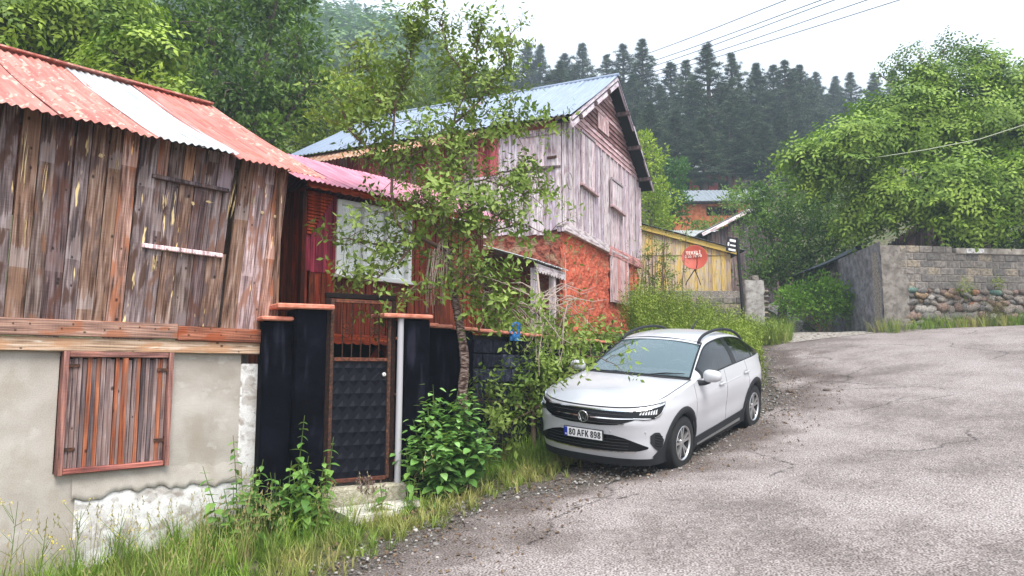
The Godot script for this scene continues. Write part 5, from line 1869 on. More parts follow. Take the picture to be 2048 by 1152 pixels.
func side_patch(u0: float, u1: float, v0: float, v1: float, s: float, off: float, n := 14, m := 6) -> ArrayMesh:
	var rows := []
	for j in m + 1:
		var row := []
		for i in n + 1:
			row.append(side_at(lerpf(u0, u1, float(i) / n), lerpf(v0, v1, float(j) / m), s, off))
		rows.append(row)
	var mb := MB.new()
	mb.grid(rows, [], s > 0)
	return mb.done()


func build_car() -> void:
	make_plan()
	var t := thing("parked_car", "white crossover car parked on the verge, front number plate 80 AFK 898", "car")
	var f := Vector3(-0.594, -0.1295, 0.794).normalized()
	var up := Vector3(-0.015, 0.989, 0.150)
	var r := f.cross(up).normalized()
	up = r.cross(f).normalized()
	t.transform = Transform3D(Basis(f, up, r), Vector3(1.367, 0.45, -9.616))
	var white := mat(lin(0.475, 0.48, 0.505), 0.28, 0.5)
	white.clearcoat_enabled = true
	white.clearcoat = 0.6
	white.clearcoat_roughness = 0.04
	var clad := mat(lin(0.022, 0.023, 0.026), 0.65, 0.35)
	var gloss := mat(lin(0.005, 0.005, 0.006), 0.24, 0.32)
	var chrome := mat(lin(0.75, 0.76, 0.78), 0.14)
	chrome.metallic = 1.0
	var silver := mat(lin(0.55, 0.56, 0.57), 0.30)
	silver.metallic = 0.85
	var rubber := mat(lin(0.018, 0.018, 0.019), 0.8)
	var seam := mat(lin(0.05, 0.05, 0.055), 0.8)
	var glass := StandardMaterial3D.new()
	glass.transparency = BaseMaterial3D.TRANSPARENCY_ALPHA
	glass.albedo_color = Color(0.50, 0.60, 0.63, 0.40)
	glass.roughness = 0.02
	glass.metallic_specular = 0.7
	var tint := StandardMaterial3D.new()
	tint.transparency = BaseMaterial3D.TRANSPARENCY_ALPHA
	tint.albedo_color = Color(0.012, 0.014, 0.016, 0.86)
	tint.roughness = 0.02
	tint.metallic_specular = 0.6
	var qf := q_of_x(0.33)
	var q_door := q_of_x(-0.42)
	var q_mid := q_of_x(-1.47)
	var q_rear := q_of_x(-2.30)
	var q_tail := q_of_x(-3.0)
	var q_end := plan_q[600]
	var low := func(q: float) -> float: return shell_bottom(q, 0.22)
	var high := func(q: float) -> float: return shell_top(q)
	# front bumper and lower shell, then fenders, doors and quarters on both sides
	part("front_bumper", shell(-qf, qf, 72, func(_q: float) -> float: return 0.22, high, 22), white, t)
	for s: float in [-1.0, 1.0]:
		part("fender", shell(qf * s, q_door * s, 56, low, high, 18), white, t) if s > 0 else part("fender", shell(q_door * s, qf * s, 56, low, high, 18), white, t)
		var fd := part("front_door", shell(minf(q_door * s, q_mid * s), maxf(q_door * s, q_mid * s), 18, low, high, 18), white, t)
		var rd := part("rear_door", shell(minf(q_mid * s, q_rear * s), maxf(q_mid * s, q_rear * s), 24, low, high, 18), white, t)
		part("rear_quarter", shell(minf(q_rear * s, q_tail * s), maxf(q_rear * s, q_tail * s), 50, low, high, 18), white, t)
		# door handles, in shallow cups
		for h in [[fd, -1.28, 0.86], [rd, -2.22, 0.89]]:
			var q := q_of_x(h[1]) * s
			var p := body(q, h[2], 0.022)
			var hm := MB.new()
			hm.bevel(Vector3.ZERO, Vector3(0.19, 0.030, 0.022), 0.009)
			part("handle", hm.done(), white, h[0], p)
			var cup := MB.new()
			cup.lathe([Vector2(0.0005, 0.003), Vector2(0.04, 0.002), Vector2(0.045, 0)], 14, Vector3.ZERO, Basis(Vector3.RIGHT, PI / 2 * s))
			var c := part("handle_cup", cup.done(), mat(lin(0.35, 0.35, 0.36), 0.4), h[0], body(q, h[2], 0.003))
			c.scale = Vector3(1.5, 0.75, 1)
		# seams between the panels
		for x in [-0.42, -1.47, -2.28]:
			var pts := []
			var rr := []
			for k in 12:
				var y := lerpf(0.34 if x > -2 else 0.66, shell_top(q_of_x(x)) - 0.005, k / 11.0)
				pts.append(body(q_of_x(x - 0.03 * (1.0 - k / 11.0) * (1.0 if x < -2 else 0.0)) * s, y, -0.001))
				rr.append(0.0035)
			part("door_seam", tube_mesh(pts, rr, 5), seam, t)
		# a crease along the doors
		var cp := []
		var cr := []
		for k in 26:
			cp.append(body(q_of_x(lerpf(-0.30, -3.0, k / 25.0)) * s, lerpf(0.80, 0.90, k / 25.0), -0.0045))
			cr.append(0.007 * sin(PI * clampf(k / 25.0 * 0.98 + 0.02, 0, 1)) + 0.001)
		part("door_crease", tube_mesh(cp, cr, 6), white, t)
		# dark cladding round the wheels and along the sill
		for xc: float in [0.0, -2.566]:
			var rows := [[], [], [], []]
			var n := 34
			for k in n + 1:
				var a := lerpf(-0.42, PI + 0.42, float(k) / n)
				for e in 4:
					var rad: float = [0.350, 0.378, 0.438, 0.446][e]
					var px: float = xc + cos(a) * rad
					var py: float = 0.325 + sin(a) * rad
					rows[e].append(body(q_of_x(px) * s, maxf(py, 0.17), [-0.05, 0.016, 0.012, -0.004][e]))
			var mb := MB.new()
			mb.grid(rows, [], s < 0)
			part("wheel_arch", mb.done(), clad, t)
		part("sill_cladding", plate([[q_of_x(-0.36), 0.165, 0.30], [q_of_x(-1.2), 0.165, 0.325], [q_of_x(-2.05), 0.17, 0.36], [q_of_x(-2.19), 0.2, 0.40]], 0.014, 20, 3, s), clad, t)
		part("sill_strip", plate([[q_of_x(-0.5), 0.19, 0.208], [q_of_x(-1.3), 0.205, 0.235], [q_of_x(-2.0), 0.225, 0.262]], 0.024, 16, 2, s), silver, t)
		# glasshouse: frame above the windows, three dark panes, pillars
		part("window_frame", side_patch(0.0, 1.0, 0.90, 1.0, s, 0.0, 40, 3), white, t)
		part("rear_pillar", side_patch(0.885, 1.0, 0.0, 0.90, s, 0.0, 12, 6), white, t)
		part("front_pillar", side_patch(0.0, 0.085, 0.0, 0.90, s, 0.0, 10, 6), white, t)
		for w in [[0.10, 0.47], [0.50, 0.70], [0.715, 0.875]]:
			part("side_window", side_patch(w[0], w[1], 0.05, 0.885, s, 0.006, 16, 8), tint, t)
		for w in [[0.085, 0.105], [0.465, 0.505], [0.697, 0.718], [0.870, 0.888]]:
			part("window_pillar", side_patch(w[0], w[1], 0.0, 0.90, s, 0.009, 4, 8), gloss, t)
		for v in [0.02, 0.895]:
			part("window_trim", side_patch(0.085, 0.888, v - 0.02, v + 0.028, s, 0.011, 40, 2), gloss, t)
		# roof rail
		var rp := []
		var ra := []
		for k in 22:
			var u := lerpf(0.27, 0.80, k / 21.0)
			var p := roof_rail(u, s)
			p.z *= 0.95
			p.y += 0.022 + 0.052 * pow(sin(PI * clampf(k / 21.0, 0, 1)), 0.4)
			rp.append(p)
			ra.append(0.021)
		part("roof_rail", tube_mesh(rp, ra, 8), clad, t)
		# mirror
		build_mirror(t, s, white, clad)
		# lamps at the front corner
		build_headlamp(t, s, gloss, chrome)
		part("fog_vent", plate([[0.80, 0.44, 0.52], [0.86, 0.38, 0.555], [0.93, 0.33, 0.55], [1.0, 0.30, 0.46]], 0.008, 12, 4, s), clad, t)
		for k in 5:
			part("vent_rib", plate([[0.86, 0.405 + k * 0.03, 0.412 + k * 0.03], [0.97, 0.375 + k * 0.03, 0.382 + k * 0.03]], 0.013, 6, 1, s), gloss, t)
		part("corner_skirt", plate([[0.84, 0.17, 0.27], [0.95, 0.17, 0.34], [1.04, 0.17, 0.40], [1.09, 0.17, 0.42]], 0.012, 10, 3, s), clad, t)
		part("tail_lamp", plate([[q_of_x(-3.02), 0.93, 1.0], [q_of_x(-3.2), 0.86, 1.01], [q_of_x(-3.34), 0.84, 0.99]], 0.008, 10, 3, s), gloss, t)
		# wheels
		for xc: float in [0.0, -2.566]:
			build_wheel(t, Vector3(xc, 0.325, s * 0.775), s, rubber, silver)
	part("rear_bumper", shell(q_tail, 2 * q_end - q_tail, 2, func(_q: float) -> float: return 0.25, func(_q: float) -> float: return 0.3, 1), clad, t)
	var tl := MB.new()
	var trows := []
	for j in 13:
		var row := []
		for i in 41:
			var q := lerpf(q_tail, q_end, 1.0 - absf(i - 20) / 20.0 * 1.0)
			row.append(body(q * (1.0 if i >= 20 else -1.0), lerpf(0.24, shell_top(q), j / 12.0)))
		trows.append(row)
	tl.grid(trows)
	part("tailgate", tl.done(), white, t)
	# bonnet with its rim, windscreen, roof, rear screen
	var near := []
	var far := []
	for i in 41:
		var q := lerpf(-qf, qf, i / 40.0)
		near.append(body(q, shell_top(q)))
		var zz := lerpf(-1, 1, i / 40.0)
		far.append(Vector3(-0.50 + 0.13 * (1 - zz * zz), 1.0 + 0.03 * (1 - zz * zz), zz * 0.81))
	var lf := []
	var rt := []
	for j in 25:
		var q := lerpf(qf, q_of_x(-0.50), j / 24.0)
		rt.append(body(q, shell_top(q)))
		lf.append(body(-q, shell_top(q)))
	far[0] = lf[24]
	far[40] = rt[24]
	var hood := part("bonnet", coons(near, far, lf, rt, 0.05, true), white, t)
	for s: float in [-1.0, 1.0]:
		var hp := []
		var hr := []
		for k in 18:
			var ff := k / 17.0
			hp.append(Vector3(lerpf(0.50, -0.30, ff), lerpf(0.900, 1.026, pow(ff, 0.8)) , s * lerpf(0.36, 0.56, ff)))
			hr.append(0.002 + 0.010 * sin(PI * ff))
		part("bonnet_crease", tube_mesh(hp, hr, 6), white, hood)
		var gp := []
		var gr2 := []
		for k in 20:
			var q := lerpf(qf * 0.82, q_of_x(-0.48), k / 19.0)
			var p := body(q * s, shell_top(q), -0.055)
			gp.append(p + Vector3(0, 0.0265, 0))
			gr2.append(0.004)
		part("bonnet_seam", tube_mesh(gp, gr2, 5), seam, hood)
	var w0 := []
	var w1 := []
	var wl := []
	var wr := []
	for i in 25:
		var zz := lerpf(-1, 1, i / 24.0)
		w0.append(Vector3(-0.53 + 0.13 * (1 - zz * zz), 1.025 + 0.02 * (1 - zz * zz), zz * 0.735))
		w1.append(Vector3(-1.27 + 0.06 * (1 - zz * zz), 1.385 + 0.055 * (1 - zz * zz), zz * 0.585))
	for j in 13:
		wl.append(w0[0].lerp(w1[0], j / 12.0) + Vector3(0, 0.02 * sin(PI * j / 12.0), 0))
		wr.append(w0[24].lerp(w1[24], j / 12.0) + Vector3(0, 0.02 * sin(PI * j / 12.0), 0))
	part("windscreen", coons(w0, w1, wl, wr, 0.012, true), glass, t)
	for q in [[w0, 0.014], [w1, 0.012], [wl, 0.014], [wr, 0.014]]:
		var rr := []
		for k in q[0].size():
			rr.append(q[1])
		part("windscreen_trim", tube_mesh(q[0], rr, 6), gloss, t)
	part("cowl", tube_mesh([far[1] + Vector3(-0.02, 0.0, 0.02), far[10], far[20], far[30], far[39] + Vector3(-0.02, 0.0, -0.02)], [0.02, 0.022, 0.024, 0.022, 0.02], 8), clad, t)
	for q in [[0.34, -0.28], [-0.2, -0.66]]:
		part("wiper", tube_mesh([Vector3(-0.43, 1.045, q[0]), Vector3(-0.47, 1.075, (q[0] + q[1]) / 2), Vector3(-0.53, 1.075, q[1])], [0.012, 0.009, 0.006], 6), clad, t)
	var rows := []
	for j in 27:
		var u := lerpf(0.268, 0.80, j / 26.0)
		var a := roof_rail(u, -1)
		var row := []
		for i in 21:
			var zz := lerpf(-1, 1, i / 20.0)
			row.append(Vector3(a.x + 0.05 * (1 - zz * zz) * (1 - j / 26.0), a.y + 0.055 * (1 - pow(absf(zz), 2.4)), zz * absf(a.z)))
		rows.append(row)
	var rm := MB.new()
	rm.grid(rows, [], true)
	part("roof", rm.done(), white, t)
	rows = []
	for j in 13:
		var u := lerpf(0.80, 1.0, j / 12.0)
		var a := roof_rail(u, -1)
		var row := []
		for i in 21:
			var zz := lerpf(-1, 1, i / 20.0)
			row.append(Vector3(a.x - 0.10 * (1 - zz * zz) * (j / 12.0), a.y + 0.055 * (1 - pow(absf(zz), 2.4)) * (1 - j / 14.0), zz * absf(a.z)))
		rows.append(row)
	rm = MB.new()
	rm.grid(rows, [], true)
	part("rear_screen", rm.done(), gloss, t)
	part("antenna", tube_mesh([Vector3(-2.35, 1.46, 0), Vector3(-2.42, 1.50, 0), Vector3(-2.6, 1.60, 0)], [0.02, 0.012, 0.004], 6), clad, t)
	# grille, bars, emblem, intake, plate
	part("grille", plate([[-0.70, 0.755, 0.80], [-0.60, 0.705, 0.805], [-0.42, 0.648, 0.805], [-0.2, 0.63, 0.807], [0.2, 0.63, 0.807], [0.42, 0.648, 0.805], [0.60, 0.705, 0.805], [0.70, 0.755, 0.80]], 0.006, 40, 5), gloss, t)
	part("grille_strip", plate([[-0.58, 0.798, 0.806], [0.0, 0.797, 0.807], [0.58, 0.798, 0.806]], 0.014, 30, 1), chrome, t)
	for s: float in [-1.0, 1.0]:
		part("grille_strip", plate([[0.085, 0.708, 0.722], [0.4, 0.712, 0.724], [0.62, 0.724, 0.731]], 0.015, 14, 1, s), chrome, t)
		part("sensor", bev_mesh(Vector3(0.012, 0.03, 0.03), 0.005), mat(lin(0.4, 0.4, 0.42), 0.4), t, body(0.33 * s, 0.565, -0.002))
		part("sensor", bev_mesh(Vector3(0.012, 0.028, 0.028), 0.005), mat(lin(0.4, 0.4, 0.42), 0.4), t, body(0.74 * s, 0.565, -0.002))
	for k in 3:
		part("grille_bar", plate([[-0.5, 0.66 + k * 0.05, 0.664 + k * 0.05], [0.5, 0.66 + k * 0.05, 0.664 + k * 0.05]], 0.010, 20, 1), mat(lin(0.03, 0.03, 0.032), 0.4), t)
	part("intake", plate([[-0.78, 0.375, 0.395], [-0.66, 0.35, 0.44], [-0.50, 0.335, 0.495], [-0.36, 0.328, 0.525], [0.0, 0.322, 0.53], [0.36, 0.328, 0.525], [0.50, 0.335, 0.495], [0.66, 0.35, 0.44], [0.78, 0.375, 0.395]], 0.006, 44, 5), gloss, t)
	for k in 4:
		part("intake_bar", plate([[-0.55, 0.37 + k * 0.034, 0.375 + k * 0.034], [0.55, 0.37 + k * 0.034, 0.375 + k * 0.034]], 0.010, 24, 1), mat(lin(0.025, 0.025, 0.027), 0.5), t)
	part("intake_strip", plate([[-0.64, 0.338, 0.350], [0.0, 0.318, 0.330], [0.64, 0.338, 0.350]], 0.014, 30, 1), chrome, t)
	part("lip", plate([[-0.92, 0.17, 0.245], [-0.6, 0.16, 0.25], [0.0, 0.155, 0.255], [0.6, 0.16, 0.25], [0.92, 0.17, 0.245]], 0.010, 40, 3), clad, t)
	build_plate_and_emblem(t, chrome)
	# under the body
	part("floor_pan", box_mesh(Vector3(3.7, 0.12, 1.36)), rubber, t, Vector3(-1.27, 0.26, 0))
	for xc: float in [0.0, -2.566]:
		for s: float in [-1.0, 1.0]:
			var wh := MB.new()
			wh.lathe([Vector2(0.37, -0.16), Vector2(0.375, 0.0), Vector2(0.375, 0.1)], 24, Vector3.ZERO, Basis(Vector3.RIGHT, PI / 2))
			part("wheel_housing", wh.done(), rubber, t, Vector3(xc, 0.33, s * 0.70))
			part("axle", tube_mesh([Vector3(xc, 0.325, s * 0.2), Vector3(xc, 0.325, s * 0.72)], [0.06, 0.06], 8), rubber, t)
	# cabin
	var trim := mat(lin(0.03, 0.031, 0.033), 0.8)
	part("dashboard", bev_mesh(Vector3(0.5, 0.22, 1.36), 0.06), trim, t, Vector3(-0.80, 0.93, 0))
	part("cabin_floor", box_mesh(Vector3(2.4, 0.05, 1.4)), trim, t, Vector3(-1.7, 0.42, 0))
	for s: float in [-1.0, 1.0]:
		part("door_card", box_mesh(Vector3(2.4, 0.55, 0.03)), trim, t, Vector3(-1.75, 0.7, s * 0.76))
		var sb := part("seat", bev_mesh(Vector3(0.5, 0.16, 0.5), 0.06), trim, t, Vector3(-1.55, 0.58, s * 0.36))
		part("seat_back", bev_mesh(Vector3(0.14, 0.62, 0.48), 0.06), trim, sb, Vector3(-0.27, 0.34, 0), Vector3(0, 0, 0.28))
		part("headrest", bev_mesh(Vector3(0.10, 0.18, 0.26), 0.045), trim, sb, Vector3(-0.40, 0.72, 0), Vector3(0, 0, 0.2))
	part("rear_seat", bev_mesh(Vector3(0.16, 0.7, 1.2), 0.06), trim, t, Vector3(-2.5, 0.85, 0), Vector3(0, 0, 0.35))
	var sw := []
	var sr := []
	for k in 25:
		var a := TAU * k / 24.0
		sw.append(Vector3(-1.08 + sin(a) * 0.06, 1.0 + sin(a) * 0.17, -0.36 + cos(a) * 0.185))
		sr.append(0.016)
	part("steering_wheel", tube_mesh(sw, sr, 6), trim, t)
	part("rear_view_mirror", bev_mesh(Vector3(0.03, 0.06, 0.22), 0.012), trim, t, Vector3(-1.12, 1.33, 0))


func build_mirror(t: Node3D, s: float, white: Material, clad: Material) -> void:
	var rows := []
	for j in 13:
		var v := -PI / 2 + PI * j / 12.0
		var row := []
		for i in 21:
			var a := TAU * (i % 20) / 20
			var p := Vector3(cos(a) * cos(v), sin(v), sin(a) * cos(v))
			var q := p / pow(pow(absf(p.x), 2.8) + pow(absf(p.y), 2.8) + pow(absf(p.z), 2.8), 1 / 2.8)
			var x := q.x * (0.11 if q.x > 0 else 0.035)
			row.append(Vector3(x, q.y * (0.078 - 0.012 * q.z * s), q.z * 0.115))
		rows.append(row)
	var b := MB.new()
	b.grid(rows, [], true)
	var at := Vector3(-0.66, 1.055, s * 0.985)
	var m := part("mirror", b.done(), white, t, at, Vector3(0, -0.12 * s, 0))
	part("mirror_foot", tube_mesh([Vector3(0.03, -0.055, -s * 0.03), Vector3(0.05, -0.085, -s * 0.09), Vector3(0.06, -0.09, -s * 0.20)], [0.035, 0.032, 0.04], 8), clad, m)
	part("mirror_glass", box_mesh(Vector3(0.01, 0.12, 0.18)), mat(lin(0.2, 0.22, 0.25), 0.05), m, Vector3(-0.032, 0, 0))


func build_headlamp(t: Node3D, s: float, gloss: Material, chrome: Material) -> void:
	var lens := mat(lin(0.008, 0.009, 0.010), 0.12, 0.35)
	var o := part("headlamp", plate([[0.48, 0.74, 0.805], [0.60, 0.722, 0.815], [0.72, 0.708, 0.833], [0.86, 0.718, 0.857], [0.94, 0.748, 0.874], [1.0, 0.83, 0.884]], 0.010, 22, 5, s), lens, t)
	part("lamp_rim", plate([[0.50, 0.798, 0.806], [0.72, 0.820, 0.834], [0.86, 0.841, 0.858], [0.985, 0.862, 0.882]], 0.016, 14, 1, s), chrome, o)
	part("lamp_rim", plate([[0.85, 0.722, 0.733], [0.93, 0.75, 0.768], [0.99, 0.83, 0.848]], 0.016, 10, 1, s), chrome, o)
	part("lamp_strip", plate([[0.60, 0.726, 0.734], [0.80, 0.718, 0.729]], 0.016, 8, 1, s), chrome, o)
	for k in 7:
		var q := 0.66 + k * 0.032
		part("reflector", plate([[q, 0.765, 0.78 + k * 0.004], [q + 0.018, 0.768, 0.795 + k * 0.004]], 0.0135, 3, 1, s), mat(lin(0.55, 0.56, 0.58), 0.2), o)


func build_wheel(t: Node3D, at: Vector3, s: float, rubber: Material, silver: Material) -> void:
	var b := MB.new()
	var out := Basis(Vector3.RIGHT, PI / 2 * s)
	b.lathe([Vector2(0.205, -0.10), Vector2(0.24, -0.105), Vector2(0.30, -0.10), Vector2(0.322, -0.085), Vector2(0.326, -0.03), Vector2(0.326, 0.03), Vector2(0.322, 0.085), Vector2(0.30, 0.10), Vector2(0.25, 0.104), Vector2(0.208, 0.098)], 40, Vector3.ZERO, out)
	var w := part("wheel", b.done(), rubber, t, at)
	b = MB.new()
	b.lathe([Vector2(0.208, 0.098), Vector2(0.200, 0.100), Vector2(0.193, 0.085), Vector2(0.188, 0.03), Vector2(0.186, -0.02), Vector2(0.0005, -0.03)], 36, Vector3.ZERO, out)
	var dark := mat(lin(0.03, 0.03, 0.032), 0.5)
	var rim := part("rim", b.done(), dark, w)
	b = MB.new()
	b.lathe([Vector2(0.211, 0.092), Vector2(0.207, 0.103), Vector2(0.198, 0.100), Vector2(0.190, 0.085)], 36, Vector3.ZERO, out)
	b.lathe([Vector2(0.058, 0.03), Vector2(0.054, 0.075), Vector2(0.040, 0.084), Vector2(0.0005, 0.086)], 20, Vector3.ZERO, out)
	for k in 5:
		for d in [-0.16, 0.16]:
			var a := TAU * k / 5 + 0.3
			var e: float = a + d * 1.25
			var p0 := Vector3(cos(a + d * 0.7) * 0.035, 0, sin(a + d * 0.7) * 0.035)
			var p1 := Vector3(cos(e) * 0.198, 0, sin(e) * 0.198)
			var dir := (p1 - p0).normalized()
			var sd := Vector3(-dir.z, 0, dir.x)
			var p := []
			for lv in [[0.045, 0.02], [0.082, 0.088]]:
				p.append_array([p0 - sd * 0.012 + Vector3(0, lv[0], 0), p1 - sd * 0.019 + Vector3(0, lv[1], 0), p1 + sd * 0.019 + Vector3(0, lv[1], 0), p0 + sd * 0.012 + Vector3(0, lv[0], 0)])
			for i in 8:
				p[i] = out * p[i]
			b.hexa(p)
	part("spokes", b.done(), silver, rim)


func build_plate_and_emblem(t: Node3D, chrome: Material) -> void:
	var font := SystemFont.new()
	font.font_names = PackedStringArray(["Droid Sans"])
	font.font_weight = 700
	var pl := part("number_plate", bev_mesh(Vector3(0.02, 0.128, 0.54), 0.006), mat(lin(0.01, 0.01, 0.01), 0.5), t, Vector3(0.872, 0.512, 0), Vector3(0, 0, -0.04))
	part("plate_face", box_mesh(Vector3(0.006, 0.110, 0.515)), mat(lin(0.76, 0.76, 0.78), 0.4), pl, Vector3(0.0095, 0, 0))
	# the car's right is at the viewer's left
	part("plate_band", box_mesh(Vector3(0.003, 0.108, 0.042)), mat(lin(0.01, 0.03, 0.33), 0.4), pl, Vector3(0.0135, 0, 0.235))
	for q in [["80 AFK 898", 32, -0.022, 0.0, 0.0034, lin(0.01, 0.01, 0.01)], ["TR", 16, 0.235, -0.032, 0.0016, lin(0.75, 0.75, 0.78)]]:
		var tm := TextMesh.new()
		tm.text = q[0]
		tm.font = font
		tm.font_size = q[1]
		tm.pixel_size = q[4]
		tm.depth = 0.002
		var o := part("lettering", tm, mat(q[5], 0.5), pl, Vector3(0.0145, q[3], q[2]), Vector3(0, PI / 2, 0))
		if q[1] == 32:
			var w := tm.get_aabb().size.x
			o.scale = Vector3(0.43 / maxf(w, 0.01), 0.078 / maxf(tm.get_aabb().size.y, 0.01), 1)
	# round emblem with a V above a W
	var c := Vector3(body(0, 0.715, 0.02).x, 0.715, 0)
	var e := part("emblem", disc(0.068), mat(lin(0.02, 0.021, 0.023), 0.3), t, c, Vector3(0, 0, -0.12))
	var ring := []
	var rr := []
	for k in 37:
		var a := TAU * k / 36.0
		ring.append(Vector3(0.008, sin(a) * 0.066, cos(a) * 0.066))
		rr.append(0.0055)
	part("ring", tube_mesh(ring, rr, 6), chrome, e)
	for l in [[Vector2(-0.026, 0.056), Vector2(0.0, 0.006), Vector2(0.026, 0.056)], [Vector2(-0.053, 0.034), Vector2(-0.027, -0.052), Vector2(0.0, -0.006), Vector2(0.027, -0.052), Vector2(0.053, 0.034)]]:
		var pts := []
		var r2 := []
		for v in l:
			pts.append(Vector3(0.009, v.y, v.x))
			r2.append(0.0058)
		part("letter", tube_mesh(pts, r2, 6), chrome, e)


func disc(r: float) -> ArrayMesh:
	var b := MB.new()
	b.lathe([Vector2(0.0005, 0.006), Vector2(r * 0.9, 0.005), Vector2(r, 0.0), Vector2(r, -0.01)], 28, Vector3.ZERO, Basis(Vector3.BACK, -PI / 2))
	return b.done()


# ------------------------------------------------------------------ trees
func tree_lobes() -> Dictionary:
	var L := {}
	L.walnut_a = [[-9.05, 7.88, -13.00, 0.92, 1.0], [-8.40, 7.97, -13.60, 1.01, 1.0], [-7.14, 7.29, -13.20, 0.76, 1.0], [-6.39, 6.59, -13.00, 0.46, 1.0], [-9.02, 9.30, -14.00, 1.14, 1.0], [-10.25, 7.97, -13.00, 1.23, 1.0], [-7.57, 8.47, -13.80, 0.75, 1.0], [-6.55, 7.48, -13.40, 0.41, 1.0], [-8.88, 6.76, -12.60, 0.60, 1.0], [-7.39, 6.65, -12.80, 0.48, 1.0]]
	L.dark_a = [[-7.48, 10.05, -17.50, 1.42, 1.0], [-6.28, 10.71, -18.30, 1.30, 1.0], [-5.23, 9.53, -17.50, 0.73, 1.0], [-6.48, 8.31, -17.00, 1.21, 1.0], [-7.57, 8.02, -17.20, 0.93, 1.0], [-5.67, 7.94, -17.50, 0.95, 1.0], [-8.37, 9.76, -18.00, 0.97, 1.0], [-5.02, 8.45, -17.50, 0.65, 1.0], [-7.58, 12.05, -18.50, 1.63, 1.0], [-5.98, 11.56, -18.10, 1.10, 1.0], [-9.03, 10.35, -18.40, 1.00, 1.0], [-5.93, 7.06, -16.90, 0.57, 1.0], [-6.79, 6.99, -16.70, 0.56, 1.0]]
	L.lime_a = [[-5.44, 10.73, -24.00, 1.17, 1.0], [-6.35, 9.95, -24.00, 1.07, 1.0], [-4.67, 9.86, -24.00, 0.94, 1.0], [-7.39, 9.25, -24.50, 0.91, 1.0], [-5.57, 9.18, -24.00, 0.97, 1.0], [-6.63, 11.49, -24.60, 0.75, 1.0], [-4.23, 9.00, -24.00, 0.73, 1.0]]
	L.back_a = [[-4.89, 15.64, -38.00, 1.80, 1.0], [-2.71, 17.00, -39.00, 1.63, 1.0], [-6.67, 16.72, -39.00, 1.45, 1.0], [-1.09, 16.82, -40.00, 1.30, 1.0], [-4.04, 17.98, -40.00, 1.22, 1.0]]
	L.walnut_b = [[10.09, 8.08, -21.50, 1.34, 1.0], [11.89, 8.86, -22.00, 1.67, 1.0], [13.63, 9.44, -22.30, 1.81, 1.0], [14.80, 8.67, -21.90, 1.66, 1.0], [10.90, 6.56, -21.20, 1.15, 1.0], [12.30, 6.66, -20.70, 1.47, 1.0], [14.07, 6.57, -20.90, 1.34, 1.0], [9.26, 7.60, -21.70, 0.91, 1.0], [16.31, 9.92, -22.30, 1.66, 1.0], [15.71, 7.41, -21.30, 1.58, 1.0], [8.59, 7.85, -21.50, 0.58, 1.0], [14.56, 10.77, -22.40, 0.91, 1.0], [10.40, 6.19, -21.90, 0.89, 1.0], [13.04, 5.75, -20.50, 0.83, 1.0], [12.80, 10.33, -22.10, 0.82, 1.0]]
	L.sprigs = [[13.40, 11.41, -22.00, 0.68, 0.45], [13.96, 11.33, -22.00, 0.59, 0.45], [11.93, 10.93, -22.00, 0.54, 0.45], [12.64, 11.17, -22.00, 0.57, 0.45], [14.92, 10.61, -22.00, 0.59, 0.45], [11.37, 10.61, -22.00, 0.45, 0.45]]
	L.plum_a = [[10.06, 7.80, -26.50, 1.58, 1.0], [9.19, 6.51, -26.50, 1.22, 1.0], [10.66, 6.34, -26.10, 1.59, 1.0], [9.47, 5.14, -25.90, 1.16, 1.0], [11.70, 7.80, -26.90, 1.27, 1.0], [8.74, 4.99, -26.10, 0.81, 1.0], [8.82, 7.80, -26.90, 0.76, 1.0], [11.91, 6.23, -26.50, 1.25, 1.0], [10.92, 5.07, -26.00, 1.05, 1.0]]
	L.lime_b = [[6.27, 10.96, -33.00, 0.94, 1.0], [6.46, 9.33, -33.00, 1.16, 1.0], [6.10, 11.78, -33.00, 0.62, 1.0], [6.71, 8.29, -33.00, 0.94, 1.0]]
	L.dark_b = [[7.97, 10.28, -36.00, 0.97, 1.0], [8.12, 11.43, -36.00, 0.68, 1.0], [7.83, 9.40, -36.00, 0.97, 1.0]]
	L.back_b = [[11.42, 9.29, -40.00, 1.08, 1.0], [10.17, 8.87, -40.00, 0.97, 1.0], [12.29, 10.82, -40.00, 0.81, 1.0]]
	L.lane_bush = [[9.44, 3.58, -22.60, 0.83, 1.0], [10.21, 3.58, -22.60, 0.68, 1.0], [8.60, 3.58, -22.60, 0.64, 1.0], [9.77, 4.04, -22.60, 0.52, 1.0], [9.00, 3.92, -22.60, 0.52, 1.0]]
	L.pillar_bush = [[7.02, 2.66, -20.60, 0.28, 1.0], [7.35, 2.73, -20.60, 0.22, 1.0]]
	L.vine = [[-0.10, 1.87, -11.00, 0.37, 1.0], [0.39, 1.96, -11.40, 0.37, 1.0], [0.86, 1.98, -12.00, 0.37, 1.0], [1.41, 1.99, -12.60, 0.34, 1.0], [1.92, 1.92, -13.20, 0.27, 1.0], [0.26, 1.36, -10.80, 0.40, 1.0], [0.65, 1.43, -11.20, 0.38, 1.0], [0.40, 0.93, -10.80, 0.28, 1.0], [-0.10, 1.16, -10.40, 0.28, 1.0], [-0.16, 0.78, -10.00, 0.20, 1.0], [1.12, 1.57, -11.40, 0.31, 1.0], [-0.43, 1.18, -10.00, 0.24, 1.0]]
	L.weeds = [[3.31, 2.64, -16.00, 0.59, 1.0], [4.15, 2.66, -16.30, 0.57, 1.0], [4.79, 2.68, -16.60, 0.47, 1.0], [2.99, 2.53, -16.00, 0.43, 1.0], [5.04, 2.32, -16.00, 0.32, 1.0], [3.99, 2.94, -17.00, 0.46, 1.0]]
	return L


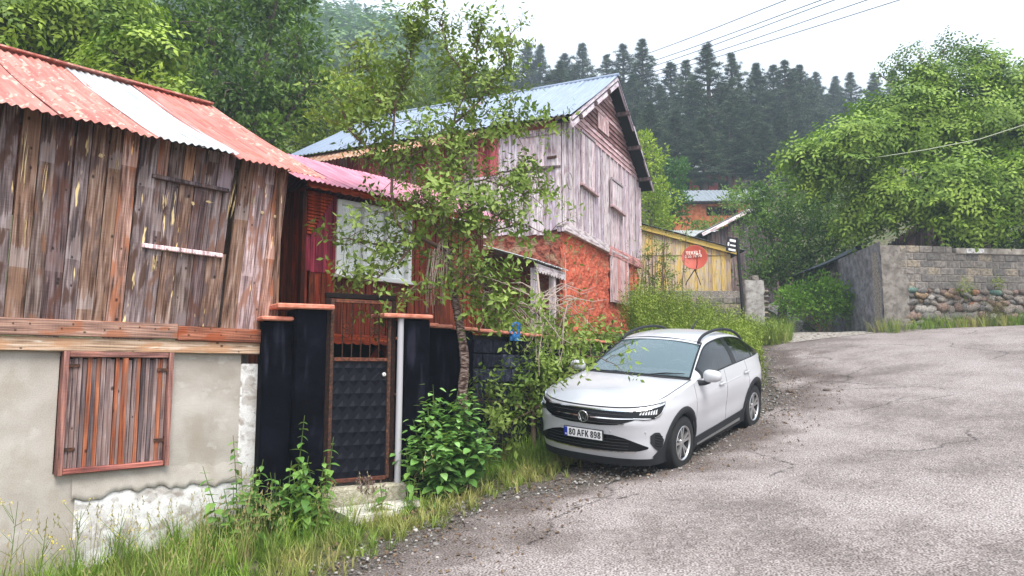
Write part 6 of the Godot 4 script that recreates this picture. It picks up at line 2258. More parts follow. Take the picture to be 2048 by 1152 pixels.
func leaf_into(b: MB, at: Vector3, dir: Vector3, side: Vector3, l: float, w: float, fold: float, tone: float, droop := 0.0) -> void:
	var up := side.cross(dir).normalized()
	var tip := at + dir * l - up * l * droop
	var mid := at + dir * l * 0.48 - up * (fold * w) + up * l * 0.04
	var a := at + dir * l * 0.42 + side * w * 0.5
	var c := at + dir * l * 0.42 - side * w * 0.5
	b.col = Color(tone, tone, tone)
	b.tri(at, a, mid)
	b.tri(a, tip, mid)
	b.tri(at, mid, c)
	b.tri(mid, tip, c)


func rand_dir() -> Vector3:
	var z := rf(-1, 1)
	var a := rf(0, TAU)
	var r := sqrt(1 - z * z)
	return Vector3(r * cos(a), z, r * sin(a))


# a shoot along y with alternate leaves
func twig_clump(n: int, length: float, leaf: float, wide: float, spread := 0.9) -> ArrayMesh:
	var b := MB.new()
	b.has_col = true
	for i in n:
		var f := (i + 0.6) / n
		var a := i * 2.4 + rf(-0.5, 0.5)
		var out := Vector3(cos(a), 0, sin(a))
		var d := (out * spread + Vector3(0, rf(-0.15, 0.75), 0)).normalized()
		var side := d.cross(Vector3(rf(-0.3, 0.3), 1, rf(-0.3, 0.3))).normalized()
		var l := leaf * rf(0.7, 1.15)
		leaf_into(b, Vector3(0, f * length, 0) + out * 0.015, d, side, l, l * wide, rf(0.1, 0.3), rf(0.75, 1.2), rf(0.0, 0.3))
	b.col = Color(0.7, 0.55, 0.5)
	b.tri(Vector3(-0.004, 0, 0), Vector3(0.004, 0, 0), Vector3(0, length, 0))
	b.tri(Vector3(0, 0, -0.004), Vector3(0, 0, 0.004), Vector3(0, length, 0))
	return b.done()


# fans of paired leaflets, drooping
func walnut_clump(fans: int, leaf: float) -> ArrayMesh:
	var b := MB.new()
	b.has_col = true
	for k in fans:
		var a := TAU * k / fans + rf(-0.3, 0.3)
		var d := Vector3(cos(a), rf(-0.1, 0.5), sin(a)).normalized()
		var side := d.cross(Vector3.UP).normalized()
		var n := 3
		for i in n:
			var f := 0.10 + 0.13 * i
			var p := d * f + Vector3(0, -0.4 * f * f, 0)
			for s in [-1.0, 1.0]:
				var dd: Vector3 = (d * 0.55 + side * s + Vector3(0, rf(-0.4, 0.1), 0)).normalized()
				leaf_into(b, p, dd, dd.cross(Vector3.UP).normalized(), leaf * rf(0.8, 1.1), leaf * 0.5, rf(0.05, 0.25), rf(0.78, 1.2), rf(0, 0.25))
		var pe := d * 0.46 + Vector3(0, -0.08, 0)
		leaf_into(b, pe, (d + Vector3(0, -0.4, 0)).normalized(), side, leaf * 1.15, leaf * 0.55, 0.15, rf(0.8, 1.2), 0.2)
	return b.done()


func dense_clump(n: int, r: float, leaf: float, wide: float) -> ArrayMesh:
	var b := MB.new()
	b.has_col = true
	for i in n:
		var o := rand_dir()
		var d := (o + Vector3(0, 0.35, 0)).normalized()
		var side := d.cross(rand_dir()).normalized()
		var l := leaf * rf(0.7, 1.2)
		leaf_into(b, o * r * rf(0.3, 1.0), d, side, l, l * wide, rf(0.05, 0.25), rf(0.75, 1.22), rf(0, 0.2))
	return b.done()


func pine_tuft(n: int, l: float, w: float) -> ArrayMesh:
	var b := MB.new()
	b.has_col = true
	for i in n:
		var a := i * 2.399
		var e := rf(-0.1, 1.2)
		var d := Vector3(cos(a) * cos(e), sin(e), sin(a) * cos(e))
		var s := d.cross(rand_dir()).normalized() * w * 0.5
		var t := rf(0.7, 1.25)
		b.col = Color(t, t, t)
		var p := d * l * rf(0.7, 1.1)
		b.tri(-s, s, p + s * 0.3)
		b.tri(-s, p + s * 0.3, p - s * 0.3)
	return b.done()


func scatter(called: String, parent: Node, mesh: Mesh, m: Material, xfs: Array, cols: Array, stuff := true) -> MultiMeshInstance3D:
	var mm := MultiMesh.new()
	mm.transform_format = MultiMesh.TRANSFORM_3D
	mm.use_colors = true
	mm.mesh = mesh
	mm.instance_count = xfs.size()
	for i in xfs.size():
		mm.set_instance_transform(i, xfs[i])
		mm.set_instance_color(i, cols[i])
	var o := MultiMeshInstance3D.new()
	o.name = called if parent != self else numbered(called)
	o.multimesh = mm
	o.material_override = m
	if stuff:
		o.set_meta("kind", "stuff")
	parent.add_child(o, true)
	return o


func upright(y: Vector3, s: float, spin: float) -> Basis:
	var yy := y.normalized()
	var x := yy.cross(Vector3(0.3, 0.2, 0.93)).normalized()
	if x.length() < 0.1:
		x = Vector3.RIGHT
	var b := Basis(x, yy, x.cross(yy)).orthonormalized()
	return (b * Basis(Vector3.UP, spin)).scaled(Vector3.ONE * s)


# a tree made of a trunk, limbs to each lobe of the crown, twigs, and clumps of leaves through the lobes
func broadleaf(called: String, label: String, foot: Vector3, fork: Vector3, r: float, lobes: Array, clump: Mesh, per_m2: float, smin: float, smax: float, ca: Color, cb: Color, bark: Material, group := "", thin := 0.10, category := "tree") -> Node3D:
	var t := thing(called, label, category, foot, 0.0, group)
	var nz := noise(int(absf(foot.x * 100)) + 7, 0.55, 2)
	var gap := noise(int(absf(foot.z * 100)) + 9, 1.1, 2)
	var b := MB.new()
	var mid := (fork - foot) * 0.5 + Vector3(rf(-0.15, 0.15), 0, rf(-0.15, 0.15))
	b.tube([Vector3(0, -0.3, 0), mid, fork - foot], [r * 1.15, r * 0.9, r * 0.75], 9)
	var xfs := []
	var cols := []
	for l in lobes:
		var c := Vector3(l[0], l[1], l[2]) - foot
		var rad: float = l[3]
		var st := fork - foot
		var bend := st.lerp(c, 0.5) + Vector3(rf(-0.2, 0.2), rf(-0.1, 0.35), rf(-0.2, 0.2)) * rad
		b.tube([st, bend, c], [r * 0.42, r * 0.28, r * 0.14], 6, false)
		for k in 9:
			var e := c + rand_dir() * rad * rf(0.6, 0.95)
			var m2 := c.lerp(e, 0.5) + rand_dir() * rad * 0.12
			b.tube([c, m2, e], [r * 0.12, r * 0.07, 0.006], 4, false)
		var n := int(per_m2 * rad * rad * 12.6 * l[4])
		for k in n:
			var d := rand_dir()
			var p := c + d * rad * (0.78 + 0.55 * nz.get_noise_3d(c.x * 3 + d.x * 2.2, c.y * 3 + d.y * 2.2, d.z * 2.2 + c.z)) * pow(rng.randf(), 0.36) * 1.12
			p.y = c.y + (p.y - c.y) * 0.88
			if gap.get_noise_3d(p.x, p.y, p.z) < -0.5 + thin * 3.0 and rng.randf() < 0.85:
				continue
			var y := (d + Vector3(0, 0.55, 0) + rand_dir() * 0.7).normalized()
			xfs.append(Transform3D(upright(y, rf(smin, smax), rf(0, TAU)), p))
			var q := clampf(0.5 + 0.9 * nz.get_noise_3d(p.x * 1.7, p.y * 1.7, p.z * 1.7) + rf(-0.25, 0.25), 0, 1)
			cols.append(ca.lerp(cb, q))
	part("trunk", b.done(), bark, t)
	scatter("crown", t, clump, M.leaf, xfs, cols)
	return t


func pine(h: float, seed_: int) -> Node3D:
	rng.seed = seed_
	var t := Node3D.new()
	var b := MB.new()
	b.tube([Vector3(0, -1.0, 0), Vector3(rf(-0.1, 0.1), h * 0.5, rf(-0.1, 0.1)), Vector3(0, h * 0.97, 0)], [h * 0.019, h * 0.013, 0.03], 7)
	var xfs := []
	var cols := []
	var y := h * 0.30
	var wide := h * rf(0.21, 0.25)
	var tone := rf(0.8, 1.4)
	while y < h * 0.985:
		var f := (y - h * 0.30) / (h * 0.7)
		var reach := wide * pow(1.0 - f, 1.0) * (0.62 + 0.38 * smooth(0.0, 0.15, f)) * rf(0.62, 1.25) + 0.06
		var n := int(lerpf(6.4, 4.0, f))
		var a0 := rf(0, TAU)
		for k in n:
			var a := a0 + TAU * k / n + rf(-0.3, 0.3)
			var out := Vector3(cos(a), 0, sin(a))
			var rr := reach * rf(0.62, 1.15)
			var rise := lerpf(0.10, 0.75, f)
			var tip := Vector3(0, y, 0) + out * rr + Vector3(0, rr * rise, 0)
			b.tube([Vector3(0, y, 0), Vector3(0, y, 0) + out * rr * 0.55 + Vector3(0, rr * rise * 0.3, 0), tip], [0.05 + 0.02 * rr, 0.035, 0.012], 4, false)
			var m := int(4 + rr * 4.2)
			for i in m:
				var g := lerpf(0.28, 1.0, (i + rf(0, 1)) / m)
				var w := rr * 0.34 * (1.0 - 0.5 * g)
				var p := Vector3(0, y, 0) + out * rr * g + Vector3(0, rr * rise * g * g, 0) + Vector3(-out.z, 0, out.x) * rf(-w, w) + Vector3(0, rf(-0.05, 0.2), 0)
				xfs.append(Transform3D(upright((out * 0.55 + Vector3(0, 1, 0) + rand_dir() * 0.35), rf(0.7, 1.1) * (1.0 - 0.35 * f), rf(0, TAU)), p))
				cols.append(Color(0.034, 0.056, 0.038).lerp(Color(0.135, 0.175, 0.095), clampf(rng.randf() * rng.randf() + (0.35 if g > 0.78 else 0.0), 0, 1)) * tone)  # outer tufts paler: new growth, and light on the branch tips painted in
		y += lerpf(0.80, 0.36, f) * h / 13.0
	part("trunk", b.done(), M.bark_pine, t)
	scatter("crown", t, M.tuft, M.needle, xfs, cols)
	return t


func build_trees() -> void:
	rng.seed = 4711
	var L := tree_lobes()
	var g0 := Color(0.055, 0.105, 0.018)
	var g1 := Color(0.20, 0.30, 0.045)
	var wal := walnut_clump(5, 0.135)
	var twig := twig_clump(9, 0.34, 0.105, 0.5)
	var dense := dense_clump(16, 0.24, 0.12, 0.55)
	M.tuft = pine_tuft(22, 0.46, 0.045)
	M.dense = dense
	M.twig_clump = twig
	broadleaf("walnut_tree", "broad bright green walnut tree behind the barn roof at far left", on_land(-8.6, -13.6), Vector3(-8.2, 6.3, -13.4), 0.20, L.walnut_a, wal, 7.5, 0.85, 1.15, Color(0.105, 0.186, 0.023), Color(0.350, 0.469, 0.065), M.bark, "walnut trees", 0.06)
	broadleaf("leafy_tree", "tall dark green tree rising behind the barn ridge", on_land(-7.0, -18.0), Vector3(-6.8, 5.4, -17.8), 0.24, L.dark_a, dense, 9.0, 0.95, 1.4, Color(0.049, 0.103, 0.023), Color(0.182, 0.290, 0.058), M.bark, "trees behind the houses", 0.10)
	broadleaf("lime_tree", "yellow green tree behind the pink roof", on_land(-5.4, -24.2), Vector3(-5.3, 8.0, -24.0), 0.17, L.lime_a, dense, 7.5, 1.0, 1.5, Color(0.168, 0.235, 0.026), Color(0.420, 0.497, 0.065), M.bark, "trees behind the houses", 0.08)
	broadleaf("hillside_tree", "mid green tree on the slope behind the tall house roof", on_land(-4.0, -38.5), Vector3(-4.0, 14.5, -38.2), 0.2, L.back_a, dense, 4.0, 1.5, 2.3, Color(0.084, 0.138, 0.033), Color(0.238, 0.317, 0.065), M.bark, "trees behind the houses", 0.1)
	broadleaf("walnut_tree", "spreading walnut tree behind the grey block wall at right", on_land(14.9, -22.6), Vector3(14.3, 6.2, -22.2), 0.24, L.walnut_b + [], wal, 6.0, 0.95, 1.3, Color(0.098, 0.179, 0.023), Color(0.336, 0.469, 0.072), M.bark, "walnut trees", 0.06)
	broadleaf("young_tree", "slender upright shoots above the right-hand walnut tree", on_land(13.4, -23.0), Vector3(13.1, 9.6, -22.3), 0.08, L.sprigs, wal, 6.5, 0.7, 1.0, Color(0.084, 0.152, 0.026), Color(0.238, 0.345, 0.065), M.bark, "", 0.12)
	broadleaf("plum_tree", "dense round tree with small pale leaves beside the lane", on_land(9.9, -27.3), Vector3(9.9, 5.2, -27.0), 0.16, L.plum_a, dense, 9.0, 0.8, 1.2, Color(0.063, 0.131, 0.033), Color(0.238, 0.359, 0.091), M.bark, "", 0.08)
	broadleaf("lime_tree", "yellow green tree beside the tall house gable", on_land(6.3, -33.3), Vector3(6.2, 7.4, -33.0), 0.12, L.lime_b, dense, 7.0, 1.0, 1.5, Color(0.196, 0.276, 0.026), Color(0.420, 0.524, 0.065), M.bark, "trees up the lane", 0.05)
	broadleaf("dark_tree", "small dark green tree left of the orange house", on_land(7.9, -36.4), Vector3(7.9, 8.6, -36.0), 0.11, L.dark_b, dense, 8.0, 1.0, 1.5, Color(0.042, 0.117, 0.026), Color(0.112, 0.235, 0.052), M.bark, "trees up the lane", 0.04)
	broadleaf("leafy_tree", "loose green tree in front of the orange house wall", on_land(11.0, -40.6), Vector3(10.8, 7.6, -40.2), 0.09, L.back_b, dense, 6.0, 1.0, 1.6, Color(0.112, 0.193, 0.039), Color(0.280, 0.386, 0.078), M.bark, "trees up the lane", 0.1)
	broadleaf("lane_bush", "rounded bright green bush beside the lane", on_land(9.3, -22.6), on_land(9.3, -22.6, 0.3), 0.05, L.lane_bush, dense, 16.0, 0.6, 0.95, Color(0.09, 0.20, 0.022), Color(0.24, 0.42, 0.05), M.twig, "", 0.02, "bush")
	broadleaf("pillar_bush", "small dark bush at the foot of the concrete pillar", on_land(7.1, -20.7), on_land(7.1, -20.7, 0.2), 0.03, L.pillar_bush, dense, 16.0, 0.4, 0.6, Color(0.056, 0.138, 0.026), Color(0.140, 0.276, 0.052), M.twig, "", 0.0, "bush")
	broadleaf("wall_shrub", "tangled green shrub spilling over the black wall beside the car", on_land(0.3, -10.6), Vector3(0.3, 1.0, -10.7), 0.04, L.vine, twig, 46.0, 0.7, 1.1, Color(0.085, 0.15, 0.02), Color(0.30, 0.40, 0.085), M.twig, "", 0.05, "shrub")
	broadleaf("shade_hedge", "added hedge behind the grey block wall, coloured dark for shade below the walnut tree", on_land(15.2, -24.6), on_land(15.2, -24.6, 1.2), 0.08, [[15.4, 5.7, -24.6, 1.15, 1.0], [17.2, 5.8, -24.8, 1.2, 1.0], [13.7, 5.4, -24.4, 0.85, 1.0], [16.3, 6.8, -25.2, 1.1, 1.0], [14.6, 6.7, -25.0, 0.9, 1.0], [18.8, 6.0, -24.9, 1.2, 1.0]], dense, 12.0, 0.8, 1.2, Color(0.03, 0.06, 0.015), Color(0.07, 0.13, 0.03), M.twig, "", 0.0, "hedge")  # added foliage in dark greens, standing in for shade below the walnut
	front_tree(twig)
	pines()
	far_forest()


func front_tree(twig: Mesh) -> void:
	var stems := [
		[Vector3(-0.53, 0.10, -9.05), Vector3(-0.57, 0.74, -9.05), Vector3(-0.60, 1.28, -9.05), Vector3(-0.58, 1.70, -9.10), Vector3(-0.66, 2.20, -9.15), Vector3(-0.74, 2.57, -9.20), Vector3(-0.83, 3.10, -9.30)],
		[Vector3(-0.83, 3.10, -9.30), Vector3(-0.90, 3.77, -9.40), Vector3(-0.85, 4.33, -9.50), Vector3(-0.79, 4.82, -9.55), Vector3(-0.58, 5.46, -9.60), Vector3(-0.40, 6.21, -9.70)],
		[Vector3(-0.83, 3.10, -9.30), Vector3(-1.17, 3.25, -9.25), Vector3(-1.45, 3.46, -9.20), Vector3(-1.54, 4.18, -9.20), Vector3(-1.51, 4.85, -9.25), Vector3(-1.37, 5.54, -9.30), Vector3(-1.19, 6.39, -9.35)],
		[Vector3(-1.17, 3.25, -9.25), Vector3(-1.64, 3.13, -9.10), Vector3(-2.00, 3.19, -9.00), Vector3(-2.35, 3.13, -8.95)],
		[Vector3(-0.90, 3.77, -9.40), Vector3(-0.42, 4.03, -9.40), Vector3(0.10, 3.85, -9.35), Vector3(0.39, 3.91, -9.30)],
		[Vector3(-0.74, 2.57, -9.20), Vector3(-0.27, 2.44, -9.10), Vector3(0.22, 2.31, -9.00), Vector3(0.58, 2.09, -8.95), Vector3(0.86, 1.80, -8.95), Vector3(1.14, 1.66, -8.95)],
		[Vector3(-0.83, 3.10, -9.30), Vector3(-0.39, 3.24, -9.00), Vector3(0.04, 3.34, -8.90), Vector3(0.46, 3.22, -8.90)],
		[Vector3(-0.74, 2.57, -9.20), Vector3(-0.99, 2.66, -8.90), Vector3(-1.28, 2.47, -8.80), Vector3(-1.45, 2.17, -8.75)],
		[Vector3(-0.85, 4.33, -9.50), Vector3(-0.42, 4.57, -9.40), Vector3(0.10, 4.69, -9.35), Vector3(0.49, 4.80, -9.30)],
		[Vector3(-1.54, 4.18, -9.20), Vector3(-1.79, 4.34, -9.10), Vector3(-2.04, 4.59, -9.05), Vector3(-2.17, 4.96, -9.00)],
		[Vector3(-1.51, 4.85, -9.25), Vector3(-1.76, 5.10, -9.20), Vector3(-1.87, 5.50, -9.20), Vector3(-1.91, 5.87, -9.20)],
		[Vector3(-0.74, 2.57, -9.20), Vector3(-0.44, 2.65, -8.80), Vector3(-0.23, 2.46, -8.70), Vector3(-0.14, 2.10, -8.65)],
		[Vector3(-1.54, 4.18, -9.20), Vector3(-1.15, 4.31, -9.00), Vector3(-0.97, 4.57, -9.00)],
		[Vector3(-0.83, 3.10, -9.30), Vector3(-1.00, 3.47, -8.90), Vector3(-1.18, 3.63, -8.80)],
		[Vector3(-0.79, 4.82, -9.55), Vector3(-0.43, 5.15, -9.50), Vector3(-0.16, 5.63, -9.50), Vector3(0.04, 6.12, -9.50)],
		[Vector3(-0.58, 5.46, -9.60), Vector3(-0.84, 5.81, -9.60), Vector3(-0.98, 6.24, -9.60)],
		[Vector3(-0.83, 3.10, -9.30), Vector3(-0.64, 3.47, -8.90), Vector3(-0.33, 3.51, -8.80), Vector3(-0.15, 3.38, -8.80)],
		[Vector3(-1.17, 3.25, -9.25), Vector3(-1.42, 2.85, -8.90), Vector3(-1.72, 2.66, -8.90), Vector3(-1.96, 2.66, -8.90)],
	]
	var t := thing("cherry_tree", "slender cherry tree with banded bark standing before the black wall", "tree", Vector3(-0.53, 0.1, -9.05))
	var o := t.position
	var b := MB.new()
	var trunk: Array = stems[0]
	var q := []
	var rr := []
	for i in 25:
		q.append(catmull(trunk, i / 24.0) - o)
		rr.append(lerpf(0.066, 0.046, i / 24.0) * (1.0 + 0.08 * sin(i * 2.1)))
	b.tube(q, rr, 10)
	part("trunk", b.done(), M.bark_pale, t)
	b = MB.new()
	var xfs := []
	var cols := []
	for s in range(1, stems.size()):
		var p: Array = stems[s]
		var len := 0.0
		for i in p.size() - 1:
			len += (p[i + 1] - p[i]).length()
		var r0 := 0.034 if s <= 2 else 0.019
		q = []
		rr = []
		var n := int(len / 0.12) + 3
		var wob := noise(900 + s, 1.4, 2)
		for i in n + 1:
			var f := float(i) / n
			var c: Vector3 = catmull(p, f) - o
			c += Vector3(wob.get_noise_2d(f * len * 2, 0), wob.get_noise_2d(f * len * 2, 9), wob.get_noise_2d(f * len * 2, 17)) * 0.07 * f
			q.append(c)
			rr.append(lerpf(r0, 0.005, pow(f, 0.8)))
		b.tube(q, rr, 6, false)
		# side shoots with leaves all along the outer part
		var bare: bool = s == 6
		var shoots := int(len * (40 if s > 2 else 32) * (0.45 if s in [3, 5, 6, 7, 17] else 0.8 if s in [1, 2, 8, 9, 10, 14, 15] else 1.0))
		for k in shoots:
			var f := lerpf(0.10 if s > 2 else 0.16, 1.0, pow(rng.randf(), 0.8))
			var c: Vector3 = q[int(f * n)]
			var d := (rand_dir() + Vector3(0, 0.25, 0.1)).normalized()
			var l := rf(0.12, 0.52) * (1.15 - 0.55 * f)
			if s <= 2 and f > 0.75:
				d = (d * 0.6 + Vector3(0, 0.9, 0)).normalized()
			var e := c + d * l + Vector3(0, -0.10 * l, 0)
			b.tube([c, c.lerp(e, 0.5) + Vector3(0, 0.03, 0), e], [0.006, 0.0045, 0.003], 3, false)
			if bare and f < 0.75 and rng.randf() < 0.4:
				continue
			for m in 2:
				var g := lerpf(0.45, 1.0, m * 1.0)
				var y := (d + Vector3(0, 0.2, 0) + rand_dir() * 0.55).normalized()
				xfs.append(Transform3D(upright(y, rf(0.6, 1.05), rf(0, TAU)), c.lerp(e, g)))
				cols.append(Color(0.080, 0.140, 0.022).lerp(Color(0.30, 0.39, 0.09), clampf(rng.randf() * 0.75 + 0.25 * f, 0, 1)))
	part("branches", b.done(), M.twig, t)
	scatter("crown", t, twig, M.leaf, xfs, cols)
	# bare drooping twigs
	b = MB.new()
	for k in 46:
		var s := Vector3(rf(-0.35, 0.75), rf(2.25, 2.6), rf(-9.1, -8.6)) - o
		var d := Vector3(rf(-0.3, 0.9), rf(-0.9, 0.5), rf(-0.3, 0.3)).normalized()
		var e := s + d * rf(0.3, 0.8)
		b.tube([s, s.lerp(e, 0.4) + Vector3(0, rf(0.03, 0.12), 0), s.lerp(e, 0.75) + rand_dir() * 0.05, e], [0.007, 0.006, 0.004, 0.002], 4, false)
	for k in 30:
		var s := Vector3(-0.80, 2.95, -9.2) - o + rand_dir() * 0.12
		var a := rf(0, TAU)
		var d := Vector3(cos(a), 0.7, sin(a)).normalized()
		var e := s + Vector3(d.x * rf(0.12, 0.4), rf(-0.7, -0.2), d.z * 0.25 + 0.2)
		b.tube([s, s + d * 0.22, s.lerp(e, 0.6) + d * 0.14, e], [0.006, 0.005, 0.004, 0.002], 4, false)
	part("bare_twigs", b.done(), M.twig_pale, t)


func pines() -> void:
	var kinds := []
	for k in 5:
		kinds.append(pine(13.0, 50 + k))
	rng.seed = 99
	var tops := [[2.1, 44.9, -95.0], [3.8, 44.7, -95.0], [6.7, 41.3, -90.0], [8.7, 41.7, -88.0], [11.3, 39.0, -85.0], [12.5, 37.9, -80.0], [13.8, 36.3, -75.0], [16.7, 33.7, -75.0], [17.1, 31.8, -70.0], [17.0, 29.8, -62.0], [20.4, 30.7, -66.0], [24.0, 31.3, -70.0], [27.5, 33.4, -75.0], [31.7, 35.1, -80.0], [35.5, 35.7, -85.0], [38.3, 35.4, -85.0], [38.0, 34.7, -80.0], [40.2, 33.2, -80.0], [10.0, 20.8, -52.0], [12.5, 21.3, -55.0], [16.9, 22.3, -56.0], [19.2, 22.3, -57.0], [22.5, 22.9, -60.0], [13.8, 19.7, -52.0], [26.1, 24.0, -65.0], [30.3, 26.2, -70.0], [40.2, 30.7, -75.0], [45.7, 32.9, -80.0], [49.1, 32.0, -80.0], [52.5, 33.5, -80.0], [55.9, 34.4, -80.0], [-0.6, 44.4, -100.0], [-2.9, 44.6, -105.0], [4.7, 35.8, -82.0], [8.6, 32.7, -76.0], [9.8, 28.7, -68.0], [14.1, 28.5, -68.0], [20.4, 29.5, -70.0], [19.8, 25.2, -62.0], [34.9, 29.0, -75.0], [11.8, 30.3, -70.0], [16.9, 28.1, -66.0], [24.3, 27.5, -68.0], [28.0, 28.7, -72.0], [35.0, 27.7, -72.0], [7.4, 37.2, -84.0], [-5.7, 45.4, -110.0], [61.7, 35.2, -85.0], [10.0, 22.6, -58.0], [19.4, 20.1, -55.0]]
	var order := ["first", "second", "third", "fourth", "fifth", "sixth", "seventh", "eighth", "ninth", "tenth", "eleventh", "twelfth", "thirteenth", "fourteenth", "fifteenth", "sixteenth", "seventeenth", "eighteenth"]
	var i := 0
	for q in tops:
		var y := land(q[0], q[2])
		var h: float = clampf(q[1] - y, 6.0, 24.0)
		var o: Node3D = kinds[i % 5].duplicate()
		o.name = numbered("pine_tree")
		add_child(o)
		o.position = Vector3(q[0], q[1] - h, q[2])
		var s := h / 13.0
		var wd := clampf(s * rf(1.2, 1.55), 1.0, 1.9)
		o.scale = Vector3(wd, s, wd)
		o.rotation.y = rf(0, TAU)
		tag(o, "skyline pine above the village, %s from the left along the ridge" % order[i] if i < 18 else "dark green pine tree in the forest on the slope above the village", "pine tree", "pines of the forest on the slope")
		i += 1
	# more trunks and crowns filling the wood between them
	for k in 60:
		var d := rf(66, 118)
		var x := d * rf(-0.10, 0.74)
		var y := land(x, -d)
		var o: Node3D = kinds[k % 5].duplicate()
		o.name = numbered("pine_tree")
		add_child(o)
		o.position = Vector3(x, y - 0.3, -d)
		var s := rf(0.72, 0.95)
		o.scale = Vector3(s * 1.3, s, s * 1.3)
		o.rotation.y = rf(0, TAU)
		tag(o, "dark green pine tree in the forest on the slope above the village", "pine tree", "pines of the forest on the slope")
	for k in kinds:
		k.free()


func far_forest() -> void:
	var b := MB.new()
	b.has_col = true
	for i in 320:
		var d := rand_dir()
		var p := Vector3(d.x * 2.1, 4.4 + d.y * 3.4, d.z * 2.1) * Vector3(1, 1, 1) * rf(0.8, 1.05)
		var y := (d + Vector3(0, 0.5, 0)).normalized()
		var s := y.cross(rand_dir()).normalized()
		leaf_into(b, p, s, s.cross(y).normalized(), rf(0.5, 0.95), rf(0.4, 0.7), 0.1, rf(0.7, 1.25))
	b.col = Color(0.5, 0.4, 0.4)
	b.tube([Vector3(0, -2, 0), Vector3(0, 4, 0)], [0.22, 0.14], 5)
	var mesh := b.done()
	var xfs := []
	var cols := []
	var tone := noise(71, 0.02, 3)
	var lump := noise(6, 0.035, 4)
	for k in 2600:
		var d := 105.0 + 250.0 * pow(rng.randf(), 0.8)
		var x := d * rf(-0.62, 0.75)
		if d < 125 and x > -12:
			continue
		var y := land(x, -d) + lump.get_noise_2d(x, -d) * 4.0
		var s := rf(0.9, 1.7)
		xfs.append(Transform3D(Basis(Vector3.UP, rf(0, TAU)).scaled(Vector3(s, s * rf(0.9, 1.35), s)), Vector3(x, y - 0.5, -d)))
		var q := clampf(0.5 + 1.1 * tone.get_noise_2d(x, d) + rf(-0.3, 0.3), 0, 1)
		cols.append(Color(0.085, 0.15, 0.075).lerp(Color(0.23, 0.36, 0.11), q))
	# nearer wood behind the houses at the left
	for k in 260:
		var d := rf(36, 105)
		var x := d * rf(-0.75, -0.04)
		if d < 60 and x > -0.2 * d:
			continue
		var s := rf(0.7, 1.2)
		xfs.append(Transform3D(Basis(Vector3.UP, rf(0, TAU)).scaled(Vector3(s, s * rf(0.9, 1.2), s)), Vector3(x, land(x, -d) - 0.5, -d)))
		cols.append(Color(0.05, 0.085, 0.03).lerp(Color(0.16, 0.23, 0.05), rng.randf()))
	var o := scatter("forest", self, mesh, M.leaf, xfs, cols)
	tag(o, "hazy green forest covering the hill behind the village", "forest", "", "stuff")


# ------------------------------------------------------------------ wires
func build_wires() -> void:
	var lines := [
		[Vector3(-8.58, 35.88, -95), Vector3(-0.2, 28.58, -70), Vector3(6.99, 21.27, -46), Vector3(12.05, 17.72, -31), Vector3(14.81, 16.76, -25)],
		[Vector3(-8.57, 35.54, -95), Vector3(-0.2, 28.22, -70), Vector3(6.98, 20.7, -46), Vector3(13.61, 17.72, -31), Vector3(16.22, 16.67, -25)],
		[Vector3(-8.57, 35.27, -95), Vector3(-0.2, 27.97, -70), Vector3(6.97, 20.36, -46), Vector3(14.18, 17.72, -31), Vector3(16.76, 16.67, -25)],
		[Vector3(-8.57, 35.0, -95), Vector3(-0.2, 27.71, -70), Vector3(6.97, 20.03, -46), Vector3(15.61, 17.72, -31), Vector3(18.19, 16.67, -25)],
		[Vector3(-8.57, 34.73, -95), Vector3(-0.2, 27.46, -70), Vector3(6.96, 19.83, -46), Vector3(17.04, 17.72, -31), Vector3(19.27, 16.67, -25)]]
	var words := ["topmost", "second from the top", "middle", "fourth from the top", "lowest"]
	var wm := mat(lin(0.035, 0.035, 0.04), 0.7)
	for k in 5:
		var pts := []
		var rr := []
		for i in 33:
			pts.append(catmull(lines[k], i / 32.0))
			rr.append(0.02)
		var o := part("power_line", tube_mesh(pts, rr, 5), wm, self)
		tag(o, "%s of the five grey power lines crossing the sky" % words[k], "cable", "power lines")
	var c := part("pale_cord", tube_mesh([Vector3(9.69, 7.56, -21), Vector3(11.47, 7.63, -20.0), Vector3(12.69, 7.78, -19.5), Vector3(13.56, 8.01, -19), Vector3(16.0, 8.6, -18)], [0.012, 0.012, 0.012, 0.012, 0.012], 5), mat(lin(0.42, 0.45, 0.33), 0.7), self)
	tag(c, "thin pale cord strung across the right-hand walnut tree", "cord")


# ------------------------------------------------------------------ low plants
func big_leaf(l: float, w: float, curl: float, notch := 0.0) -> ArrayMesh:
	var b := MB.new()
	var n := 6
	var lf := []
	var rt := []
	var md := []
	for i in n + 1:
		var f := float(i) / n
		var ww := w * 0.5 * pow(sin(PI * pow(f, 0.72)), 0.85) + 0.001
		if notch > 0 and i % 2 == 1:
			ww *= 1.0 + notch
		var y := 0.02 * l * sin(PI * f) - curl * l * f * f
		md.append(Vector3(0, y - 0.06 * w * sin(PI * f), -f * l))
		lf.append(Vector3(-ww, y + 0.10 * ww, -f * l + ww * 0.15))
		rt.append(Vector3(ww, y + 0.10 * ww, -f * l + ww * 0.15))
	for i in n:
		b.quad(lf[i], md[i], md[i + 1], lf[i + 1])
		b.quad(md[i], rt[i], rt[i + 1], md[i + 1])
	return b.done()


func green(r: float, g: float, bl: float) -> StandardMaterial3D:
	var m := mat(lin(r, g, bl), 0.45, 0.4)
	m.backlight_enabled = true
	m.backlight = Color(0.45, 0.52, 0.2)
	return m


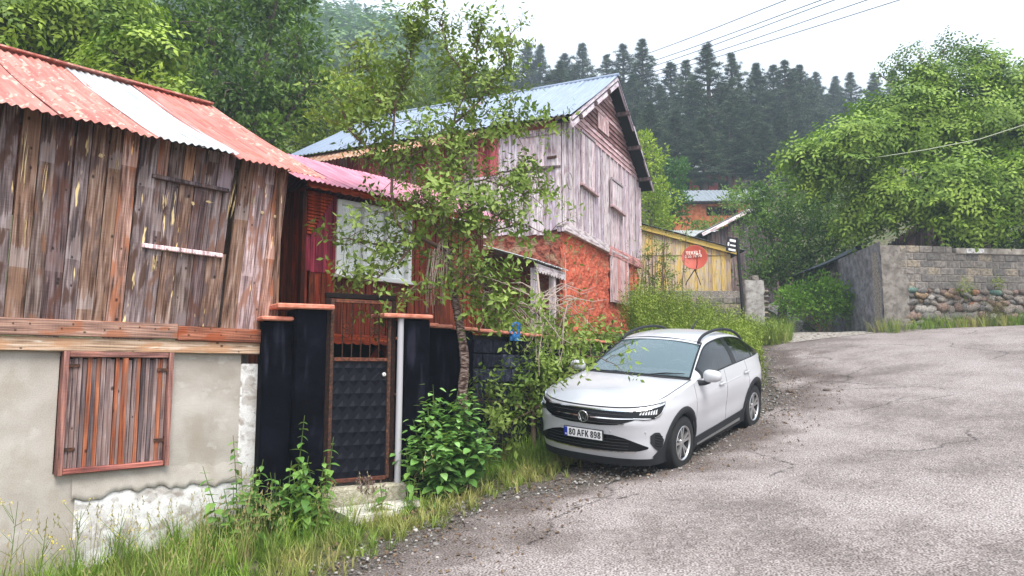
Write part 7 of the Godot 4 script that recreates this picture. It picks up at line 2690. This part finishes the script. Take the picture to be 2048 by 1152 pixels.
func nettle(label: String, at: Vector3, h: float, lean: Vector3, mats: Array, leaves: Array, group := "") -> void:
	var t := thing("nettle", label, "nettle", at, 0.0, group)
	var top := lean + Vector3(0, h, 0)
	part("stem", tube_mesh([Vector3(0, -0.05, 0), lean * 0.35 + Vector3(0, h * 0.5, 0), top], [0.007, 0.005, 0.003], 5), M.stem_green, t)
	var n := int(h / 0.075)
	for i in n:
		var f := 0.12 + 0.88 * i / n
		var p := (lean * 0.35 * (f / 0.5) if f < 0.5 else lean * lerpf(0.35, 1.0, (f - 0.5) * 2)) + Vector3(0, h * f, 0)
		var a := (PI / 2 if i % 2 else 0.0) + rf(-0.4, 0.4)
		var s := lerpf(1.15, 0.4, pow(f, 1.4)) * rf(0.85, 1.15)
		for k in 2:
			var o := part("leaf", leaves[rng.randi() % leaves.size()], mats[rng.randi() % mats.size()], t)
			o.transform = Transform3D(Basis.from_euler(Vector3(rf(-0.55, 0.35), a + PI * k + rf(-0.25, 0.25), rf(-0.3, 0.3))).scaled(Vector3.ONE * s), p)


func build_plants() -> void:
	rng.seed = 2024
	var lv := [big_leaf(0.15, 0.095, 0.25, 0.12), big_leaf(0.14, 0.08, 0.4, 0.12), big_leaf(0.12, 0.075, 0.15, 0.12)]
	var nm := [green(0.065, 0.15, 0.03), green(0.10, 0.22, 0.045), green(0.16, 0.29, 0.065)]
	var ym := [green(0.34, 0.38, 0.06), green(0.42, 0.42, 0.10), green(0.20, 0.28, 0.05)]
	nettle("tallest nettle, rising in front of the left black gate pier", on_land(-2.22, -7.75), 1.12, Vector3(0.06, 0, -0.05), nm, lv, "nettles at the barn corner")
	nettle("large leaved nettle against the white strip of the barn corner", on_land(-2.72, -7.55), 0.98, Vector3(-0.12, 0, -0.1), nm, lv, "nettles at the barn corner")
	nettle("nettle standing alone before the lower left of the gate", on_land(-1.93, -7.85), 0.86, Vector3(0.05, 0, -0.06), nm, lv, "nettles at the barn corner")
	nettle("thin nettle leaning towards the barn shutter", on_land(-2.85, -7.42), 0.72, Vector3(-0.2, 0, -0.02), nm, lv, "nettles at the barn corner")
	nettle("low nettle with yellow leaves at the front of the clump", on_land(-2.16, -7.36), 0.34, Vector3(0.03, 0, 0.06), ym, lv, "nettles at the barn corner")
	nettle("low nettle with yellow leaves nearest the gate step", on_land(-1.98, -7.5), 0.30, Vector3(0.03, 0, 0.05), ym, lv, "nettles at the barn corner")
	for k in 38:
		nettle("mid height green nettle inside the clump at the barn corner", on_land(rf(-2.75, -1.9), rf(-7.85, -7.2)), rf(0.35, 0.75), Vector3(rf(-0.1, 0.12), 0, rf(-0.05, 0.12)), nm, lv, "nettles at the barn corner")
	for k in 3:
		nettle("small weed sprouting beside the concrete slab before the gate", on_land(-1.35 + k * 0.28, -7.95 - 0.12 * k), rf(0.28, 0.42), Vector3(rf(-0.05, 0.05), 0, 0.03), nm, lv, "weeds by the slab")
	nettle("slim sapling beside the pipe, before the right black pier", on_land(-1.12, -8.35), 0.6, Vector3(-0.05, 0, 0.05), nm, lv)
	# the leafy bush in front of the black wall
	build_bush()
	build_grass()
	# feathery yellow-green weeds behind the car
	var feather := twig_clump(16, 0.55, 0.10, 0.22, 0.55)
	var xfs := []
	var cols := []
	for k in 2300:
		var x := rf(2.6, 7.2)
		var z := rf(-19.2, -13.2)
		if x > road_left(z) - 0.25 or 0.766 * x + 0.643 * z < -9.6:
			continue
		var p := on_land(x, z)
		var tall := rf(0.35, 1.0) * (1.0 - 0.55 * smooth(4.6, 6.8, x))
		for i in 3:
			var f := (i + 0.4) / 3.0
			xfs.append(Transform3D(upright(Vector3(rf(-0.35, 0.35), 1, rf(-0.35, 0.35)), rf(0.6, 1.0), rf(0, TAU)), p + Vector3(rf(-0.08, 0.08), tall * f, rf(-0.08, 0.08))))
			cols.append(Color(0.10, 0.16, 0.02).lerp(Color(0.34, 0.42, 0.06), clampf(rng.randf() * 0.7 + 0.3 * f, 0, 1)))
	var w := scatter("weeds", self, feather, M.leaf, xfs, cols)
	tag(w, "tall feathery yellow green weeds growing behind the car", "weeds", "", "stuff")
	# thin upright saplings at the corner of the red wall
	var t := thing("sapling_clump", "clump of thin tall saplings right of the red wall corner", "saplings", on_land(3.75, -19.2))
	var b := MB.new()
	xfs = []
	cols = []
	for k in 16:
		var s := Vector3(rf(-0.55, 0.75), 0, rf(-0.4, 0.5))
		var h := rf(1.6, 3.1)
		var e := s + Vector3(rf(-0.25, 0.25), h, rf(-0.2, 0.2))
		b.tube([s, s.lerp(e, 0.5) + Vector3(rf(-0.06, 0.06), 0, 0), e], [0.018, 0.013, 0.005], 5, false)
		for i in 16:
			var f := rf(0.25, 1.0)
			xfs.append(Transform3D(upright(rand_dir() + Vector3(0, 0.5, 0), rf(0.5, 0.85), rf(0, TAU)), s.lerp(e, f) + rand_dir() * 0.16))
			cols.append(Color(0.10, 0.15, 0.03).lerp(Color(0.26, 0.32, 0.08), rng.randf()))
	part("stems", b.done(), M.twig, t)
	scatter("foliage", t, M.twig_clump, M.leaf, xfs, cols)
	# weeds rooted in the right-hand wall
	var q := [["yellow flowering weed rooted in the grey block wall", Vector3(12.35, 3.72, -20.15), 0.26, "wall_weed"], ["smaller weed tuft higher up the grey block wall", Vector3(13.35, 3.86, -20.3), 0.15, "wall_weed"], ["brown green creeper hanging down the rubble stones", Vector3(13.2, 3.15, -20.22), 0.3, "wall_weed"]]
	for l in q:
		var o := thing(l[3], l[0], "weed", l[1], 0.0, "weeds in the wall")
		xfs = []
		cols = []
		for k in int(260 * l[2]):
			var d := rand_dir()
			d.z = absf(d.z) * 0.7
			xfs.append(Transform3D(upright(d + Vector3(0, 0.4, 0), rf(0.28, 0.5), rf(0, TAU)), d * l[2] * rf(0.3, 1.0) + Vector3(0, 0.05, 0.06)))
			cols.append(Color(0.10, 0.15, 0.02).lerp(Color(0.26, 0.32, 0.05), rng.randf()) if l[2] != 0.3 else Color(0.10, 0.09, 0.03).lerp(Color(0.2, 0.17, 0.06), rng.randf()))
		scatter("foliage", o, M.twig_clump, M.leaf, xfs, cols)
		part("root", tube_mesh([Vector3(0, 0, 0.12), Vector3(0, -0.02, 0.0), Vector3(0, -0.05, -0.2)], [0.008, 0.012, 0.02], 5), M.twig, o)


func build_bush() -> void:
	var at := on_land(-0.78, -8.72)
	var t := thing("leafy_bush", "bright green leafy bush before the black wall, below the cherry trunk", "bush", at)
	var leaves := [big_leaf(0.14, 0.09, 0.18, 0.06), big_leaf(0.12, 0.078, 0.3, 0.06), big_leaf(0.11, 0.075, 0.05, 0.06)]
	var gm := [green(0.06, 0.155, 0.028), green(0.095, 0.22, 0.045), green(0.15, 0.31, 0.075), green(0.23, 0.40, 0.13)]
	var b := MB.new()
	var spots := []
	for k in 60:
		var a := rf(0, TAU)
		var r := sqrt(rng.randf())
		var d := Vector3(cos(a) * r * 0.62, 0, sin(a) * r * 0.5)
		var h := lerpf(1.5, 0.55, r) * rf(0.75, 1.05)
		var s := d * 0.15
		var e := d + Vector3(0.04, h, 0.0)
		var m := s.lerp(e, 0.5) + Vector3(0, 0.06, 0) + d * 0.12
		b.tube([s, m, e], [0.008, 0.006, 0.002], 5, false)
		var n := int(h / 0.045) + 5
		for i in n:
			var f := pow((i + 0.5) / n, 0.75)
			var p := (s.lerp(m, f * 2) if f < 0.5 else m.lerp(e, f * 2 - 1))
			var aa := i * 2.4 + k
			var o := Vector3(cos(aa), 0, sin(aa))
			spots.append([p + o * rf(0.02, 0.11) + Vector3(0, rf(-0.03, 0.03), 0), aa, f])
	part("stems", b.done(), M.stem_green, t)
	# the 290 leaves nearest the viewer are parts, the rest one mass
	spots.sort_custom(func(x: Array, y: Array) -> bool: return x[0].z + x[0].y * 0.35 > y[0].z + y[0].y * 0.35)
	var xfs := []
	var cols := []
	for i in spots.size():
		var q: Array = spots[i]
		var bs := Basis.from_euler(Vector3(rf(-0.5, 0.45), -q[1] - PI / 2 + rf(-0.4, 0.4), rf(-0.35, 0.35))).scaled(Vector3.ONE * lerpf(1.15, 0.6, pow(q[2], 3)) * rf(0.8, 1.15))
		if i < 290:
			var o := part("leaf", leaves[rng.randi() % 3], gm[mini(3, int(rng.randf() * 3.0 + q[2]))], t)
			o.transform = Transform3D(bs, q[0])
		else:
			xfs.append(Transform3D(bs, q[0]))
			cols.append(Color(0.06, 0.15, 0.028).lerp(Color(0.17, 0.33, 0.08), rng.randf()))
	scatter("foliage", t, leaves[0], M.leaf_plain, xfs, cols)


func blade_tuft(n: int, h: float, w: float, spread: float, seed_head := false) -> ArrayMesh:
	var b := MB.new()
	b.has_col = true
	for i in n:
		var a := rf(0, TAU)
		var o := Vector3(cos(a), 0, sin(a))
		var s := Vector3(-o.z, 0, o.x) * w * 0.5 * rf(0.7, 1.2)
		var hh := h * rf(0.55, 1.1)
		var base := o * rf(0, 0.05)
		var m := base + o * spread * hh * 0.28 + Vector3(0, hh * 0.6, 0)
		var tip := base + o * spread * hh * rf(0.6, 1.1) + Vector3(0, hh * rf(0.8, 1.0), 0)
		var tn := rf(0.75, 1.25)
		b.col = Color(tn, tn, tn)
		b.quad(base - s, base + s, m + s * 0.8, m - s * 0.8)
		b.tri(m - s * 0.8, m + s * 0.8, tip)
		if seed_head:
			b.col = Color(1.5, 1.2, 1.1)
			for k in 5:
				var p := tip - Vector3(0, k * 0.022, 0)
				b.tri(p, p + rand_dir() * 0.018, p + Vector3(0, 0.03, 0))
	return b.done()


func build_grass() -> void:
	var short := blade_tuft(13, 0.16, 0.007, 0.7)
	var long_ := blade_tuft(10, 0.36, 0.007, 0.5)
	var seedy := blade_tuft(4, 0.62, 0.004, 0.35, true)
	var sx := []
	var sc := []
	var lx := []
	var lc := []
	var hx := []
	var hc := []
	var patch := noise(311, 0.9, 3)
	var g0 := Color(0.08, 0.15, 0.02)
	var g1 := Color(0.26, 0.40, 0.055)
	var straw := Color(0.42, 0.36, 0.14)
	# along the barn, the gate and the wall, up to the loose stones of the verge
	for k in 9000:
		var u := rf(0.5, 12.5)
		var w := rf(-8.0, -3.6)
		var x := 0.643 * u + 0.766 * w
		var z := -0.766 * u + 0.643 * w
		var edge := verge_left(z) - x
		if edge < -0.25 or (edge < 0.05 and rng.randf() < 0.55):
			continue
		# inside the barn, the slab or the wall
		var ln := Vector2(x + 3.77, z + 7.04)
		if ln.dot(Vector2(0.743, 0.669)) < 0.06 and ln.dot(Vector2(0.669, -0.743)) < 1.8:
			continue
		var gt := Vector2(x + 2.136, z + 8.4)
		var gx := gt.dot(Vector2(0.857, -0.515))
		var gz := gt.dot(Vector2(0.515, 0.857))
		if (gx > -0.1 and gx < 1.95 and gz < 0.72) or (gx > -0.8 and gx < 1.3 and gz < 0.25):
			continue
		if w < -6.75 and u > 6.4:
			continue
		var p := on_land(x, z, -0.005)
		var dry := clampf(0.12 + patch.get_noise_2d(x * 1.3, z * 1.3) * 1.3 + smooth(0.7, 0.0, edge) * 0.6, 0, 1)
		var c := g0.lerp(g1, rng.randf()).lerp(straw, dry * rf(0.5, 1.0))
		var bs := Basis.from_euler(Vector3(rf(-0.25, 0.25), rf(0, TAU), rf(-0.25, 0.25)))
		var roll := rng.randf()
		if roll < 0.55:
			sx.append(Transform3D(bs.scaled(Vector3.ONE * rf(0.6, 1.2)), p))
			sc.append(c)
		elif roll < 0.95 and edge > 0.15:
			lx.append(Transform3D(bs.scaled(Vector3.ONE * rf(0.5, 1.05) * (0.65 + 0.5 * smooth(0.2, 1.2, edge))), p))
			lc.append(c)
		elif edge > 0.4 and u < 5.5:
			hx.append(Transform3D(bs.scaled(Vector3.ONE * rf(0.7, 1.2)), p))
			hc.append(Color(0.30, 0.30, 0.12).lerp(Color(0.36, 0.28, 0.14), rng.randf()))
	# foot of the right-hand wall and the lane
	for k in 5200:
		var x := rf(5.6, 17.5)
		var z := rf(-27.0, -18.4)
		var near_wall := z + 19.95 + (x - 10.08) * 0.14
		if x > 10.2:
			if near_wall < -0.02 or near_wall > rf(0.35, 1.1) or z > -19.2:
				continue
		else:
			var pl := lut(-z, [18.6, 20.0, 22.0, 25.0, 30.0], [6.9, 7.4, 8.1, 9.2, 10.4])
			var pr := lut(-z, [18.6, 20.0, 22.0, 25.0, 30.0], [9.9, 9.7, 9.6, 10.2, 11.2])
			if (x > pl + 0.1 and x < pr - 0.1) or x > 10.0 or x < road_left(z) - 2.0 or z > -19.0:
				continue
		var p := on_land(x, z)
		var c := g0.lerp(g1, rng.randf()).lerp(straw, clampf(0.3 + patch.get_noise_2d(x, z) * 1.5, 0, 0.9))
		lx.append(Transform3D(Basis.from_euler(Vector3(rf(-0.3, 0.3), rf(0, TAU), rf(-0.3, 0.3))).scaled(Vector3.ONE * rf(0.7, 1.5)), p))
		lc.append(c)
	for k in 900:
		var z := rf(-27, -19.0)
		var pl := lut(-z, [18.6, 20.0, 22.0, 25.0, 30.0], [6.9, 7.4, 8.1, 9.2, 10.4])
		var x := pl - rf(-0.15, 1.9)
		lx.append(Transform3D(Basis.from_euler(Vector3(rf(-0.3, 0.3), rf(0, TAU), rf(-0.3, 0.3))).scaled(Vector3.ONE * rf(0.9, 1.8)), on_land(x, z)))
		lc.append(g0.lerp(g1, rng.randf()).lerp(straw, rng.randf() * 0.4))
	var gm: StandardMaterial3D = M.leaf.duplicate()
	tag(scatter("grass", self, short, gm, sx, sc), "short green and straw coloured grass along the verge", "grass", "", "stuff")
	tag(scatter("long_grass", self, long_, gm, lx, lc), "long green grass along the walls and the lane", "grass", "", "stuff")
	tag(scatter("grass_stalks", self, seedy, gm, hx, hc), "thin flowering grass stalks in front of the barn", "grass", "", "stuff")
	# yellow rape-like flowers before the barn
	for k in 5:
		var x := -3.95 + k * 0.17 + rf(-0.05, 0.05)
		var z := -5.95 - k * 0.16 + rf(-0.1, 0.1)
		var t := thing("yellow_flower", ["tallest yellow wildflower before the barn plaster", "yellow wildflower at the left edge below the shutter", "branching yellow wildflower below the shutter", "yellow wildflower near the whitewashed patch", "small yellow wildflower close to the whitewashed patch"][k], "wildflower", on_land(x, z), 0.0, "yellow wildflowers")
		var b := MB.new()
		var h: float = [0.82, 0.6, 0.66, 0.52, 0.4][k]
		b.tube([Vector3.ZERO, Vector3(0.03, h * 0.5, 0), Vector3(0.05, h, 0)], [0.004, 0.0035, 0.002], 4, false)
		var fl := MB.new()
		for i in 9:
			var s := Vector3(0.03, h * rf(0.35, 0.9), 0)
			var e := s + Vector3(rf(-0.18, 0.18), rf(0.05, 0.2), rf(-0.12, 0.12))
			b.tube([s, s.lerp(e, 0.5), e], [0.0025, 0.002, 0.0015], 3, false)
			for m in 7:
				var p := e + rand_dir() * 0.022
				var d := rand_dir() * 0.012
				var d2 := rand_dir() * 0.012
				fl.tri(p, p + d, p + d2)
		part("stem", b.done(), M.stem_green, t)
		part("blossom", fl.done(), mat(lin(0.72, 0.58, 0.04), 0.7), t)


# ------------------------------------------------------------------ litter and small things
func build_small() -> void:
	rng.seed = 77
	var xfs := []
	var cols := []
	for k in 4200:
		var z := -rf(4.5, 18.5)
		var x := road_left(z) + rf(-1.5, 0.5) * (0.4 + 0.6 * rng.randf())
		if x < verge_left(z) - 0.15:
			continue
		var s := rf(0.008, 0.03) * (1.0 if rng.randf() < 0.93 else 1.8)
		xfs.append(Transform3D(Basis.from_euler(Vector3(rf(0, 6), rf(0, 6), rf(0, 6))).scaled(Vector3(s, s * 0.7, s)), on_land(x, z, 0.018 + s * 0.1)))
		var v := lerpf(0.1, 0.5, rng.randf() * rng.randf())
		cols.append(Color(v, v * 0.93, v * 0.86))
	var pm := mat(Color(1, 1, 1), 0.9)
	pm.vertex_color_use_as_albedo = true
	var peb := MB.new()
	peb.has_col = true
	var src := rubble(1, 1, 1, 5)
	var arr := src.surface_get_arrays(0)
	var cc := PackedColorArray()
	cc.resize(arr[Mesh.ARRAY_VERTEX].size())
	cc.fill(Color(1, 1, 1))
	arr[Mesh.ARRAY_COLOR] = cc
	var pmesh := ArrayMesh.new()
	pmesh.add_surface_from_arrays(Mesh.PRIMITIVE_TRIANGLES, arr)
	tag(scatter("gravel", self, pmesh, pm, xfs, cols), "loose grey and white stones along the broken road edge", "gravel", "", "stuff")
	# dead leaves and crumbs of bark
	var leaf := MB.new()
	leaf.has_col = true
	leaf_into(leaf, Vector3.ZERO, Vector3(0, 0, 1), Vector3.RIGHT, 0.05, 0.03, 0.5, 1.0, -0.3)
	xfs = []
	cols = []
	for k in 2600:
		var z := -rf(6.0, 18.0)
		var x := lerpf(verge_left(z) - 0.5, road_left(z) + 1.2, pow(rng.randf(), 1.3))
		if rng.randf() < 0.3:
			x = rf(3.0, 6.0)
			z = rf(-16, -11.5)
			if x > road_left(z) + 0.6 or x < verge_left(z):
				continue
		xfs.append(Transform3D(Basis.from_euler(Vector3(rf(-0.5, 0.5), rf(0, TAU), rf(-0.5, 0.5))).scaled(Vector3.ONE * rf(0.4, 1.2)), on_land(x, z, 0.03)))
		cols.append(Color(0.07, 0.045, 0.03).lerp(Color(0.22, 0.14, 0.08), rng.randf()))
	# a heap of them on the doorstep
	for k in 110:
		var gx := rf(0.36, 0.78)
		if rng.randf() < 0.6:
			gx = rf(0.36, 0.54)
		var p := Vector3(-2.136, 0, -8.4) + Vector3(0.857, 0, -0.515) * gx + Vector3(0.515, 0, 0.857) * rf(0.18, 0.29)
		p.y = rf(0.22, 0.40) - absf(gx - 0.45) * 0.3
		xfs.append(Transform3D(Basis.from_euler(Vector3(rf(0, 6), rf(0, 6), rf(0, 6))), p))
		cols.append(Color(0.09, 0.06, 0.055).lerp(Color(0.24, 0.17, 0.15), rng.randf()))
	tag(scatter("dead_leaves", self, leaf.done(), M.leaf_plain, xfs, cols), "brown dead leaves on the verge and the doorstep", "leaves", "", "stuff")
	# blue rag on the wall
	var nz := noise(8, 9.0, 3)
	var rows := []
	for j in 13:
		var row := []
		for i in 11:
			var u := i / 10.0 - 0.5
			var v := j / 12.0
			row.append(Vector3(u * 0.2 + 0.03 * nz.get_noise_2d(v, u), 0.12 - v * 0.3, 0.06 * nz.get_noise_2d(u * 1.3, v * 1.3) + 0.03 * sin(u * 14 + v * 3) + (0.0 if v > 0.2 else -0.1 * (0.2 - v) * 5)))
		rows.append(row)
	rows.reverse()
	var b := MB.new()
	b.grid(rows)
	var rag := part("blue_rag", b.done(), mat(lin(0.03, 0.17, 0.42), 0.8), self, Vector3(0.03, 2.17, -10.52), Vector3(0, 0.7, 0))
	tag(rag, "crumpled blue rag hanging over the black wall coping", "rag")
	for q in [[6.35, -13.2, 0.09, "dark clod of earth lying on the road edge behind the car"], [6.9, -13.0, 0.07, "smaller clod of earth on the road edge behind the car"]]:
		var o := part("clod", rubble(q[2] * 1.8, q[2] * 0.8, q[2] * 1.6, 61), M.stones[6], self, on_land(q[0] - 1.4, q[1], q[2] * 0.3))
		tag(o, q[3], "clod", "clods of earth")
